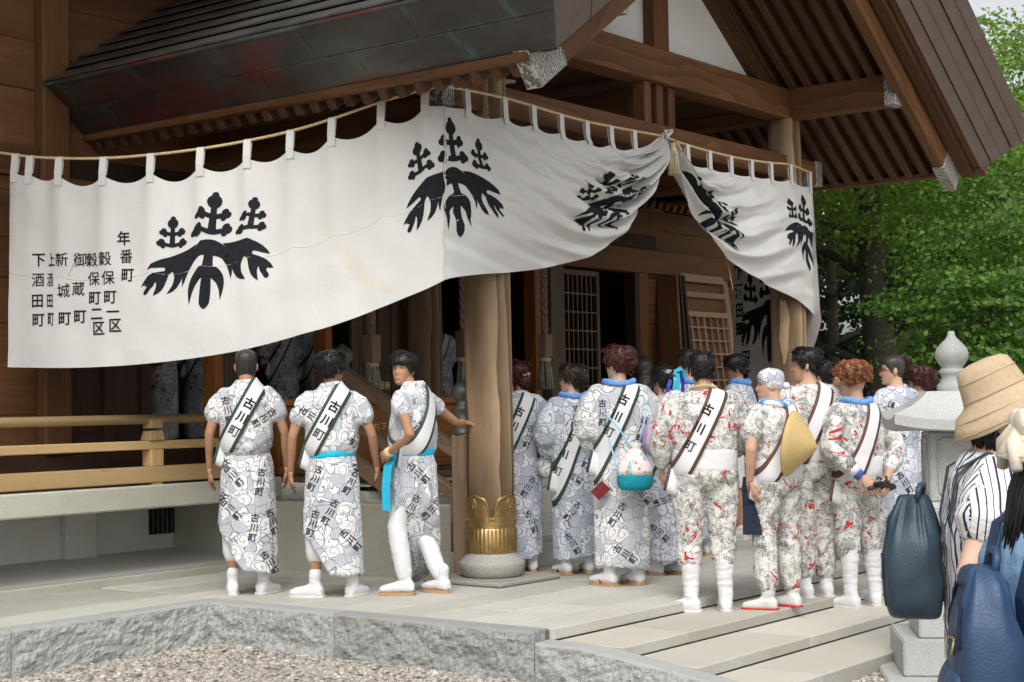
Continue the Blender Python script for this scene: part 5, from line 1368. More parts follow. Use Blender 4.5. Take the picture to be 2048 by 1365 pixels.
def sandals(P, strap='red', sole='tan_sole', socks=True, up=.10, th=.022):
    k = P.k
    for s in (-1, 1):
        y = P.fy[s]; c, sn2 = math.cos(y), math.sin(y); fy = Vector((-sn2,c,0)); fx = Vector((c,sn2,0)); a = P.ank[s]
        V = []
        outl = [(-.068,.026),(-.05,.036),(0,.040),(.06,.044),(.12,.048),(.165,.042),(.19,.026)]
        pts = [(a+fy*(l*k)+fx*(w*k)) for l, w in outl]+[(a+fy*(l*k)-fx*(w*k)) for l, w in outl[::-1]]
        n = len(pts); z0 = a.z
        V = [Vector((p.x,p.y,z0+.001)) for p in pts]+[Vector((p.x,p.y,z0+th*k)) for p in pts]
        F = [tuple(range(n))[::-1], tuple(range(n,2*n))]+[(i,(i+1)%n,(i+1)%n+n,i+n) for i in range(n)]
        so = link('sandal', mesh_of(V, F), P.root, M[sole], False)
        if strap:
            tp = a+fy*.12*k+Z_*(.062*k)
            parts = [tube_data([a+fy*.05*k+fx*sd*.046*k+Z_*(th*k), a+fy*.085*k+fx*sd*.030*k+Z_*(.072*k), tp, a+fy*.155*k+Z_*(.04*k)], .0085*k, 6) for sd in (-1, 1)]
            v, f = merge(parts); link('strap', mesh_of(v, f, True), so, M[strap], False)
        if socks:
            an = Vector((a.x,a.y,z0))
            me = voxel([foot_parts(Vector((a.x,a.y,a.z+th*k)), y, k, .006*k), limb([an+Z_*(.05*k), an+Z_*(up*.5*k+.05*k), an+Z_*((up+.05)*k)], [.042*k,.042*k,.050*k])], .011*k, 3)
            wrinkle(me, .0022*k, (30,30,40), s*3.0); add(P, 'sock', me, M['cotton'])
def tabi(P, top=.30, sole='white_sole', body='cotton', knees=None, soleh=.016):
    k = P.k
    rz_ = lambda z: pl([.05,.12,.22,.36,.5],[.044,.043,.050,.063,.065],z)*k*P.b**.6
    for s in (-1, 1):
        a = P.ank[s]; an = a+Vector((0,0,.07*k)); kn = P.kn[s]; t = min(1, (top-.07)/max(.05, (kn.z/k-.07)))
        me = voxel([foot_parts(Vector((a.x,a.y,a.z+soleh*.5*k)), P.fy[s], k, .008*k), limb([an-Z_*.02*k, mid(an,kn,t*.35), mid(an,kn,t*.7,(0,-.010*k,0)), mid(an,kn,t,(0,-.012*k,0))], [.046*k,rz_(lerp(.07,top,.35)),rz_(lerp(.07,top,.7)),rz_(top)+.004*k])], .011*k, 3)
        wrinkle(me, .0055*k, (10,10,48), s*3.0, lambda c: 1 if c.z > .06*k else .3); ob_ = add(P, 'tabi_boot', me, M[body])
        y = P.fy[s]; c, s2 = math.cos(y), math.sin(y); fy = Vector((-s2,c,0)); fx = Vector((c,s2,0))
        outl = [(-.072,.026),(-.05,.040),(0,.045),(.06,.049),(.12,.053),(.165,.048),(.196,.028)]
        pts = [(a+fy*(l*k)+fx*(w*k)) for l, w in outl]+[(a+fy*(l*k)-fx*(w*k)) for l, w in outl[::-1]]; n = len(pts)
        V = [Vector((p.x,p.y,a.z+.001)) for p in pts]+[Vector((p.x,p.y,a.z+soleh*k)) for p in pts]
        link('sole', mesh_of(V, [tuple(range(n))[::-1], tuple(range(n,2*n))]+[(i,(i+1)%n,(i+1)%n+n,i+n) for i in range(n)]), ob_, M[sole], False)
def neck_towel(P, mt='blue_towel', r=.023, ends=.28, z=1.455, wide=.105):
    k = P.k; pts = []
    for i in range(25):
        a = -math.pi*.42+ (math.pi*1.84)*i/24; a = math.pi*.58+ (math.pi*1.84)*i/24
        pts.append(Vector((wide*math.cos(a), -.012+.085*math.sin(a)*1.0, z+.012*math.cos(a*2)-.03*max(0, math.sin(a))))*k)
    front = []
    e0 = [Vector((-.045,.115,z-.09))*k, Vector((-.06,.135,z-.18))*k, Vector((-.07,.14,z-ends))*k]; e1 = [Vector((.045,.115,z-.09))*k, Vector((.06,.135,z-.18))*k, Vector((.07,.14,z-ends))*k]
    me = voxel([tube_data(pts, r*k, 10), tube_data([pts[0]]+(e0 if pts[0].x < 0 else e1), [r*k,r*1.1*k,r*1.1*k,r*1.1*k], 10), tube_data([pts[-1]]+(e0 if pts[-1].x < 0 else e1), [r*k,r*1.1*k,r*1.1*k,r*1.1*k], 10)], .012*k, 2)
    wrinkle(me, .004*k, (25,25,25)); return add(P, 'neck_towel', me, M[mt])
def belt(P, mt, z0, z1, rx, ry, n=48, seed=0, amp=.006, name='belt', cy=0):
    k = P.k; V, F = [], []
    prof = [(0,-.012),(0,0),(.25,.012),(.5,.014),(.75,.012),(1,0),(1,-.012)]
    for t, o in prof:
        for i in range(n):
            a = 2*math.pi*i/n; w = amp*noise.noise(Vector((math.cos(a)*3+seed, math.sin(a)*3, t*4)))
            V.append(Vector(((rx+o+w)*math.cos(a), cy+(ry+o+w)*math.sin(a), lerp(z0,z1,t)+.01*math.sin(a+seed)))*k)
    F = [(j*n+i, j*n+(i+1)%n, (j+1)*n+(i+1)%n, (j+1)*n+i) for j in range(len(prof)-1) for i in range(n)]
    me = mesh_of(V, F, True); cyl_uv(me); return add(P, name, me, M[mt])
def bvh_parts(parts):
    V, F = merge(parts); return BVHTree.FromPolygons(V, F)
# ------------------------------------------------------------------ outfits
def mens_yukata(P, mt='yukata', hem=None, seed=0, obi='obi', spots=(), edge='sash_green', hi=1, text=True, puff=.064):
    k, b = P.k, P.b; hem = hem or (lambda a: .22)
    top = loft([ring(.985*k,.150*b*k,.118*k), ring(1.02*k,.184*b*k,.145*k), ring(1.09*k,.196*b*k,.155*k), ring(1.2*k,.192*b*k,.150*k), ring(1.30*k,.186*b*k,.140*k), ring(1.375*k,.166*b*k,.118*k,0,-.005), ring(1.42*k,.128*b*k,.098*k,0,-.008), ring(1.46*k,.085*k,.082*k,0,-.006), ring(1.49*k,.068*k,.070*k,0,-.004)], 36, 2.3)
    parts = [top]
    for s in (-1, 1):
        d = (P.el[s]-P.sh[s]).normalized()
        parts.append(limb([P.sh[s]+Vector((-s*.05,0,.0))*k, P.sh[s]+d*.06*k, P.sh[s]+d*.11*k, P.sh[s]+d*.165*k], [.066*k,puff*1.04*k,puff*1.06*k,puff*.98*k], 16))
    me = voxel(parts, .013*k, 3); wrinkle(me, .010*k, (9,9,7), seed); cyl_uv(me); ro = add(P, 'yukata_top', me, M[mt])
    if spots: prints(P, ro, me, [s for s in spots if s[1] > 1.0])
    prof = lambda z: (pl([.1,.5,.9,1.03],[.218,.208,.190,.152],z)*b, pl([.1,.5,.9,1.03],[.182,.172,.155,.122],z))
    sk = skirt_shell(P, 1.03, hem, prof, 7, .045, 72, 30, seed); me = mesh_of(*sk, True); wrinkle(me, .005*k, (8,8,3), seed+4); cyl_uv(me); so = add(P, 'yukata_skirt', me, M[mt])
    if spots: prints(P, so, me, [s for s in spots if s[1] <= 1.0])
    belt(P, obi, .955, 1.045, .160*b, .132, seed=seed); belt(P, mt, 1.43, 1.492, .073, .074, 32, seed, .004, 'collar', -.006)
    sash(P, bvh_parts([top]), edge, hi, .99, text=text)
    return ro
def womens_yukata(P, mt='yukata', seed=0, spots=(), edge='sash_green', hi=1, hemz=.13, obi='sash_white', sash_on=True, sleeve=.105, low=.92, tc=None):
    k, b = P.k, P.b
    top = loft([ring(.86*k,.185*b*k,.145*k), ring(1.0*k,.18*b*k,.145*k), ring(1.10*k,.185*b*k,.15*k), ring(1.22*k,.192*b*k,.148*k), ring(1.31*k,.192*b*k,.138*k), ring(1.38*k,.172*b*k,.115*k,0,-.005), ring(1.425*k,.12*b*k,.092*k,0,-.008), ring(1.455*k,.078*k,.075*k,0,-.006)], 36, 2.2)
    prof = lambda z: (pl([.1,.4,.85,1.0],[.190,.198,.20,.178],z)*b, pl([.1,.4,.85,1.0],[.165,.165,.165,.142],z))
    sk = skirt_shell(P, 1.0, lambda a: hemz+.015*math.sin(a*2+seed), prof, 6, .022, 64, 24, seed)
    parts = [top, sk]
    for s in (-1, 1):
        a, e, w = P.sh[s], P.el[s], P.wr[s]
        parts.append(limb([a+Vector((-s*.05,0,.0))*k, mid(a,e,.3), mid(a,e,.75), e, mid(e,w,.45), mid(e,w,.72)], [.080*k,sleeve*.86*k,sleeve*k,sleeve*k,sleeve*.92*k,sleeve*.6*k], 16))
        parts.append(limb([mid(a,e,.6,(0,0,-.02*k)), mid(e,w,.25,(0,0,-.09*k)), mid(e,w,.5,(0,0,-.12*k))], [.06*k,.075*k,.055*k], 12, .7))
    me = voxel(parts, .014*k, 4); wrinkle(me, .006*k, (7,7,4), seed); cyl_uv(me); ro = add(P, 'yukata', me, M[mt])
    if spots: prints(P, ro, me, spots)
    belt(P, mt, 1.418, 1.468, .072, .072, 32, seed, .004, 'collar', -.006)
    if sash_on: sash(P, bvh_parts([top, sk]), edge, hi, low, tc=tc)
    return ro
def jacket(P, mt, seed=0, low=.97, sl=.8, fat=1.0, wr=.008, collar=True, rad=.062, name='jacket'):
    k, b = P.k, P.b
    top = loft([ring((low-.03)*k,.150*b*fat*k,.118*b*fat*k), ring((low+.01)*k,.178*b*fat*k,.140*b*fat*k), ring(1.10*k,.184*b*fat*k,.150*b*fat*k), ring(1.22*k,.195*b*k,.148*b*fat*k), ring(1.31*k,.200*b*k,.140*b*k), ring(1.375*k,.188*b*k,.118*b*k,0,-.005), ring(1.42*k,.135*b*k,.095*k,0,-.008), ring(1.452*k,.082*k,.078*k,0,-.006)], 36, 2.2)
    parts = [top]
    for s in (-1, 1):
        a, e, w = P.sh[s], P.el[s], P.wr[s]; pts = [a+Vector((-s*.05,0,0))*k, mid(a,e,.35), mid(a,e,.75)]; rd = [.078*k*b,rad*1.16*k*b,rad*1.06*k*b]
        if sl >= 1: pts += [e]; rd += [rad*k*b]
        if sl > 1: pts += [mid(e,w,(sl-1)*.55), mid(e,w,sl-1)]; rd += [rad*.98*k*b,rad*.80*k*b]
        if sl < 1: pts = pts[:2]+[mid(a,e,sl)]; rd = rd[:2]+[rad*1.10*k*b]
        parts.append(limb(pts, rd, 16))
    me = voxel(parts, .0125*k, 3); wrinkle(me, wr*k, (9,9,8), seed); cyl_uv(me); o = add(P, name, me, M[mt])
    return o, me, top
def pants(P, mt, seed=0, ztop=1.02, zend=.30, fat=1.0, wr=.011, name='trousers', lo=1.0):
    k, b = P.k, P.b; parts = [loft([ring(.80*k,.14*b*k,.12*k), ring(.88*k,.182*b*fat*k,.150*b*fat*k), ring(.95*k,.178*b*fat*k,.145*b*fat*k), ring(ztop*k,.160*b*fat*k,.122*b*fat*k)], 30, 2.2)]
    for s in (-1, 1):
        an = P.ank[s]+Vector((0,0,.075*k)); kn = P.kn[s]; t = (kn.z-(zend*k+P.ank[s].z))/(kn.z-an.z)
        parts.append(limb([P.hip[s]+Vector((0,0,-.02*k)), mid(P.hip[s],kn,.4), mid(P.hip[s],kn,.8), kn, mid(kn,an,t*.4), mid(kn,an,t*.8), mid(kn,an,t)], [.098*k*b*fat,.097*k*b*fat,.088*k*fat,.086*k*fat*lo,.085*k*fat*lo,.076*k*fat*lo,.060*k*fat*lo], 18))
    me = voxel(parts, .0135*k, 3); wrinkle(me, wr*k, (9,9,8), seed); cyl_uv(me); return add(P, name, me, M[mt])
def dragon_suit(P, seed=0, sl=1.8, hi=1, zend=.30, text=True, low_sash=.90, tc=None, boots=True, fat=1.0):
    j, me, top = jacket(P, 'dragon', seed, 1.03, sl, fat, .010)
    k, b = P.k, P.b
    hz = loft([ring(.90*k,.165*b*fat*k,.135*b*fat*k), ring(.93*k,.185*b*fat*k,.152*b*fat*k), ring(1.05*k,.184*b*fat*k,.152*b*fat*k), ring(1.09*k,.172*b*fat*k,.138*b*fat*k)], 36, 2.2)
    m2 = voxel([hz], .014*k, 2); wrinkle(m2, .004*k, (6,6,18), seed); add(P, 'waist_wrap', m2, M['cotton'])
    pants(P, 'dragon', seed+3, .98, zend, fat)
    if hi: sash(P, bvh_parts([top, hz]), 'sash_brown', hi, low_sash, text=text, tc=tc)
    if boots: tabi(P, zend+.13)
    return j
def prelim(foot_px, z, head_y, az):
    base = atz(*foot_px, z); dep = (base-CAM).dot(CF); k = (proj2(base)[1]-head_y)/FPX*dep/1.7
    W = Matrix.Translation(base) @ Matrix.Rotation(R_(az-90), 4, 'Z'); return base, k, W.inverted()
def ribbon(P, name, pts, w, mt, lat=None, th=.004, parent=None):
    """flat strap along points (local)"""
    pts = [Vector(p) for p in pts]; V, F = [], []
    for i, p in enumerate(pts):
        t = (pts[min(i+1,len(pts)-1)]-pts[max(i-1,0)]).normalized(); l = Vector(lat) if lat is not None else t.cross(P.cn); l = (l-t*l.dot(t)).normalized(); n = t.cross(l)
        V += [p-l*w/2+n*th/2, p+l*w/2+n*th/2, p+l*w/2-n*th/2, p-l*w/2-n*th/2]
    for i in range(len(pts)-1):
        for q in range(4): F.append((i*4+q, i*4+(q+1)%4, (i+1)*4+(q+1)%4, (i+1)*4+q))
    F += [(3,2,1,0), tuple((len(pts)-1)*4+q for q in range(4))]
    return link(name, mesh_of(V, F, False), parent or P.root, M[mt] if isinstance(mt, str) else mt, False)
def flower_pin(P, c, r, mt, n=6, seed=0, name='hair_ornament'):
    rr = random.Random(seed); parts = []
    for i in range(n):
        d = Vector((rr.uniform(-1,1), rr.uniform(-1,1), rr.uniform(-1,1))).normalized(); parts.append(ellipsoid(P.head(Vector(c)+d*r*.7), r*.55*P.hk, r*.55*P.hk, r*.35*P.hk, 8, 5))
    v, f = merge(parts); return add(P, name, mesh_of(v, f, True), M[mt] if isinstance(mt, str) else mt)

# ------------------------------------------------------------------ the three young men by the railing
MEN = 'young men in wave patterned yukata by the railing'
P = person('young man with cropped hair in wave yukata, back turned, nearest the veranda railing', (497,1188), 0, 699, 44, 44, 0, 'skin_tan', .94, arms={-1: ((-.255,-.03,1.12),(-.262,.06,.86)), 1: ((.262,-.02,1.12),(.272,.08,.86))}, foot_yaw=(.05,-.5), stance=.105, group=MEN)
hair(P, 'short', 'hair_buzz', .0045, .052, -.075, 0, 2, .1)
pants(P, 'cotton', 5, .98, .25, .80, .004, 'knee_breeches', 1.22)
mens_yukata(P, 'yukata', lambda a: .15+.38*max(0, -math.cos(a)-.08)**1.2+.012*math.sin(3*a), 1, 'obi', [(-.13,1.28,-8),(.12,1.22,35),(-.10,.83,-28),(.09,.78,5),(.04,.47,5),(.17,.50,-10),(-.12,.60,-30),(.15,.22,-20)])
tabi(P, .16)
P = person('young man with wavy black hair and bright blue belt, middle of the three', (668,1193), 0, 706, 42, 5, 0, 'skin_tan', .97, arms={-1: ((-.272,-.04,1.12),(-.292,.05,.86)), 1: ((.28,-.02,1.12),(.312,.10,.88))}, foot_yaw=(1.15,-.5), stance=.13, group=MEN)
hair(P, 'short', 'hair_black', .020, .045, -.055, 260, 5, .6)
pants(P, 'cotton', 6, .98, .26, .80, .004, 'knee_breeches', 1.22)
mens_yukata(P, 'yukata', lambda a: .155+.36*max(0, -math.cos(a)-.08)**1.15+.012*math.sin(3*a+1), 2, 'cyan', [(-.14,1.26,-35),(.19,1.12,22),(.13,.80,18),(-.12,.83,15),(-.02,.60,18),(.12,.40,-28),(-.14,.52,10)], puff=.067)
tabi(P, .17)
# third: leans, one hand on the hip, the other on the column
fp, az3 = (832,1188), 98
b3, k3, Wi3 = prelim(fp, 0, 706, az3)
tgt = Wi3 @ atd(940, 846, 11.42); wr3 = tgt/k3; sh3 = Vector((.185,0,1.385)); el3 = (sh3+wr3)/2+Vector((.0,-.06,-.09)); tg = (wr3-el3).normalized(); wr3 = wr3-tg*.09
P = person('young man in wave yukata turning his head, one hand on the main column', fp, 0, 706, az3, 192, 4, 'skin_tan', .90, arms={-1: ((-.34,-.20,1.12),(-.235,.06,1.00),(.35,.7,-.30),(.7,-.5,.2)), 1: (el3, wr3, tg, (0,.3,-1), True)}, foot_yaw=(.35,-.2), legs={-1: ((-.11,.08,.48),(-.10,.02,0)), 1: ((.11,.02,.47),(.10,-.16,.0))}, neck_f=.05, group=MEN)
hair(P, 'short', 'hair_black', .020, .030, -.06, 200, 8, .12)
pants(P, 'cotton', 7, .98, .12, .74, .004, 'leggings', 1.08)
mens_yukata(P, 'yukata', lambda a: .40+.16*math.cos(a+2.4)-.18*math.cos(a-.6), 3, 'cyan', [(.02,1.16,30),(.03,.86,-30),(.12,.60,25),(-.02,.62,20)], puff=.060)
sandals(P, None, 'tan_sole', True, .13)
k = P.k; tw = ribbon(P, 'cyan_towel', [Vector((-.17,.05,.98))*k, Vector((-.215,.08,.90))*k, Vector((-.225,.09,.75))*k, Vector((-.22,.09,.60))*k], .085*k, 'cyan', lat=(.3,1,0))
link('wrist_band', mesh_of(*tube_data([P.wr[-1]-(P.wr[-1]-P.el[-1]).normalized()*.03*k, P.wr[-1]+(P.wr[-1]-P.el[-1]).normalized()*.025*k], .036*k, 14), True), P.root, M['rope'], False)

# ------------------------------------------------------------------ women in yukata right of the column
WOM = 'women in wave patterned yukata on the porch'
fwd = {-1: ((-.235,.02,1.13),(-.13,.20,1.02),(.6,.5,0)), 1: ((.235,.02,1.13),(.13,.20,1.02),(-.6,.5,0))}
SP = [(-.08,1.28,10),(.13,1.15,-5),(-.05,.80,-38),(.10,.62,20),(-.07,.50,25),(.09,.33,-30),(-.10,.24,15)]
P = person('woman half hidden behind the main column, auburn hair tied with a scarf', (1040,1146), 0, 726, 50, 75, 0, 'skin_fair', .96, arms=fwd, gender='f', group=WOM)
ho = hair(P, 'bob', 'hair_red', .022, .045, -.085, 160, 11, .4); bun(P, (0,-.11,-.03), .05, 'hair_red', 50, 2)
flower_pin(P, (.02,-.085,.02), .045, flat('scarf cream', (.62,.45,.33), .8, .2, 0, .4, 40), 9, 4, 'hair_scarf')
womens_yukata(P, 'yukata_blue', 21, [(.08,.70,20),(.10,.42,-15),(.09,1.1,10)], hi=1)
sandals(P, 'red'); k = P.k
me = voxel([ellipsoid(Vector((.20,-.13,.86))*k, .075*k, .06*k, .10*k, 14, 9)], .012*k, 2); cyl_uv(me); add(P, 'pouch', me, M['yukata'])
me = voxel([ellipsoid(Vector((.20,-.08,1.0))*k, .06*k, .05*k, .13*k, 14, 9)], .012*k, 2); wrinkle(me, .01*k, (20,20,6)); add(P, 'navy_bag', me, flat('navy satin', (.02,.025,.09), .4, .5))

P = person('woman with dark brown updo and white flower ornaments, wave yukata with low sash', (1152,1148), 0, 731, 58, 105, 0, 'skin_fair', .96, arms=fwd, gender='f', group=WOM)
hair(P, 'bob', 'hair_brown', .020, .05, -.07, 120, 13, .4); bun(P, (0,-.10,.03), .055, 'hair_brown', 70, 6)
flower_pin(P, (.035,-.11,.055), .03, 'cotton', 8, 7); flower_pin(P, (.07,-.09,.03), .022, 'cotton', 5, 8)
womens_yukata(P, 'yukata_blue', 23, [(.02,1.28,5),(-.02,.80,-40),(-.02,.52,25),(-.02,.26,-20),(.12,.95,15)], hi=1, low=.78, tc=.02)
neck_towel(P); sandals(P, 'navy')

P = person('woman with curly red updo in pale wave yukata carrying a turquoise drawstring bag', (1246,1171), 0, 697, 46, 78, 0, 'skin_fair', 1.03, arms=fwd, gender='f', group=WOM, foot_yaw=(.55,.35))
hair(P, 'bob', 'hair_red', .024, .05, -.06, 100, 15, .5); bun(P, (.02,-.085,.075), .062, 'hair_red', 130, 9); bun(P, (.045,-.10,.02), .045, 'hair_red', 90, 10)
flower_pin(P, (.075,-.11,.0), .014, 'cotton', 4, 2)
womens_yukata(P, 'yukata', 25, [(-.12,1.24,0),(.16,1.12,10),(-.03,.52,20),(.15,.66,-25),(.02,.24,-35),(-.13,.95,18)], hi=1, low=.90, tc=.30)
neck_towel(P); sandals(P, 'red'); k = P.k
def view(P, x, z, d): return P.cr*x*P.k+Z_*z*P.k+P.cn*d*P.k
bag = empty('drawstring_bag', P.W @ view(P,.10,.79,.26), P.rz, 'turquoise and pink patterned drawstring bag hanging on the red haired woman', 'bag')
def patch():
    t = NT('patchwork cotton'); v = t.obj(rnd=False); vo = t.n('TexVoronoi', {'Vector': v, 'Scale': 26.0}); vb = t.n('TexVoronoi', {'Vector': t.obj((1,1,.6), rnd=False), 'Scale': 9.0})
    c = t.ramp(t.n('SeparateColor', {0: vb.outputs['Color']}).outputs[0], [(.0, (.74,.72,.68)), (.4, (.25,.60,.62)), (.7, (.75,.70,.62))], 'CONSTANT')
    c = t.mix(t.math('LESS_THAN', vo.outputs['Distance'], .34), c, t.ramp(t.n('SeparateColor', {0: vo.outputs['Color']}).outputs[1], [(0,(.70,.25,.28)),(.5,(.80,.55,.52)),(.75,(.2,.5,.55))], 'CONSTANT')); return t.out(c, .85, .15)
M['patch'] = patch()
k = P.k
def bagl(prof, nm, mt, amp):
    n = 40; V = []
    for r, z in prof:
        for i in range(n): a = 2*math.pi*i/n; m = 1+amp*math.sin(9*a+z*20)*max(0, (z+.02)/.2); V.append(Vector((r*m*math.cos(a), r*.62*m*math.sin(a), z))*k)
    F = [(j*n+i, j*n+(i+1)%n, (j+1)*n+(i+1)%n, (j+1)*n+i) for j in range(len(prof)-1) for i in range(n)]+[tuple(range(n))[::-1]]
    link(nm, mesh_of(V, F, True), bag, mt, False)
# bag faces the viewer: turn it so its broad side does
bag.rotation_euler.z = math.atan2((P.W.to_3x3() @ P.cr).y, (P.W.to_3x3() @ P.cr).x)
bagl([(.04,-.10),(.10,-.092),(.125,-.06),(.128,-.015),(.124,.01)], 'bag_base', M['teal'], .0); bagl([(.125,.008),(.118,.05),(.10,.10),(.07,.15),(.042,.185),(.034,.20),(.05,.225),(.045,.235)], 'bag_body', M['patch'], .09)
v, f = merge([tube_data([P.W.inverted() @ p if False else p for p in pts], .006*k, 6) for pts in ([(-.02*k,0,.19*k),(-.10*k,.02*k,.33*k),(-.22*k,.06*k,.47*k)], [(.02*k,0,.19*k),(.06*k,.02*k,.33*k),(.10*k,.05*k,.50*k)], [(-.11*k,0,-.04*k),(-.14*k,.02*k,.12*k),(-.18*k,.05*k,.27*k)])])
link('string', mesh_of(v, f, True), bag, flat('sky blue cord', (.30,.55,.80), .8, .2), False)
pur = link('purse', mesh_of([(-.055,-.012,0),(.055,-.012,0),(.055,.012,0),(-.055,.012,0),(-.055,-.010,.085),(.055,-.010,.085),(.055,.010,.085),(-.055,.010,.085)], [(3,2,1,0),(4,5,6,7),(0,1,5,4),(1,2,6,5),(2,3,7,6),(3,0,4,7)]), None, M['maroon'])
pur.matrix_world = Matrix.Translation(P.W @ view(P,-.115,.66,.21)) @ Matrix.Rotation(bag.rotation_euler.z, 4, 'Z') @ Matrix.Rotation(-.75, 4, 'Y')
tag(pur, 'small maroon purse dangling below the turquoise bag', 'purse')
me = voxel([ellipsoid(view(P,.235,1.04,.12), .07*k, .09*k, .12*k, 14, 9)], .013*k, 2); wrinkle(me, .014*k, (18,18,6)); add(P, 'lilac_obi_bow', me, M['lilac'])

P = person('woman with black hair tied with blue and teal ribbons, black bag strap across her back', (1336,1150), 0, 735, 44, 74, 8, 'skin_fair', 1.05, arms=fwd, gender='f', group=WOM, foot_yaw=(.9,.5))
hair(P, 'bob', 'hair_black', .018, .05, -.06, 80, 17, .3); bun(P, (0,-.10,.05), .05, 'hair_black', 40, 4)
womens_yukata(P, 'yukata_blue', 27, [(-.10,1.18,-80),(-.05,.92,30),(.10,.88,-30),(-.02,.62,40),(-.06,.36,-30),(.12,.50,15)], hi=1, low=.86, tc=-.6)
sandals(P, 'teal', 'tan_sole'); k = P.k
rp = flat('turquoise ribbon', (.05,.48,.68), .5, .3); rq = flat('ultramarine ribbon', (.04,.06,.42), .5, .3)
for i, (m_, pts) in enumerate(((rp, [(.0,-.13,.10),(.05,-.15,.13),(.10,-.14,.10),(.115,-.13,.03)]), (rp, [(.0,-.13,.10),(-.01,-.165,.03),(-.02,-.17,-.07)]), (rp, [(.03,-.14,.09),(.03,-.165,.0),(.02,-.17,-.05)]), (rq, [(.06,-.13,.10),(.11,-.13,.02),(.125,-.12,-.12)]), (rq, [(-.03,-.13,.05),(-.06,-.14,-.02),(-.07,-.14,-.09)]))):
    ribbon(P, 'hair_ribbon', [P.head(p) for p in pts], .03*k, m_)
flower_pin(P, (-.04,-.11,.10), .022, 'cotton', 6, 3)
ribbon(P, 'bag_strap', [view(P,-.10,1.43,.10), view(P,-.02,1.38,.15), view(P,.06,1.28,.178), view(P,.12,1.12,.185)], .018*k, 'black')
P = person('woman partly hidden behind the cropped haired man, dark hair, blue neck towel', (1388,1112), 0, 703, 55, 105, 0, 'skin_fair', .96, arms=fwd, gender='f', group=WOM, voxs=.018)
hair(P, 'bob', 'hair_brown', .022, .05, -.07, 80, 19, .4); bun(P, (0,-.09,.05), .055, 'hair_brown', 60, 5)
womens_yukata(P, 'yukata_blue', 29, [], sash_on=False); neck_towel(P); sandals(P, 'red')

# ------------------------------------------------------------------ men in dragon print
DRG = 'men in dragon print festival suits on the steps'
P = person('stocky man with cropped black hair and bead necklace, dragon print suit, back turned', (1416,1222), -SR, 706, 42, 40, 0, 'skin', 1.18, arms={-1: ((-.29,-.01,1.12),(-.27,.10,.93)), 1: ((.27,.03,1.12),(.17,.20,1.0))}, stance=.115, foot_yaw=(1.0,-.15), group=DRG)
hair(P, 'short', 'hair_black', .010, .05, -.062, 120, 31, .2)
dragon_suit(P, 1, 1.75, 1, .30, low_sash=.88, tc=.30)
v, f = merge([ellipsoid(Vector((.085*math.cos(a), -.01+.08*math.sin(a), 1.462-.02*math.sin(a)))*P.k, .011*P.k, .011*P.k, .011*P.k, 8, 5) for a in [2*math.pi*i/30 for i in range(30)]]); add(P, 'bead_necklace', mesh_of(v, f, True), M['gold'])
nb = Wn = None
P = person('young man with black hair looking down, blue towel over his shoulder, bare legs', (1484,1078), 0, 712, 95, 118, -14, 'skin_tan', .95, group='people waiting behind the dragon print men', voxs=.018, foot_yaw=(.1,-.1))
hair(P, 'short', 'hair_black', .018, .04, -.06, 160, 33, .4)
k = P.k
jk, me, top = jacket(P, 'yukata_fine', 4, .80, 1.6, 1.0, .007, name='yukata_top'); prints(P, jk, me, [(-.02,1.2,20),(.05,.95,-20)]); pants(P, 'cotton', 9, .98, .52, .95, .004, 'shorts')
neck_towel(P, 'blue_towel', .028, .36); tabi(P, .11, 'white_sole', 'white_sole'); belt(P, 'teal', .93, 1.0, .19, .155)
ribbon(P, 'red_tassel', [view(P,.10,.98,.17), view(P,.13,.90,.18), view(P,.14,.76,.18)], .06*k, 'red')

P = person('man in white patterned bandana looking left, dragon print suit, striped towel at his neck', (1556,1216), -SR, 738, 72, 126, 0, 'skin', 1.14, arms={-1: ((-.315,-.10,1.13),(-.27,-.03,.90),(.2,-.2,-1),(1,.2,0)), 1: ((.27,.03,1.12),(.17,.20,1.0))}, stance=.12, foot_yaw=(.55,.2), group=DRG)
dragon_suit(P, 5, .62, 1, .14, low_sash=.88, text=False, boots=False); tabi(P, .16, 'red', 'white_sole', soleh=.010)
k = P.k
def striped():
    t = NT('blue white striped towel'); v = t.obj(rnd=False); w = t.n('TexWave', {'Vector': v, 'Scale': 7.0}, bands_direction='DIAGONAL'); c = t.ramp(w.outputs[0], [(.5, (.72,.76,.82)), (.52, (.12,.32,.78))]); return t.out(c, .95, .1)
M['striped'] = striped(); neck_towel(P, 'striped', .026, .22)
hb = hair(P, 'short', 'yukata_fine', .008, .045, -.02, 0, 41, .15); hb.name = 'bandana'; cyl_uv(hb.data, P.hc.x, P.hc.y, .3)
me = voxel([ellipsoid(P.head((.0,-.115,-.005)), .03*k, .03*k, .028*k, 12, 8)], .008*k, 1); kb = add(P, 'bandana_knot', me, M['cotton'])
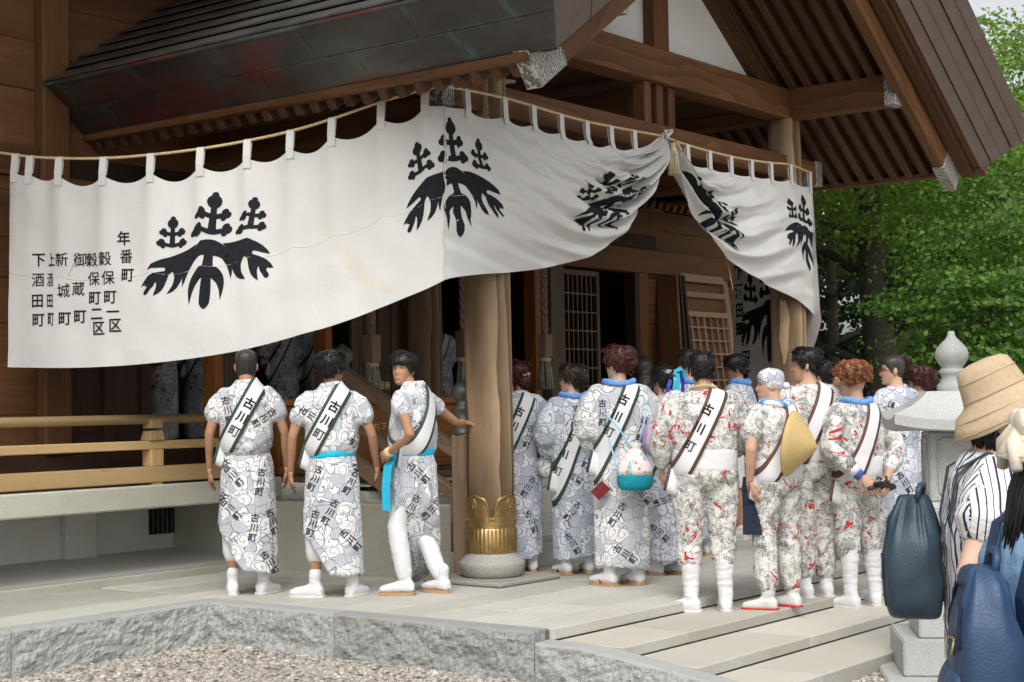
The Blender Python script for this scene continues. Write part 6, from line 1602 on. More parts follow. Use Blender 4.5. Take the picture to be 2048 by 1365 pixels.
# conical straw hat on his back
def straw():
    t = NT('woven straw'); v = t.obj(rnd=False); w1 = t.n('TexWave', {'Vector': v, 'Scale': 30.0, 'Distortion': 1.5}, bands_direction='Z'); w2 = t.n('TexWave', {'Vector': v, 'Scale': 30.0, 'Distortion': 1.5}, bands_direction='DIAGONAL')
    f = t.math('ADD', t.math('MULTIPLY', w1.outputs[0], .5), t.math('MULTIPLY', w2.outputs[0], .5)); c = t.ramp(f, [(.2, (.50,.35,.14)), (.6, (.62,.45,.20)), (.9, (.68,.52,.26))]); t.bump(f, .35, .01); return t.out(c, .7, .25)
M['straw'] = straw()
hat = empty('straw_hat', P.W @ (Vector((-.02,-.20,1.17))*k), 0, 'conical straw hat slung on the back of the man in the bandana', 'hat')
n = 48; V = []
for r, z in ((.232,-.012),(.235,.0),(.20,.03),(.15,.075),(.10,.118),(.05,.156),(.018,.176),(.0,.182)):
    for i in range(n): a = 2*math.pi*i/n; V.append(Vector((r*math.cos(a), r*math.sin(a), z))*k)
for r, z in ((.195,.024),(.10,.108),(.0,.17)):
    for i in range(n): a = 2*math.pi*i/n; V.append(Vector((r*math.cos(a), r*math.sin(a), z))*k)
F = [(j*n+i, j*n+(i+1)%n, (j+1)*n+(i+1)%n, (j+1)*n+i) for j in range(7) for i in range(n)]+[((j)*n+(i+1)%n, j*n+i, (j+1)*n+i, (j+1)*n+(i+1)%n) for j in (8,9) for i in range(n)]+[(i, 8*n+i, 8*n+(i+1)%n, (i+1)%n) for i in range(n)]
hc_ = link('cone', mesh_of(V, F, True), hat, M['straw'], False)
axis = CR*.88-CF*.42-Z_*.12; hat.rotation_mode = 'XYZ'; hat.rotation_euler = axis.to_track_quat('Z','Y').to_euler()
ribbon(P, 'navy_towel', [view(P,-.155,.93,.12), view(P,-.165,.85,.155), view(P,-.16,.70,.165), view(P,-.165,.53,.16)], .135*k, 'navy')

P = person('tall man with short black hair in profile behind the straw hat, dragon print suit', (1628,1193), -SR, 697, 56, 112, 0, 'skin', 1.06, stance=.08, arms={-1: ((-.27,.02,1.12),(-.17,.20,1.0)), 1: ((.27,.0,1.12),(.20,.20,1.0))}, foot_yaw=(.15,-.1), group=DRG)
hair(P, 'short', 'hair_black', .013, .048, -.06, 200, 35, .3); dragon_suit(P, 8, 1.5, 1, .15, low_sash=.9, text=False)
ribbon(P, 'hanging_cloth', [view(P,-.17,.95,.13), view(P,-.16,.8,.17), view(P,-.15,.60,.17)], .09*P.k, 'cotton')
P = person('man with orange curly hair, dragon print suit, hands held behind his back', (1722,1213), -2*SR, 733, 66, 108, -6, 'skin', 1.06, arms={-1: ((-.31,-.08,1.12),(-.16,-.24,.92),(.5,-.5,-.7),(.3,.8,0)), 1: ((.29,-.10,1.12),(.06,-.24,.90),(-.5,-.5,-.6),(-.3,.8,0))}, stance=.11, foot_yaw=(.35,-.5), group=DRG)
hair(P, 'curly', 'hair_orange', .040, .052, .0, 620, 37, .5)
dragon_suit(P, 12, 1.62, 1, .36, low_sash=.84, tc=.25); neck_towel(P, 'blue_towel', .024, .30); k = P.k
vp = [P.head(head_pt(a, .030, .006, 0)) for a in [2*math.pi*i/36 for i in range(37)]]
ribbon(P, 'visor_band', vp, .022*k, flat('yellow visor', (.66,.70,.16), .5, .3), lat=(0,0,1))
ribbon(P, 'wrist_band', [P.wr[-1]+(P.el[-1]-P.wr[-1]).normalized()*d*k+P.cn*.0 for d in (.02,.09)], .001, 'cotton')
link('blue_cuff', mesh_of(*tube_data([P.wr[-1]+(P.el[-1]-P.wr[-1]).normalized()*.015*k, P.wr[-1]+(P.el[-1]-P.wr[-1]).normalized()*.055*k], .039*k, 14), True), P.root, flat('blue cuff', (.05,.10,.42), .8, .2), False)
link('white_cuff', mesh_of(*tube_data([P.wr[-1]+(P.el[-1]-P.wr[-1]).normalized()*.05*k, P.wr[-1]+(P.el[-1]-P.wr[-1]).normalized()*.13*k], .045*k, 14), True), P.root, M['cotton'], False)
hp_ = P.W @ ((P.wr[-1]+P.wr[1])/2+Vector((.02,-.05,-.07))*k)
for i in range(2):
    sd_ = empty('held_sandal', hp_+Vector((.03*i,.02*i,.03*i)), P.rz+.5*i, 'black sandal held %s behind the curly haired man' % ('uppermost' if i else 'lowest'), 'sandal')
    n2 = 20; pts = [(.12*math.cos(2*math.pi*j/n2), (.042+.008*math.cos(2*math.pi*j/n2))*math.sin(2*math.pi*j/n2)) for j in range(n2)]
    V = [Vector((x,y,0)) for x, y in pts]+[Vector((x,y,.02)) for x, y in pts]; link('sole', mesh_of(V, [tuple(range(n2))[::-1], tuple(range(n2,2*n2))]+[(j,(j+1)%n2,(j+1)%n2+n2,j+n2) for j in range(n2)]), sd_, M['black'], False)
    v, f = merge([tube_data([(-.01,s*.045,.01),(.03,s*.03,.05),(.07,0,.02)], .007, 6) for s in (-1,1)]); link('thong', mesh_of(v, f, True), sd_, flat('dark green thong %d' % i, (.03,.05,.03), .7, .2), False)
    sd_.rotation_euler.x = -.6+.5*i

# ------------------------------------------------------------------ people further back on the right
BK = 'people waiting behind the dragon print men'
P = person('woman with blond brown updo and white flower, pink edged sash and red underskirt', (1684,1102), 0, 752, 55, 95, 5, 'skin_fair', 1.0, arms=fwd, gender='f', group=BK, voxs=.018)
hair(P, 'bob', 'hair_blond', .02, .05, -.07, 90, 51, .4); bun(P, (.0,-.10,.03), .05, 'hair_blond', 70, 5); flower_pin(P, (.05,-.10,.08), .04, flat('cream flower', (.78,.74,.60), .7, .2), 10, 6)
womens_yukata(P, 'yukata_fine', 53, [(-.05,.62,25),(.05,1.1,-10),(-.08,.8,10)], 'sash_pink', 1, .44, low=.84); sandals(P, 'navy')
sk = skirt_shell(P, .60, lambda a: .22, lambda z: (.172,.150), 6, .02, 40, 8); add(P, 'red_underskirt', mesh_of(*sk, True), M['red'])
P = person('person with black hair and a red hairpin, mostly hidden behind the tall man', (1652,1120), 0, 722, 60, 100, 0, 'skin_fair', .95, arms=fwd, gender='f', group=BK, voxs=.018)
hair(P, 'bob', 'hair_black', .02, .05, -.07, 90, 55, .4); bun(P, (.0,-.10,.02), .05, 'hair_black', 50, 5); flower_pin(P, (.06,-.08,.05), .016, 'red', 5, 6)
womens_yukata(P, 'yukata_fine', 57, [(.05,1.2,10)], sash_on=False); sandals(P, 'red')
P = person('man in spectacles with shaved sides and a topknot, pale wave yukata', (1802,1140), 0, 712, 78, 122, 0, 'skin', 1.06, group=BK, voxs=.018)
hair(P, 'short', 'hair_buzz', .005, .055, -.06, 0, 61, .1); k = P.k
v, f = ellipsoid((0,-.02,.085), .06, .085, .045, 14, 8); add(P, 'top_hair', mesh_of([P.head(p) for p in v], f, True), M['hair_brown']); bun(P, (0,-.115,.085), .035, 'hair_brown', 50, 8)
womens_yukata(P, 'yukata_blue', 14, [(.0,1.0,25),(.05,.7,-20),(-.06,1.25,10)], sash_on=False, hemz=.3); tabi(P, .34)
for s in (-1, 1):
    pts = [P.head(Vector((s*(.032+.021*math.cos(a)), .096-.004*abs(math.cos(a)), -.001+.017*math.sin(a)))) for a in [2*math.pi*i/20 for i in range(21)]]
    link('spectacles', mesh_of(*merge([tube_data(pts, .0018*k, 5), tube_data([P.head((s*.053,.09,.0)), P.head((s*.076,.03,.004)), P.head((s*.078,-.01,.004))], .0018*k, 5)]), True), P.root, M['maroon'], False)
P = person('woman with wine red curly hair and white pearls behind the stone lantern', (1852,1135), 0, 738, 60, 100, 0, 'skin_fair', 1.0, arms=fwd, gender='f', group=BK, voxs=.018)
hair(P, 'curly', 'hair_wine', .032, .045, -.06, 420, 63, .5); flower_pin(P, (.08,-.06,.05), .02, 'cotton', 6, 6); bun(P, (.03,-.11,.02), .05, 'hair_wine', 60, 5)
womens_yukata(P, 'yukata_blue', 65, [(-.05,.9,30)], sash_on=False); sandals(P, 'red')
P = person('child with short dark hair behind the orange curly haired man', (1770,1120), 0, 785, 70, 100, 0, 'skin_tan', .95, group=BK, voxs=.02, head_scale=1.08)
hair(P, 'short', 'hair_brown', .018, .04, -.06, 120, 67, .4); womens_yukata(P, 'yukata_fine', 69, [], sash_on=False); sandals(P, 'navy')
# ------------------------------------------------------------------ people inside the hall, behind the railing
INS = 'worshippers standing inside the dim hall'
for i, (px_, Y, az, lab, mt) in enumerate(((322, 4.1, 75, 'worshipper in wave yukata with orange bag inside the hall, beside the dark door', 'yukata'), (398, 4.6, 60, 'worshipper in wave yukata inside the hall, left of the orange door post', 'yukata_fine'), (566, 4.0, 65, 'worshipper in wave yukata inside the hall, behind the cropped young man', 'yukata'), (622, 4.8, 85, 'worshipper in wave yukata deep inside the hall, between the two young men', 'yukata_blue'), (880, 4.4, 70, 'worshipper in the dark hall opening left of the main column', 'yukata_blue'))):
    q = aty(px_, 800, Y); q.z = HFZ-.003
    P = person(lab, None, HFZ, 0, az, az+10, 0, 'skin', 1.0, H=1.36, loc=q, arms=fwd, gender='f', group=INS, voxs=.02)
    hair(P, 'short', 'hair_black', .016, .05, -.06, 60, 80+i, .3); womens_yukata(P, mt, 90+i, [(-.05,1.0,25),(.06,.6,-20),(-.06,.75,10)], 'sash_pink' if i == 0 else 'sash_green', 1, .08); sandals(P, None)
    if i == 0:
        k = P.k; me = voxel([ellipsoid(view(P,-.06,1.0,.24), .13*k, .07*k, .075*k, 16, 10)], .013*k, 2); wrinkle(me, .006, (20,20,20))
        bo = link('shoulder_bag', me, None, flat('orange leather', (.42,.10,.02), .4, .4, 0, .3, 20)); bo.matrix_world = P.W; tag(bo, 'orange brown shoulder bag carried inside the hall beside the dark door', 'bag')

# ------------------------------------------------------------------ gold characters on the offertory box
gold_ = flat('gold leaf', (.70,.52,.22), .35, .5, .6)
for c_, (x, y) in zip('在所十加村下', ((763,770),(775,772),(742,804),(741,819),(753,853),(768,853))):
    gv, gf = glyph(c_, .01); q = aty(x, y, 1.974); link('gold_character', mesh_of([q+Vector((a*.075, 0, b*.075)) for a, b in gv], gf), ob, gold_)
# ------------------------------------------------------------------ stone lantern
lb = atd(1909, 900, 9.0); LX, LY = lb.x, lb.y
lan = empty('stone_lantern', (LX, LY, GZ), 0, 'pale granite stone lantern with onion finial standing beside the steps', 'stone lantern')
pm = FPX/9.0
def lz(y): return atd(1909, y, 9.0).z
LA = math.atan2(CAM.y-LY, CAM.x-LX)+.14
def sq(name, prof, n=4, rot=0.0, seg=1, smooth=False, rnd=.0):
    """prof (half width, z): n-gon prism sections facing the viewer"""
    V, F = [], []; m = n*seg
    for w, z in prof:
        for i in range(n):
            a0 = LA+rot+math.pi/n+2*math.pi*i/n; a1 = a0+2*math.pi/n; R = w/math.cos(math.pi/n)
            p0 = Vector((R*math.cos(a0), R*math.sin(a0), 0)); p1 = Vector((R*math.cos(a1), R*math.sin(a1), 0))
            for s in range(seg): q = p0.lerp(p1, s/seg); V.append((LX+q.x, LY+q.y, z))
    F = [(j*m+i, j*m+(i+1)%m, (j+1)*m+(i+1)%m, (j+1)*m+i) for j in range(len(prof)-1) for i in range(m)]+[tuple(range(m))[::-1], tuple((len(prof)-1)*m+i for i in range(m))]
    bm = bmesh.new(); me0 = mesh_of(V, F, smooth); bm.from_mesh(me0); bpy.data.meshes.remove(me0)
    if not smooth: bmesh.ops.bevel(bm, geom=[e for e in bm.edges if len(e.link_faces) == 2 and e.calc_face_angle(0) > .5], offset=.008, segments=2, affect='EDGES')
    return link(name, from_bm(bm), lan, M['lantern'])
sq('plinth_block', [(.455, GZ-.2), (.455, lz(1331))]); sq('plinth_block', [(.355, lz(1331)+.002), (.355, lz(1263))]); sq('plinth_block', [(.255, lz(1263)+.002), (.255, lz(1203))])
sq('shaft', [(.17, lz(1203)), (.15, lz(1170)), (.135, lz(1110)), (.135, lz(1075)), (.15, lz(1060))])
sq('platform', [(.16, lz(1060)), (.24, lz(1040)), (.25, lz(1012)), (.22, lz(1000))])
fb = sq('fire_box', [(.165, lz(1000)), (.165, lz(862))])
for q in range(4):
    a = LA+q*math.pi/2; d = Vector((math.cos(a), math.sin(a), 0)); l = Vector((-d.y, d.x, 0)); c = Vector((LX,LY,(lz(1000)+lz(862))/2))+d*.166
    hh = (lz(862)-lz(1000))/2-.045; pts = []
    for sx, sy in ((1,1),(-1,1),(-1,-1),(1,-1)):
        for t in range(4): b = math.atan2(sy, sx)+(t-1.5)*math.pi/6; pts.append(c+l*(sx*.085+.025*math.cos(b))+Z_*(sy*(hh-.02)+.025*math.sin(b)))
    tube('panel_moulding', pts+[pts[0]], .009, M['lantern'], fb, 6)
NS = 8; V, F = [], []
kp = [(.0,.30),(.16,.30),(.205,.245),(.26,.175),(.32,.12),(.365,.085),(.37,.078),(.368,.0),(.345,-.012),(.18,-.012)]
kz0 = lz(862)
sq_prof = [(r, z) for r, z in kp[1:]]
V = []
m = 4*NS
for r, z in sq_prof:
    for i in range(4):
        a0 = LA+math.pi/4+math.pi/2*i; a1 = a0+math.pi/2; R = r*math.sqrt(2)
        p0 = Vector((math.cos(a0),math.sin(a0),0))*R; p1 = Vector((math.cos(a1),math.sin(a1),0))*R
        for s in range(NS):
            q = p0.lerp(p1, s/NS); lift = .045*abs(s/NS*2-1)**2.5*max(0, (r-.2)/.2) if z < .2 else 0
            V.append((LX+q.x, LY+q.y, kz0+.012+z*.72+lift))
F = [(j*m+(i+1)%m, j*m+i, (j+1)*m+i, (j+1)*m+(i+1)%m) for j in range(len(sq_prof)-1) for i in range(m)]+[tuple(i for i in range(m)), tuple(reversed([(len(sq_prof)-1)*m+i for i in range(m)]))]
link('roof', mesh_of(V, F), lan, M['lantern'])
fz = lambda y: lz(y)
lathe('finial', [(.085,fz(790)),(.088,fz(780)),(.088,fz(771)),(.070,fz(765)),(.062,fz(756)),(.066,fz(749)),(.078,fz(744)),(.070,fz(740)),(.058,fz(735)),(.075,fz(728)),(.092,fz(716)),(.094,fz(706)),(.083,fz(696)),(.058,fz(686)),(.034,fz(678)),(.022,fz(671)),(.019,fz(664)),(.012,fz(662))], 32, (LX,LY,0), M['lantern'], lan)

# ------------------------------------------------------------------ two visitors in the foreground
def stripes():
    t = NT('white shirt with navy stripes'); uv = t.n('TexCoord').outputs['UV']; sx = t.n('SeparateXYZ'); t.set(sx, 0, uv)
    wob = t.n('TexNoise', {'Vector': uv, 'Scale': 5.0, 'Detail': 1.0}); u = t.math('ADD', sx.outputs[0], t.math('MULTIPLY', wob.outputs[0], .03))
    f1 = t.math('FRACT', t.math('MULTIPLY', u, 44.0)); cell = t.math('FLOOR', t.math('MULTIPLY', u, 44.0)); rn2 = t.n('TexWhiteNoise', noise_dimensions='1D'); t.set(rn2, 'W', cell)
    wd = t.math('ADD', .05, t.math('MULTIPLY', rn2.outputs[0], .17)); ln = t.math('LESS_THAN', t.math('ABSOLUTE', t.math('SUBTRACT', f1, .5)), wd)
    c = t.mix(ln, (.70,.70,.69), (.035,.035,.075)); g = t.n('TexCoord').outputs['Object']; t.bump(t.noise(g, 7, 4, .6, .8).outputs[0], .45, .05); return t.out(c, .85, .15)
M['stripe'] = stripes()
def leather(name, c):
    t = NT(name); v = t.obj(); vo = t.n('TexVoronoi', {'Vector': v, 'Scale': 160.0}); nz = t.noise(v, 5, 4)
    cc = t.ramp(nz.outputs[0], [(.3, tuple(x*.75 for x in c)), (.7, tuple(x*1.25 for x in c))]); t.bump(t.math('ADD', t.math('MULTIPLY', vo.outputs['Distance'], .25), nz.outputs[0]), .16, .02); return t.out(cc, .46, .4)
M['leather'] = leather('dark teal leather', (.028,.052,.075)); M['leather_blue'] = leather('navy blue leather', (.028,.06,.125))
M['denim'] = flat('blue denim', (.13,.24,.42), .9, .1, 0, .15, 30, .2); M['bluecotton'] = flat('light blue cotton', (.24,.38,.57), .9, .1, 0, .08, 8, .35)
M['beige'] = flat('beige cotton hat', (.52,.40,.265), .95, .1, 0, .08, 60, .3); M['cream'] = flat('cream cotton hat', (.70,.63,.51), .95, .1, 0, .06, 40, .3)
M['zip'] = flat('brass zip', (.45,.36,.20), .4, .5, .8)
def backpack(P, c, size, mt, label, rz, style=0, tilt=0.0):
    """soft rucksack; broad outer face towards local -Y"""
    w, d, h = size; bp = empty('backpack', P.W @ Vector(c), P.rz+rz, label, 'backpack'); bp.rotation_euler.x = tilt
    n, m = 64, 44; V = []
    pw = lambda x, q: math.copysign(abs(x)**q, x)
    for j in range(m+1):
        ph = -math.pi/2+math.pi*j/m; cp, sp = math.cos(ph), math.sin(ph)
        for i in range(n):
            a = 2*math.pi*i/n; ca, sa = math.cos(a), math.sin(a)
            z = pw(sp, .62); tz = max(0, z)
            tp = (1-.55*tz**1.6) if style == 0 else (1-.30*tz**2.2)
            x, y = pw(cp, .28)*pw(ca, .55)*tp, pw(cp, .28)*pw(sa, .62)*(1-.45*tz**1.5)
            p = Vector((x*w/2, y*d/2, z*h/2))
            pl_ = (.010*math.sin(13*a)+.006*math.sin(21*a+2))*tz**1.2 if style == 0 else .004*math.sin(9*a)*tz
            sag = .010*noise.noise(Vector((p.x*9, p.y*9, p.z*5+style*7)))+.008*noise.noise(Vector((p.x*20, p.y*20, p.z*14)))+.012*noise.noise(Vector((p.x*4+3, 0, p.z*4)))
            p += Vector((ca, sa, 0))*(pl_+sag); p.z -= .018*max(0, -z)*(1-abs(x)); V.append(p)
    F = [(j*n+i, j*n+(i+1)%n, (j+1)*n+(i+1)%n, (j+1)*n+i) for j in range(m) for i in range(n)]
    me = mesh_of(V, F, True); link('bag_body', me, bp, M[mt], False); bv = BVHTree.FromPolygons(V, F)
    def on(x, z, o=.003, yy=-1):
        hit = bv.ray_cast(Vector((x, yy*d*2, z)), Vector((0,-yy,0)), d*4); return (hit[0] if hit[0] is not None else Vector((x, yy*d*.4, z)))+Vector((0,yy*o,0))
    def line(nm, pts, r, mt_, close=False): link(nm, mesh_of(*tube_data([on(x, z) for x, z in pts], r, 6), True), bp, M[mt_], False)
    def dense(pts, q=8): return [(lerp(a[0],b[0],k/q), lerp(a[1],b[1],k/q)) for a, b in zip(pts, pts[1:]) for k in range(q)]+[pts[-1]]
    if style == 0:
        line('pocket_seam', dense([(-w*.30,-h*.42),(-w*.30,-h*.02),(-w*.27,.01*h),(w*.27,.01*h),(w*.30,-h*.02),(w*.30,-h*.42)]), .0028, mt)
        line('top_seam', dense([(-w*.26,h*.20),(-w*.12,h*.40),(0,h*.45),(w*.12,h*.40),(w*.26,h*.20)]), .0028, mt)
        line('stitching', dense([(-w*.26,-.012*h),(w*.26,-.012*h)]), .0014, 'denim')
    else:
        fr = [loft([(Vector((0,-d*.40,-h*.46)), X_, Y_, w*.36, d*.10), (Vector((0,-d*.46,-h*.40)), X_, Y_, w*.43, d*.20), (Vector((0,-d*.46,-h*.14)), X_, Y_, w*.42, d*.18), (Vector((0,-d*.42,-h*.03)), X_, Y_, w*.37, d*.10)], 28, 3.2)]
        me = voxel(fr, .011, 3); wrinkle(me, .004, (14,14,14)); link('front_pocket', me, bp, M[mt], False)
        for sx_ in (-1, 1):
            me = voxel([ellipsoid(Vector((sx_*w*.46,0,-h*.26)), .035, d*.36, h*.20, 16, 10)], .010, 2); link('side_pocket', me, bp, M[mt], False)
            link('zip', mesh_of(*tube_data([(sx_*(w*.46+.034),-d*.2,-h*.12),(sx_*(w*.46+.037),0,-h*.105),(sx_*(w*.46+.034),d*.2,-h*.12)], .004, 6), True), bp, M['zip'], False)
        line('zip', dense([(-w*.36,h*.08),(-w*.30,h*.30),(-w*.12,h*.40),(w*.12,h*.40),(w*.30,h*.30),(w*.36,h*.08)]), .0042, 'navy')
        line('zip', dense([(-w*.22,h*.10),(w*.22,h*.12)]), .0036, 'zip')
        link('zip_pull', mesh_of(*tube_data([on(w*.22,h*.12), on(w*.22,h*.12)+Vector((.004,-.006,-.03))], [.003,.005], 6), True), bp, M['zip'], False)
    hp = [(-.045,d*.12,h*.44),(-.05,d*.16,h*.55),(-.03,d*.18,h*.585),(.03,d*.18,h*.585),(.05,d*.16,h*.55),(.045,d*.12,h*.44)]
    link('handle', mesh_of(*tube_data(hp, .009, 8), True), bp, M[mt], False)
    return bp
def sun_hat(P, label, mt, r_in=.088, brim=.075, drop=.085, crown=.115, tilt=0.0, ribbon_=False):
    ht = empty('hat', P.W @ P.head((0,-.005,.052)), P.rz+math.atan2(P.HR[1][0], P.HR[0][0]), label, 'hat'); ht.rotation_euler.x = tilt; k = P.hk
    n = 56; prof = [(.0,crown*.92),(.03,crown*.915),(.062,crown*.87),(.078,crown*.76),(.086,crown*.5),(.092,crown*.2),(.096,.0),(.104,-.012),(r_in+.028+brim*.3,-drop*.35),(r_in+.02+brim*.7,-drop*.72),(r_in+.016+brim,-drop),(r_in+.012+brim,-drop-.003),(r_in+.01+brim*.7,-drop*.74),(r_in+.01,-.012),(.090,.0)]
    V = []
    for r, z in prof:
        for i in range(n):
            a = 2*math.pi*i/n; wv = 1+.015*noise.noise(Vector((math.cos(a)*2, math.sin(a)*2, z*9))); V.append(Vector((r*wv*math.cos(a)*.93, r*wv*math.sin(a)*1.12, z+.006*math.sin(3*a)*(1 if z < -.02 else .2)))*k)
    F = [(j*n+i, (j+1)*n+i, (j+1)*n+(i+1)%n, j*n+(i+1)%n) for j in range(len(prof)-1) for i in range(n)]
    link('hat_body', mesh_of(V, F, True), ht, M[mt], False)
    for zz, rr_ in ((crown*.5,.0872),(.004,.0975),(-drop*.5,r_in+.024+brim*.47),(-drop*.93,r_in+.018+brim*.93)):
        link('stitching', mesh_of(*tube_data([Vector((rr_*math.cos(a)*.93, rr_*math.sin(a)*1.12, zz+.0015))*k for a in [2*math.pi*i/64 for i in range(65)]], .0016*k, 5), True), ht, M[mt], False)
    if ribbon_:
        for s, L in ((-.3,.09),(.25,.07)):
            me = voxel([ellipsoid(Vector((s*.13,-.125,.0))*k, .05*k, .02*k, .035*k, 14, 9)], .006, 2); link('bow', me, ht, M[mt], False)
            link('bow_tail', mesh_of(*tube_data([Vector((s*.06,-.13,-.01))*k, Vector((s*.25,-.15,-.05))*k, Vector((s*.35,-.15,-.11))*k], [.015*k,.02*k,.014*k], 8), True), ht, M[mt], False)
    return ht
FG = 'visitors watching from the gravel'
q = atd(1990, 1100, 4.7); q.z = GZ
P = person('woman in beige bucket hat and striped white shirt watching from beside the lantern', None, GZ, 0, -60, -64, 6, 'skin_fair', 1.0, H=1.645, loc=q, arms={1: ((.30,-.13,1.10),(.29,.10,.96),(.0,.6,.0),(-1,0,0)), -1: ((-.25,.05,1.10),(-.12,.22,1.15),(.3,.4,.5),(1,0,0))}, gender='f', group=FG, voxs=.010)
hair(P, 'bob', 'hair_black', .004, .045, -.10, 0, 71, .1)
rr = random.Random(3); parts = []
for i in range(130):
    a = rr.uniform(1.80, 4.48); p = head_pt(a, rr.uniform(-.075,-.03), .012, 0); e = Vector((p.x*1.08, p.y*1.02-.008, -.118+rr.uniform(-.02,.02)))
    parts.append(tube_data([P.head(p), P.head((p+e)/2+Vector((p.x*.08, p.y*.08, 0))), P.head(e)], [.008,.007,.002], 5))
v, f = merge(parts); add(P, 'bob_hair', mesh_of(v, f, True), M['hair_black'])
jk, me, top = jacket(P, 'stripe', 31, .78, .40, 1.06, .010, rad=.080, name='shirt'); pants(P, 'denim', 33, .98, .12, 1.0, .006, 'jeans'); tabi(P, .1, 'white_sole', 'white_sole')
k = P.k; a_, e_ = P.sh[1], P.el[1]; cv, cf = limb([mid(a_,e_,.40), mid(a_,e_,.46), mid(a_,e_,.53)], [.086*k,.092*k,.090*k], 20); me = voxel([(cv,cf)], .008, 1); wrinkle(me, .003, (20,20,20)); cyl_uv(me); add(P, 'sleeve_cuff', me, M['stripe'])
for s in (-1, 1):
    ribbon(P, 'spectacle_arm', [P.head((s*.055,.088,.002)), P.head((s*.078,.03,.004)), P.head((s*.079,-.005,.004))], .003, 'maroon', lat=(0,0,1))
    ribbon(P, 'backpack_strap', [Vector((s*.10,-.125,1.10))*k, Vector((s*.10,-.15,1.25))*k, Vector((s*.105,-.12,1.40))*k, Vector((s*.115,-.03,1.452))*k, Vector((s*.12,.08,1.41))*k, Vector((s*.125,.15,1.28))*k, Vector((s*.14,.14,1.10))*k, Vector((s*.17,.05,.96))*k, Vector((s*.15,-.10,.90))*k], .035*k, 'leather', lat=(1,0,0))
backpack(P, Vector((.0,-.245,1.135))*k, (.26,.16,.355), 'leather', 'dark teal leather backpack worn by the woman in the striped shirt', -.25, 0)
sun_hat(P, 'beige bucket hat worn by the woman in the striped shirt', 'beige', tilt=.42, crown=.125, drop=.095, brim=.062)
q = atd(2138, 1200, 3.3); q.z = GZ
P = person('person in cream hat and light blue shirt at the right edge of the picture', None, GZ, 0, -46, -60, -6, 'skin_fair', 1.0, H=1.575, loc=q, gender='f', group=FG, voxs=.011)
hair(P, 'bob', 'hair_black', .004, .045, -.10, 0, 73, .1); parts = []
for i in range(110):
    a = rr.uniform(1.7, 4.58); p = head_pt(a, rr.uniform(-.06,.0), .016, 0); e = Vector((p.x*1.3, p.y*1.1-.03, -.24+rr.uniform(-.04,.02)))
    parts.append(tube_data([P.head(p), P.head((p+e)/2+Vector((p.x*.1, p.y*.1, 0))), P.head(e)], [.009,.008,.002], 5))
v, f = merge(parts); add(P, 'long_hair', mesh_of(v, f, True), M['hair_black'])
jk, me, top = jacket(P, 'bluecotton', 37, .72, .7, 1.08, .010, rad=.090, name='shirt'); pants(P, 'cream', 38, .98, .12, 1.0, .006, 'trousers'); tabi(P, .1, 'white_sole', 'white_sole'); k = P.k
for s in (-1, 1): ribbon(P, 'backpack_strap', [Vector((s*.10,-.15,.98))*k, Vector((s*.10,-.16,1.25))*k, Vector((s*.105,-.12,1.40))*k, Vector((s*.115,-.03,1.452))*k, Vector((s*.12,.08,1.41))*k, Vector((s*.125,.16,1.28))*k, Vector((s*.14,.15,1.10))*k, Vector((s*.17,.05,.90))*k, Vector((s*.15,-.12,.82))*k], .045*k, 'leather_blue', lat=(1,0,0))
backpack(P, Vector((.03,-.215,1.11))*k, (.26,.14,.38), 'leather_blue', 'navy blue leather backpack worn by the person in the cream hat', -.25, 1)
sun_hat(P, 'cream sun hat with a bow at the right edge of the picture', 'cream', brim=.06, ribbon_=True)

# ------------------------------------------------------------------ gravel: loose pebbles near the platform
rr = random.Random(11); base_ = []
for t in range(6):
    bm = bmesh.new(); bmesh.ops.create_icosphere(bm, subdivisions=1, radius=1)
    base_.append(([v.co*(1+.35*noise.noise(v.co*1.3+Vector((t*5,0,0)))) for v in bm.verts], [tuple(v.index for v in f.verts) for f in bm.faces])); bm.free()
V, F = [], []; Vn = np.zeros(0)
allv, allf = [], []; cnt = 0
def in_gravel(x, y):
    if x < PX-.015: return y < PY-.015
    return False
for i in range(26000):
    x = rr.uniform(-5.2, PX); y = rr.uniform(-4.4, PY)
    if not in_gravel(x, y): continue
    d = (Vector((x,y,GZ))-CAM).dot(CF)
    if d < 8.0: continue
    px_, py_, _ = proj2((x,y,GZ))
    if not (-40 < px_ < 1500 and py_ < 1410): continue
    bv, bf = base_[rr.randrange(6)]; r = rr.uniform(.008,.021)*(1 if rr.random() < .92 else 1.5); a = rr.uniform(0,6.28); ca, sa = math.cos(a), math.sin(a); sx, sy, sz = r*rr.uniform(.9,1.5), r*rr.uniform(.7,1.1), r*rr.uniform(.4,.7); z = GZ+rr.uniform(0,.012)
    for p in bv: allv.append((x+ca*p.x*sx-sa*p.y*sy, y+sa*p.x*sx+ca*p.y*sy, z+p.z*sz+.3*p.x*sz))
    for f_ in bf: allf.append(tuple(j+cnt for j in f_))
    cnt += len(bv)
for i in range(5000):
    x = rr.uniform(-1.6, .6); y = rr.uniform(-4.6, -3.55)
    bv, bf = base_[rr.randrange(6)]; r = rr.uniform(.008,.02); a = rr.uniform(0,6.28); ca, sa = math.cos(a), math.sin(a); sx, sy, sz = r*rr.uniform(.9,1.5), r*rr.uniform(.7,1.1), r*rr.uniform(.4,.7); z = GZ+rr.uniform(0,.012)
    for p in bv: allv.append((x+ca*p.x*sx-sa*p.y*sy, y+sa*p.x*sx+ca*p.y*sy, z+p.z*sz))
    for f_ in bf: allf.append(tuple(j+cnt for j in f_))
    cnt += len(bv)
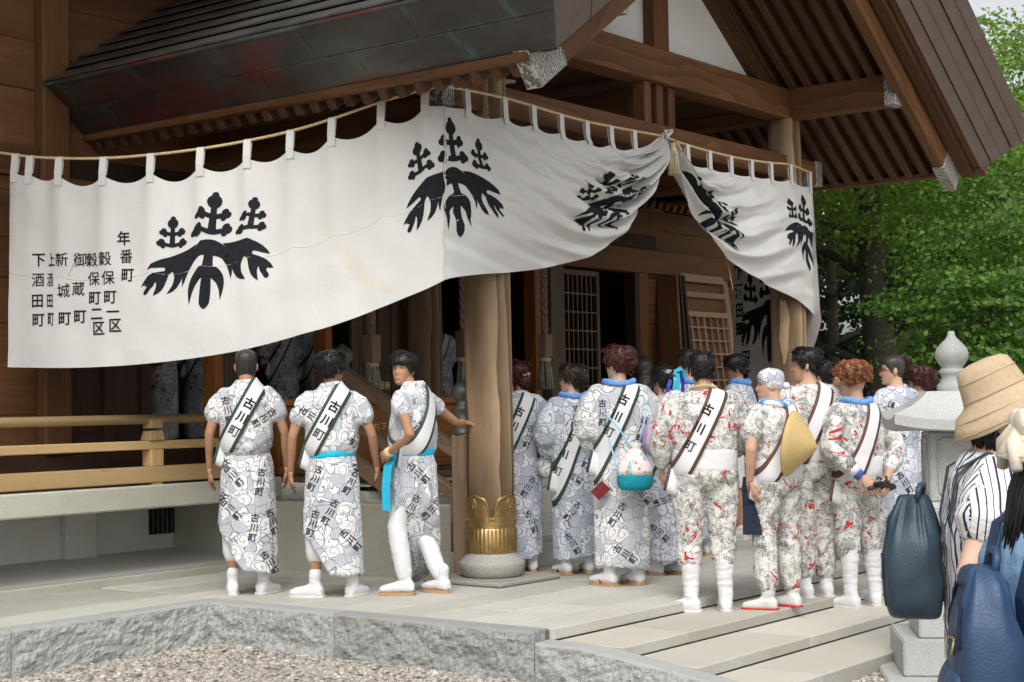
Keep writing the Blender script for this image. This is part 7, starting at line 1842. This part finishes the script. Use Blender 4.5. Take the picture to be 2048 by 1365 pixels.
def pebble_mat():
    t = NT('river pebbles'); ge = t.n('NewGeometry'); c = t.ramp(ge.outputs['Random Per Island'], [(0,(.20,.18,.155)),(.25,(.40,.36,.31)),(.5,(.30,.285,.26)),(.7,(.50,.46,.40)),(.85,(.37,.32,.265)),(1,(.62,.60,.56))]); return t.out(c, .8, .25)
tag(link('gravel', mesh_of(allv, allf, True), None, pebble_mat()), 'pale mixed river pebbles spread before the stone platform', 'gravel', kind='stuff')

# ------------------------------------------------------------------ trees beyond the porch
def leaf_mat(name, c, tr=.35, tl_k=1.0):
    t = NT(name); ge = t.n('NewGeometry'); r = ge.outputs['Random Per Island']
    cc = t.ramp(r, [(0, tuple(x*.55 for x in c)), (.5, c), (1, (c[0]*1.5, c[1]*1.35, c[2]*1.2))]); t.out(cc, .55, .3)
    tl = t.n('BsdfTranslucent'); t.set(tl, 'Color', t.mix(.5, cc, (c[0]*2.0, c[1]*1.7, c[2]*.8))); mx = t.n('MixShader'); t.set(mx, 0, tr)
    out = t.t.nodes['Material Output']; t.t.links.new(t.b.outputs[0], mx.inputs[1]); t.t.links.new(tl.outputs[0], mx.inputs[2]); t.t.links.new(mx.outputs[0], out.inputs['Surface']); return t.m
M['leaf_bright'] = leaf_mat('fresh green leaves', (.125,.235,.03)); M['leaf_mid'] = leaf_mat('mid green leaves', (.08,.175,.028)); M['leaf_shaded'] = leaf_mat('shaded green leaves', (.010,.028,.009), .1)  # darkest leaf colour has the deep shade under the canopy painted in
M['bark'] = stone('tree bark', (.085,.07,.055), .45, .95, .8, (.05,.055,.04), 18)
def tree(label, px_, D, zc0, zc1, rad, n_cl, per, leaf, mt, seed, name='tree', trunk=.18, flatn=.35, stems=1, group=None, cl_r=.75, lean=0.0, low_dens=1.0):
    rr = random.Random(seed); b = atd(px_, 900, D); b.z = GZ
    t = empty(name, b, 0, label, 'tree', group); parts = []; tips = []
    for s in range(stems):
        ox = rr.uniform(-.5,.5)*(s > 0); oy = rr.uniform(-.4,.4)*(s > 0); h = zc1*.8; pts = []
        for i in range(9): q = i/8; pts.append(b+Vector((ox*(1+q)+.25*noise.noise(Vector((q*2,s*3+seed,0)))*q+lean*q*q, oy*(1+q)+.25*noise.noise(Vector((q*2,s*3+seed,9)))*q, -.1+h*q)))
        parts.append(tube_data(pts, [trunk*(1.25 if i == 0 else 1)*(1-.075*i)*(1 if s == 0 else .7) for i in range(9)], 10))
        for i in range(10):
            q = rr.uniform(.3,.95); p = pts[int(q*8)]; a = rr.uniform(0,6.28); L = rad*rr.uniform(.45,.95)
            e = p+Vector((math.cos(a)*L, math.sin(a)*L, rr.uniform(.0,.35)*L)); parts.append(tube_data([p, p.lerp(e,.5)+Vector((0,0,.12*L)), e], [trunk*.38*(1.1-q*.6), trunk*.22, trunk*.06], 6)); tips.append(e)
    v, f = merge(parts); link('trunk', mesh_of(v, f, True), t, M['bark'])
    cz, hz = (zc0+zc1)/2, (zc1-zc0)/2; n_tot = n_cl*per
    LV = np.zeros((n_tot*4, 3)); k = 0; rs = np.random.RandomState(seed)
    for c in range(n_cl):
        while True:
            d = Vector((rr.uniform(-1,1), rr.uniform(-1,1), rr.uniform(-1,1)))
            if d.length < 1 and d.length > .35: break
        d *= (1+.25*noise.noise(d*2+Vector((seed,0,0))))
        cc = np.array([b.x+d.x*rad+lean*.6, b.y+d.y*rad, cz+d.z*hz]); R = cl_r*rr.uniform(.6,1.25)
        pos = rs.normal(0, .5, (per,3))*[R,R,R*flatn]; pos[:,2] -= .25*np.hypot(pos[:,0], pos[:,1])**1.5*.5
        out_ = np.array([d.x,d.y,.5+max(0,d.z)*.5]); nrm = rs.normal(0,.55,(per,3))+out_; nrm /= np.linalg.norm(nrm,axis=1)[:,None]
        u = np.cross(nrm, rs.normal(0,1,(per,3))); u /= np.linalg.norm(u,axis=1)[:,None]+1e-9; w = np.cross(nrm,u); s = (leaf*rs.uniform(.6,1.3,per))[:,None]; P0 = cc+pos
        q = np.stack([P0-u*s*.5, P0+w*s*.36-u*s*.05+nrm*s*.06, P0+u*s*.55, P0-w*s*.36-u*s*.05+nrm*s*.06], 1); LV[k:k+per*4] = q.reshape(-1,3); k += per*4
    me = bpy.data.meshes.new('crown'); nf = n_tot
    me.vertices.add(nf*4); me.vertices.foreach_set('co', LV.ravel()); me.loops.add(nf*4); me.loops.foreach_set('vertex_index', np.arange(nf*4, dtype=np.int32)); me.polygons.add(nf); me.polygons.foreach_set('loop_start', np.arange(0, nf*4, 4, dtype=np.int32)); me.polygons.foreach_set('loop_total', np.full(nf, 4, dtype=np.int32)); me.update(calc_edges=True)
    link('crown', me, t, M[mt]); return t
WOOD = 'trees beyond the porch'
tree('broad ginkgo tree with layered bright green sprays just right of the porch roof', 1762, 24, 3.6, 6.9, 3.5, 190, 190, .078, 'leaf_bright', 1, trunk=.33, stems=1, group=WOOD, flatn=.13, cl_r=1.0)
tree('tall light green tree against the sky at the top right corner', 2020, 31, 3.0, 8.9, 4.5, 320, 120, .095, 'leaf_bright', 2, trunk=.2, group=WOOD)
tree('feathery light green young tree behind the stone lantern', 1985, 19, .7, 3.3, 1.25, 90, 100, .07, 'leaf_mid', 3, trunk=.06, stems=3, group=WOOD, flatn=.13, cl_r=.6)
tree('drooping leafy tree at the right edge above the bucket hat', 2085, 20, 1.0, 4.3, 1.7, 150, 90, .08, 'leaf_mid', 4, trunk=.09, stems=2, group=WOOD, cl_r=.55)
tree('dark evergreen tree behind the right porch column', 1600, 31, .0, 8.5, 4.0, 230, 60, .15, 'leaf_shaded', 5, trunk=.2, group=WOOD)
tree('dark understorey tree standing deep behind the ginkgo', 1800, 37, -.5, 8.0, 5.0, 260, 60, .17, 'leaf_shaded', 6, trunk=.25, group=WOOD)
tree('dark tree far behind the lantern finial', 2000, 40, -.5, 8.5, 5.0, 260, 60, .17, 'leaf_shaded', 7, trunk=.25, group=WOOD)
tree('slender dark trunked tree left of the ginkgo trunk', 1672, 27, 5.2, 8.5, 2.4, 120, 60, .12, 'leaf_mid', 8, trunk=.13, group=WOOD)
tree('low dark bush at the foot of the ginkgo', 1660, 26, -.3, .9, 1.3, 80, 60, .09, 'leaf_shaded', 9, 'bush', trunk=.04, stems=3, group=WOOD)
tree('low green bush left of the feathery tree', 1880, 25, -.3, 1.3, 1.5, 100, 60, .09, 'leaf_mid', 10, 'bush', trunk=.04, stems=3, group=WOOD)
tree('green tree seen through the back opening of the hall', 1045, 34, .0, 5.5, 2.6, 130, 50, .16, 'leaf_bright', 12, trunk=.12, group=WOOD)
tree('green tree seen through the right hall opening', 1240, 36, .0, 5.5, 2.6, 130, 50, .16, 'leaf_bright', 13, trunk=.12, group=WOOD)
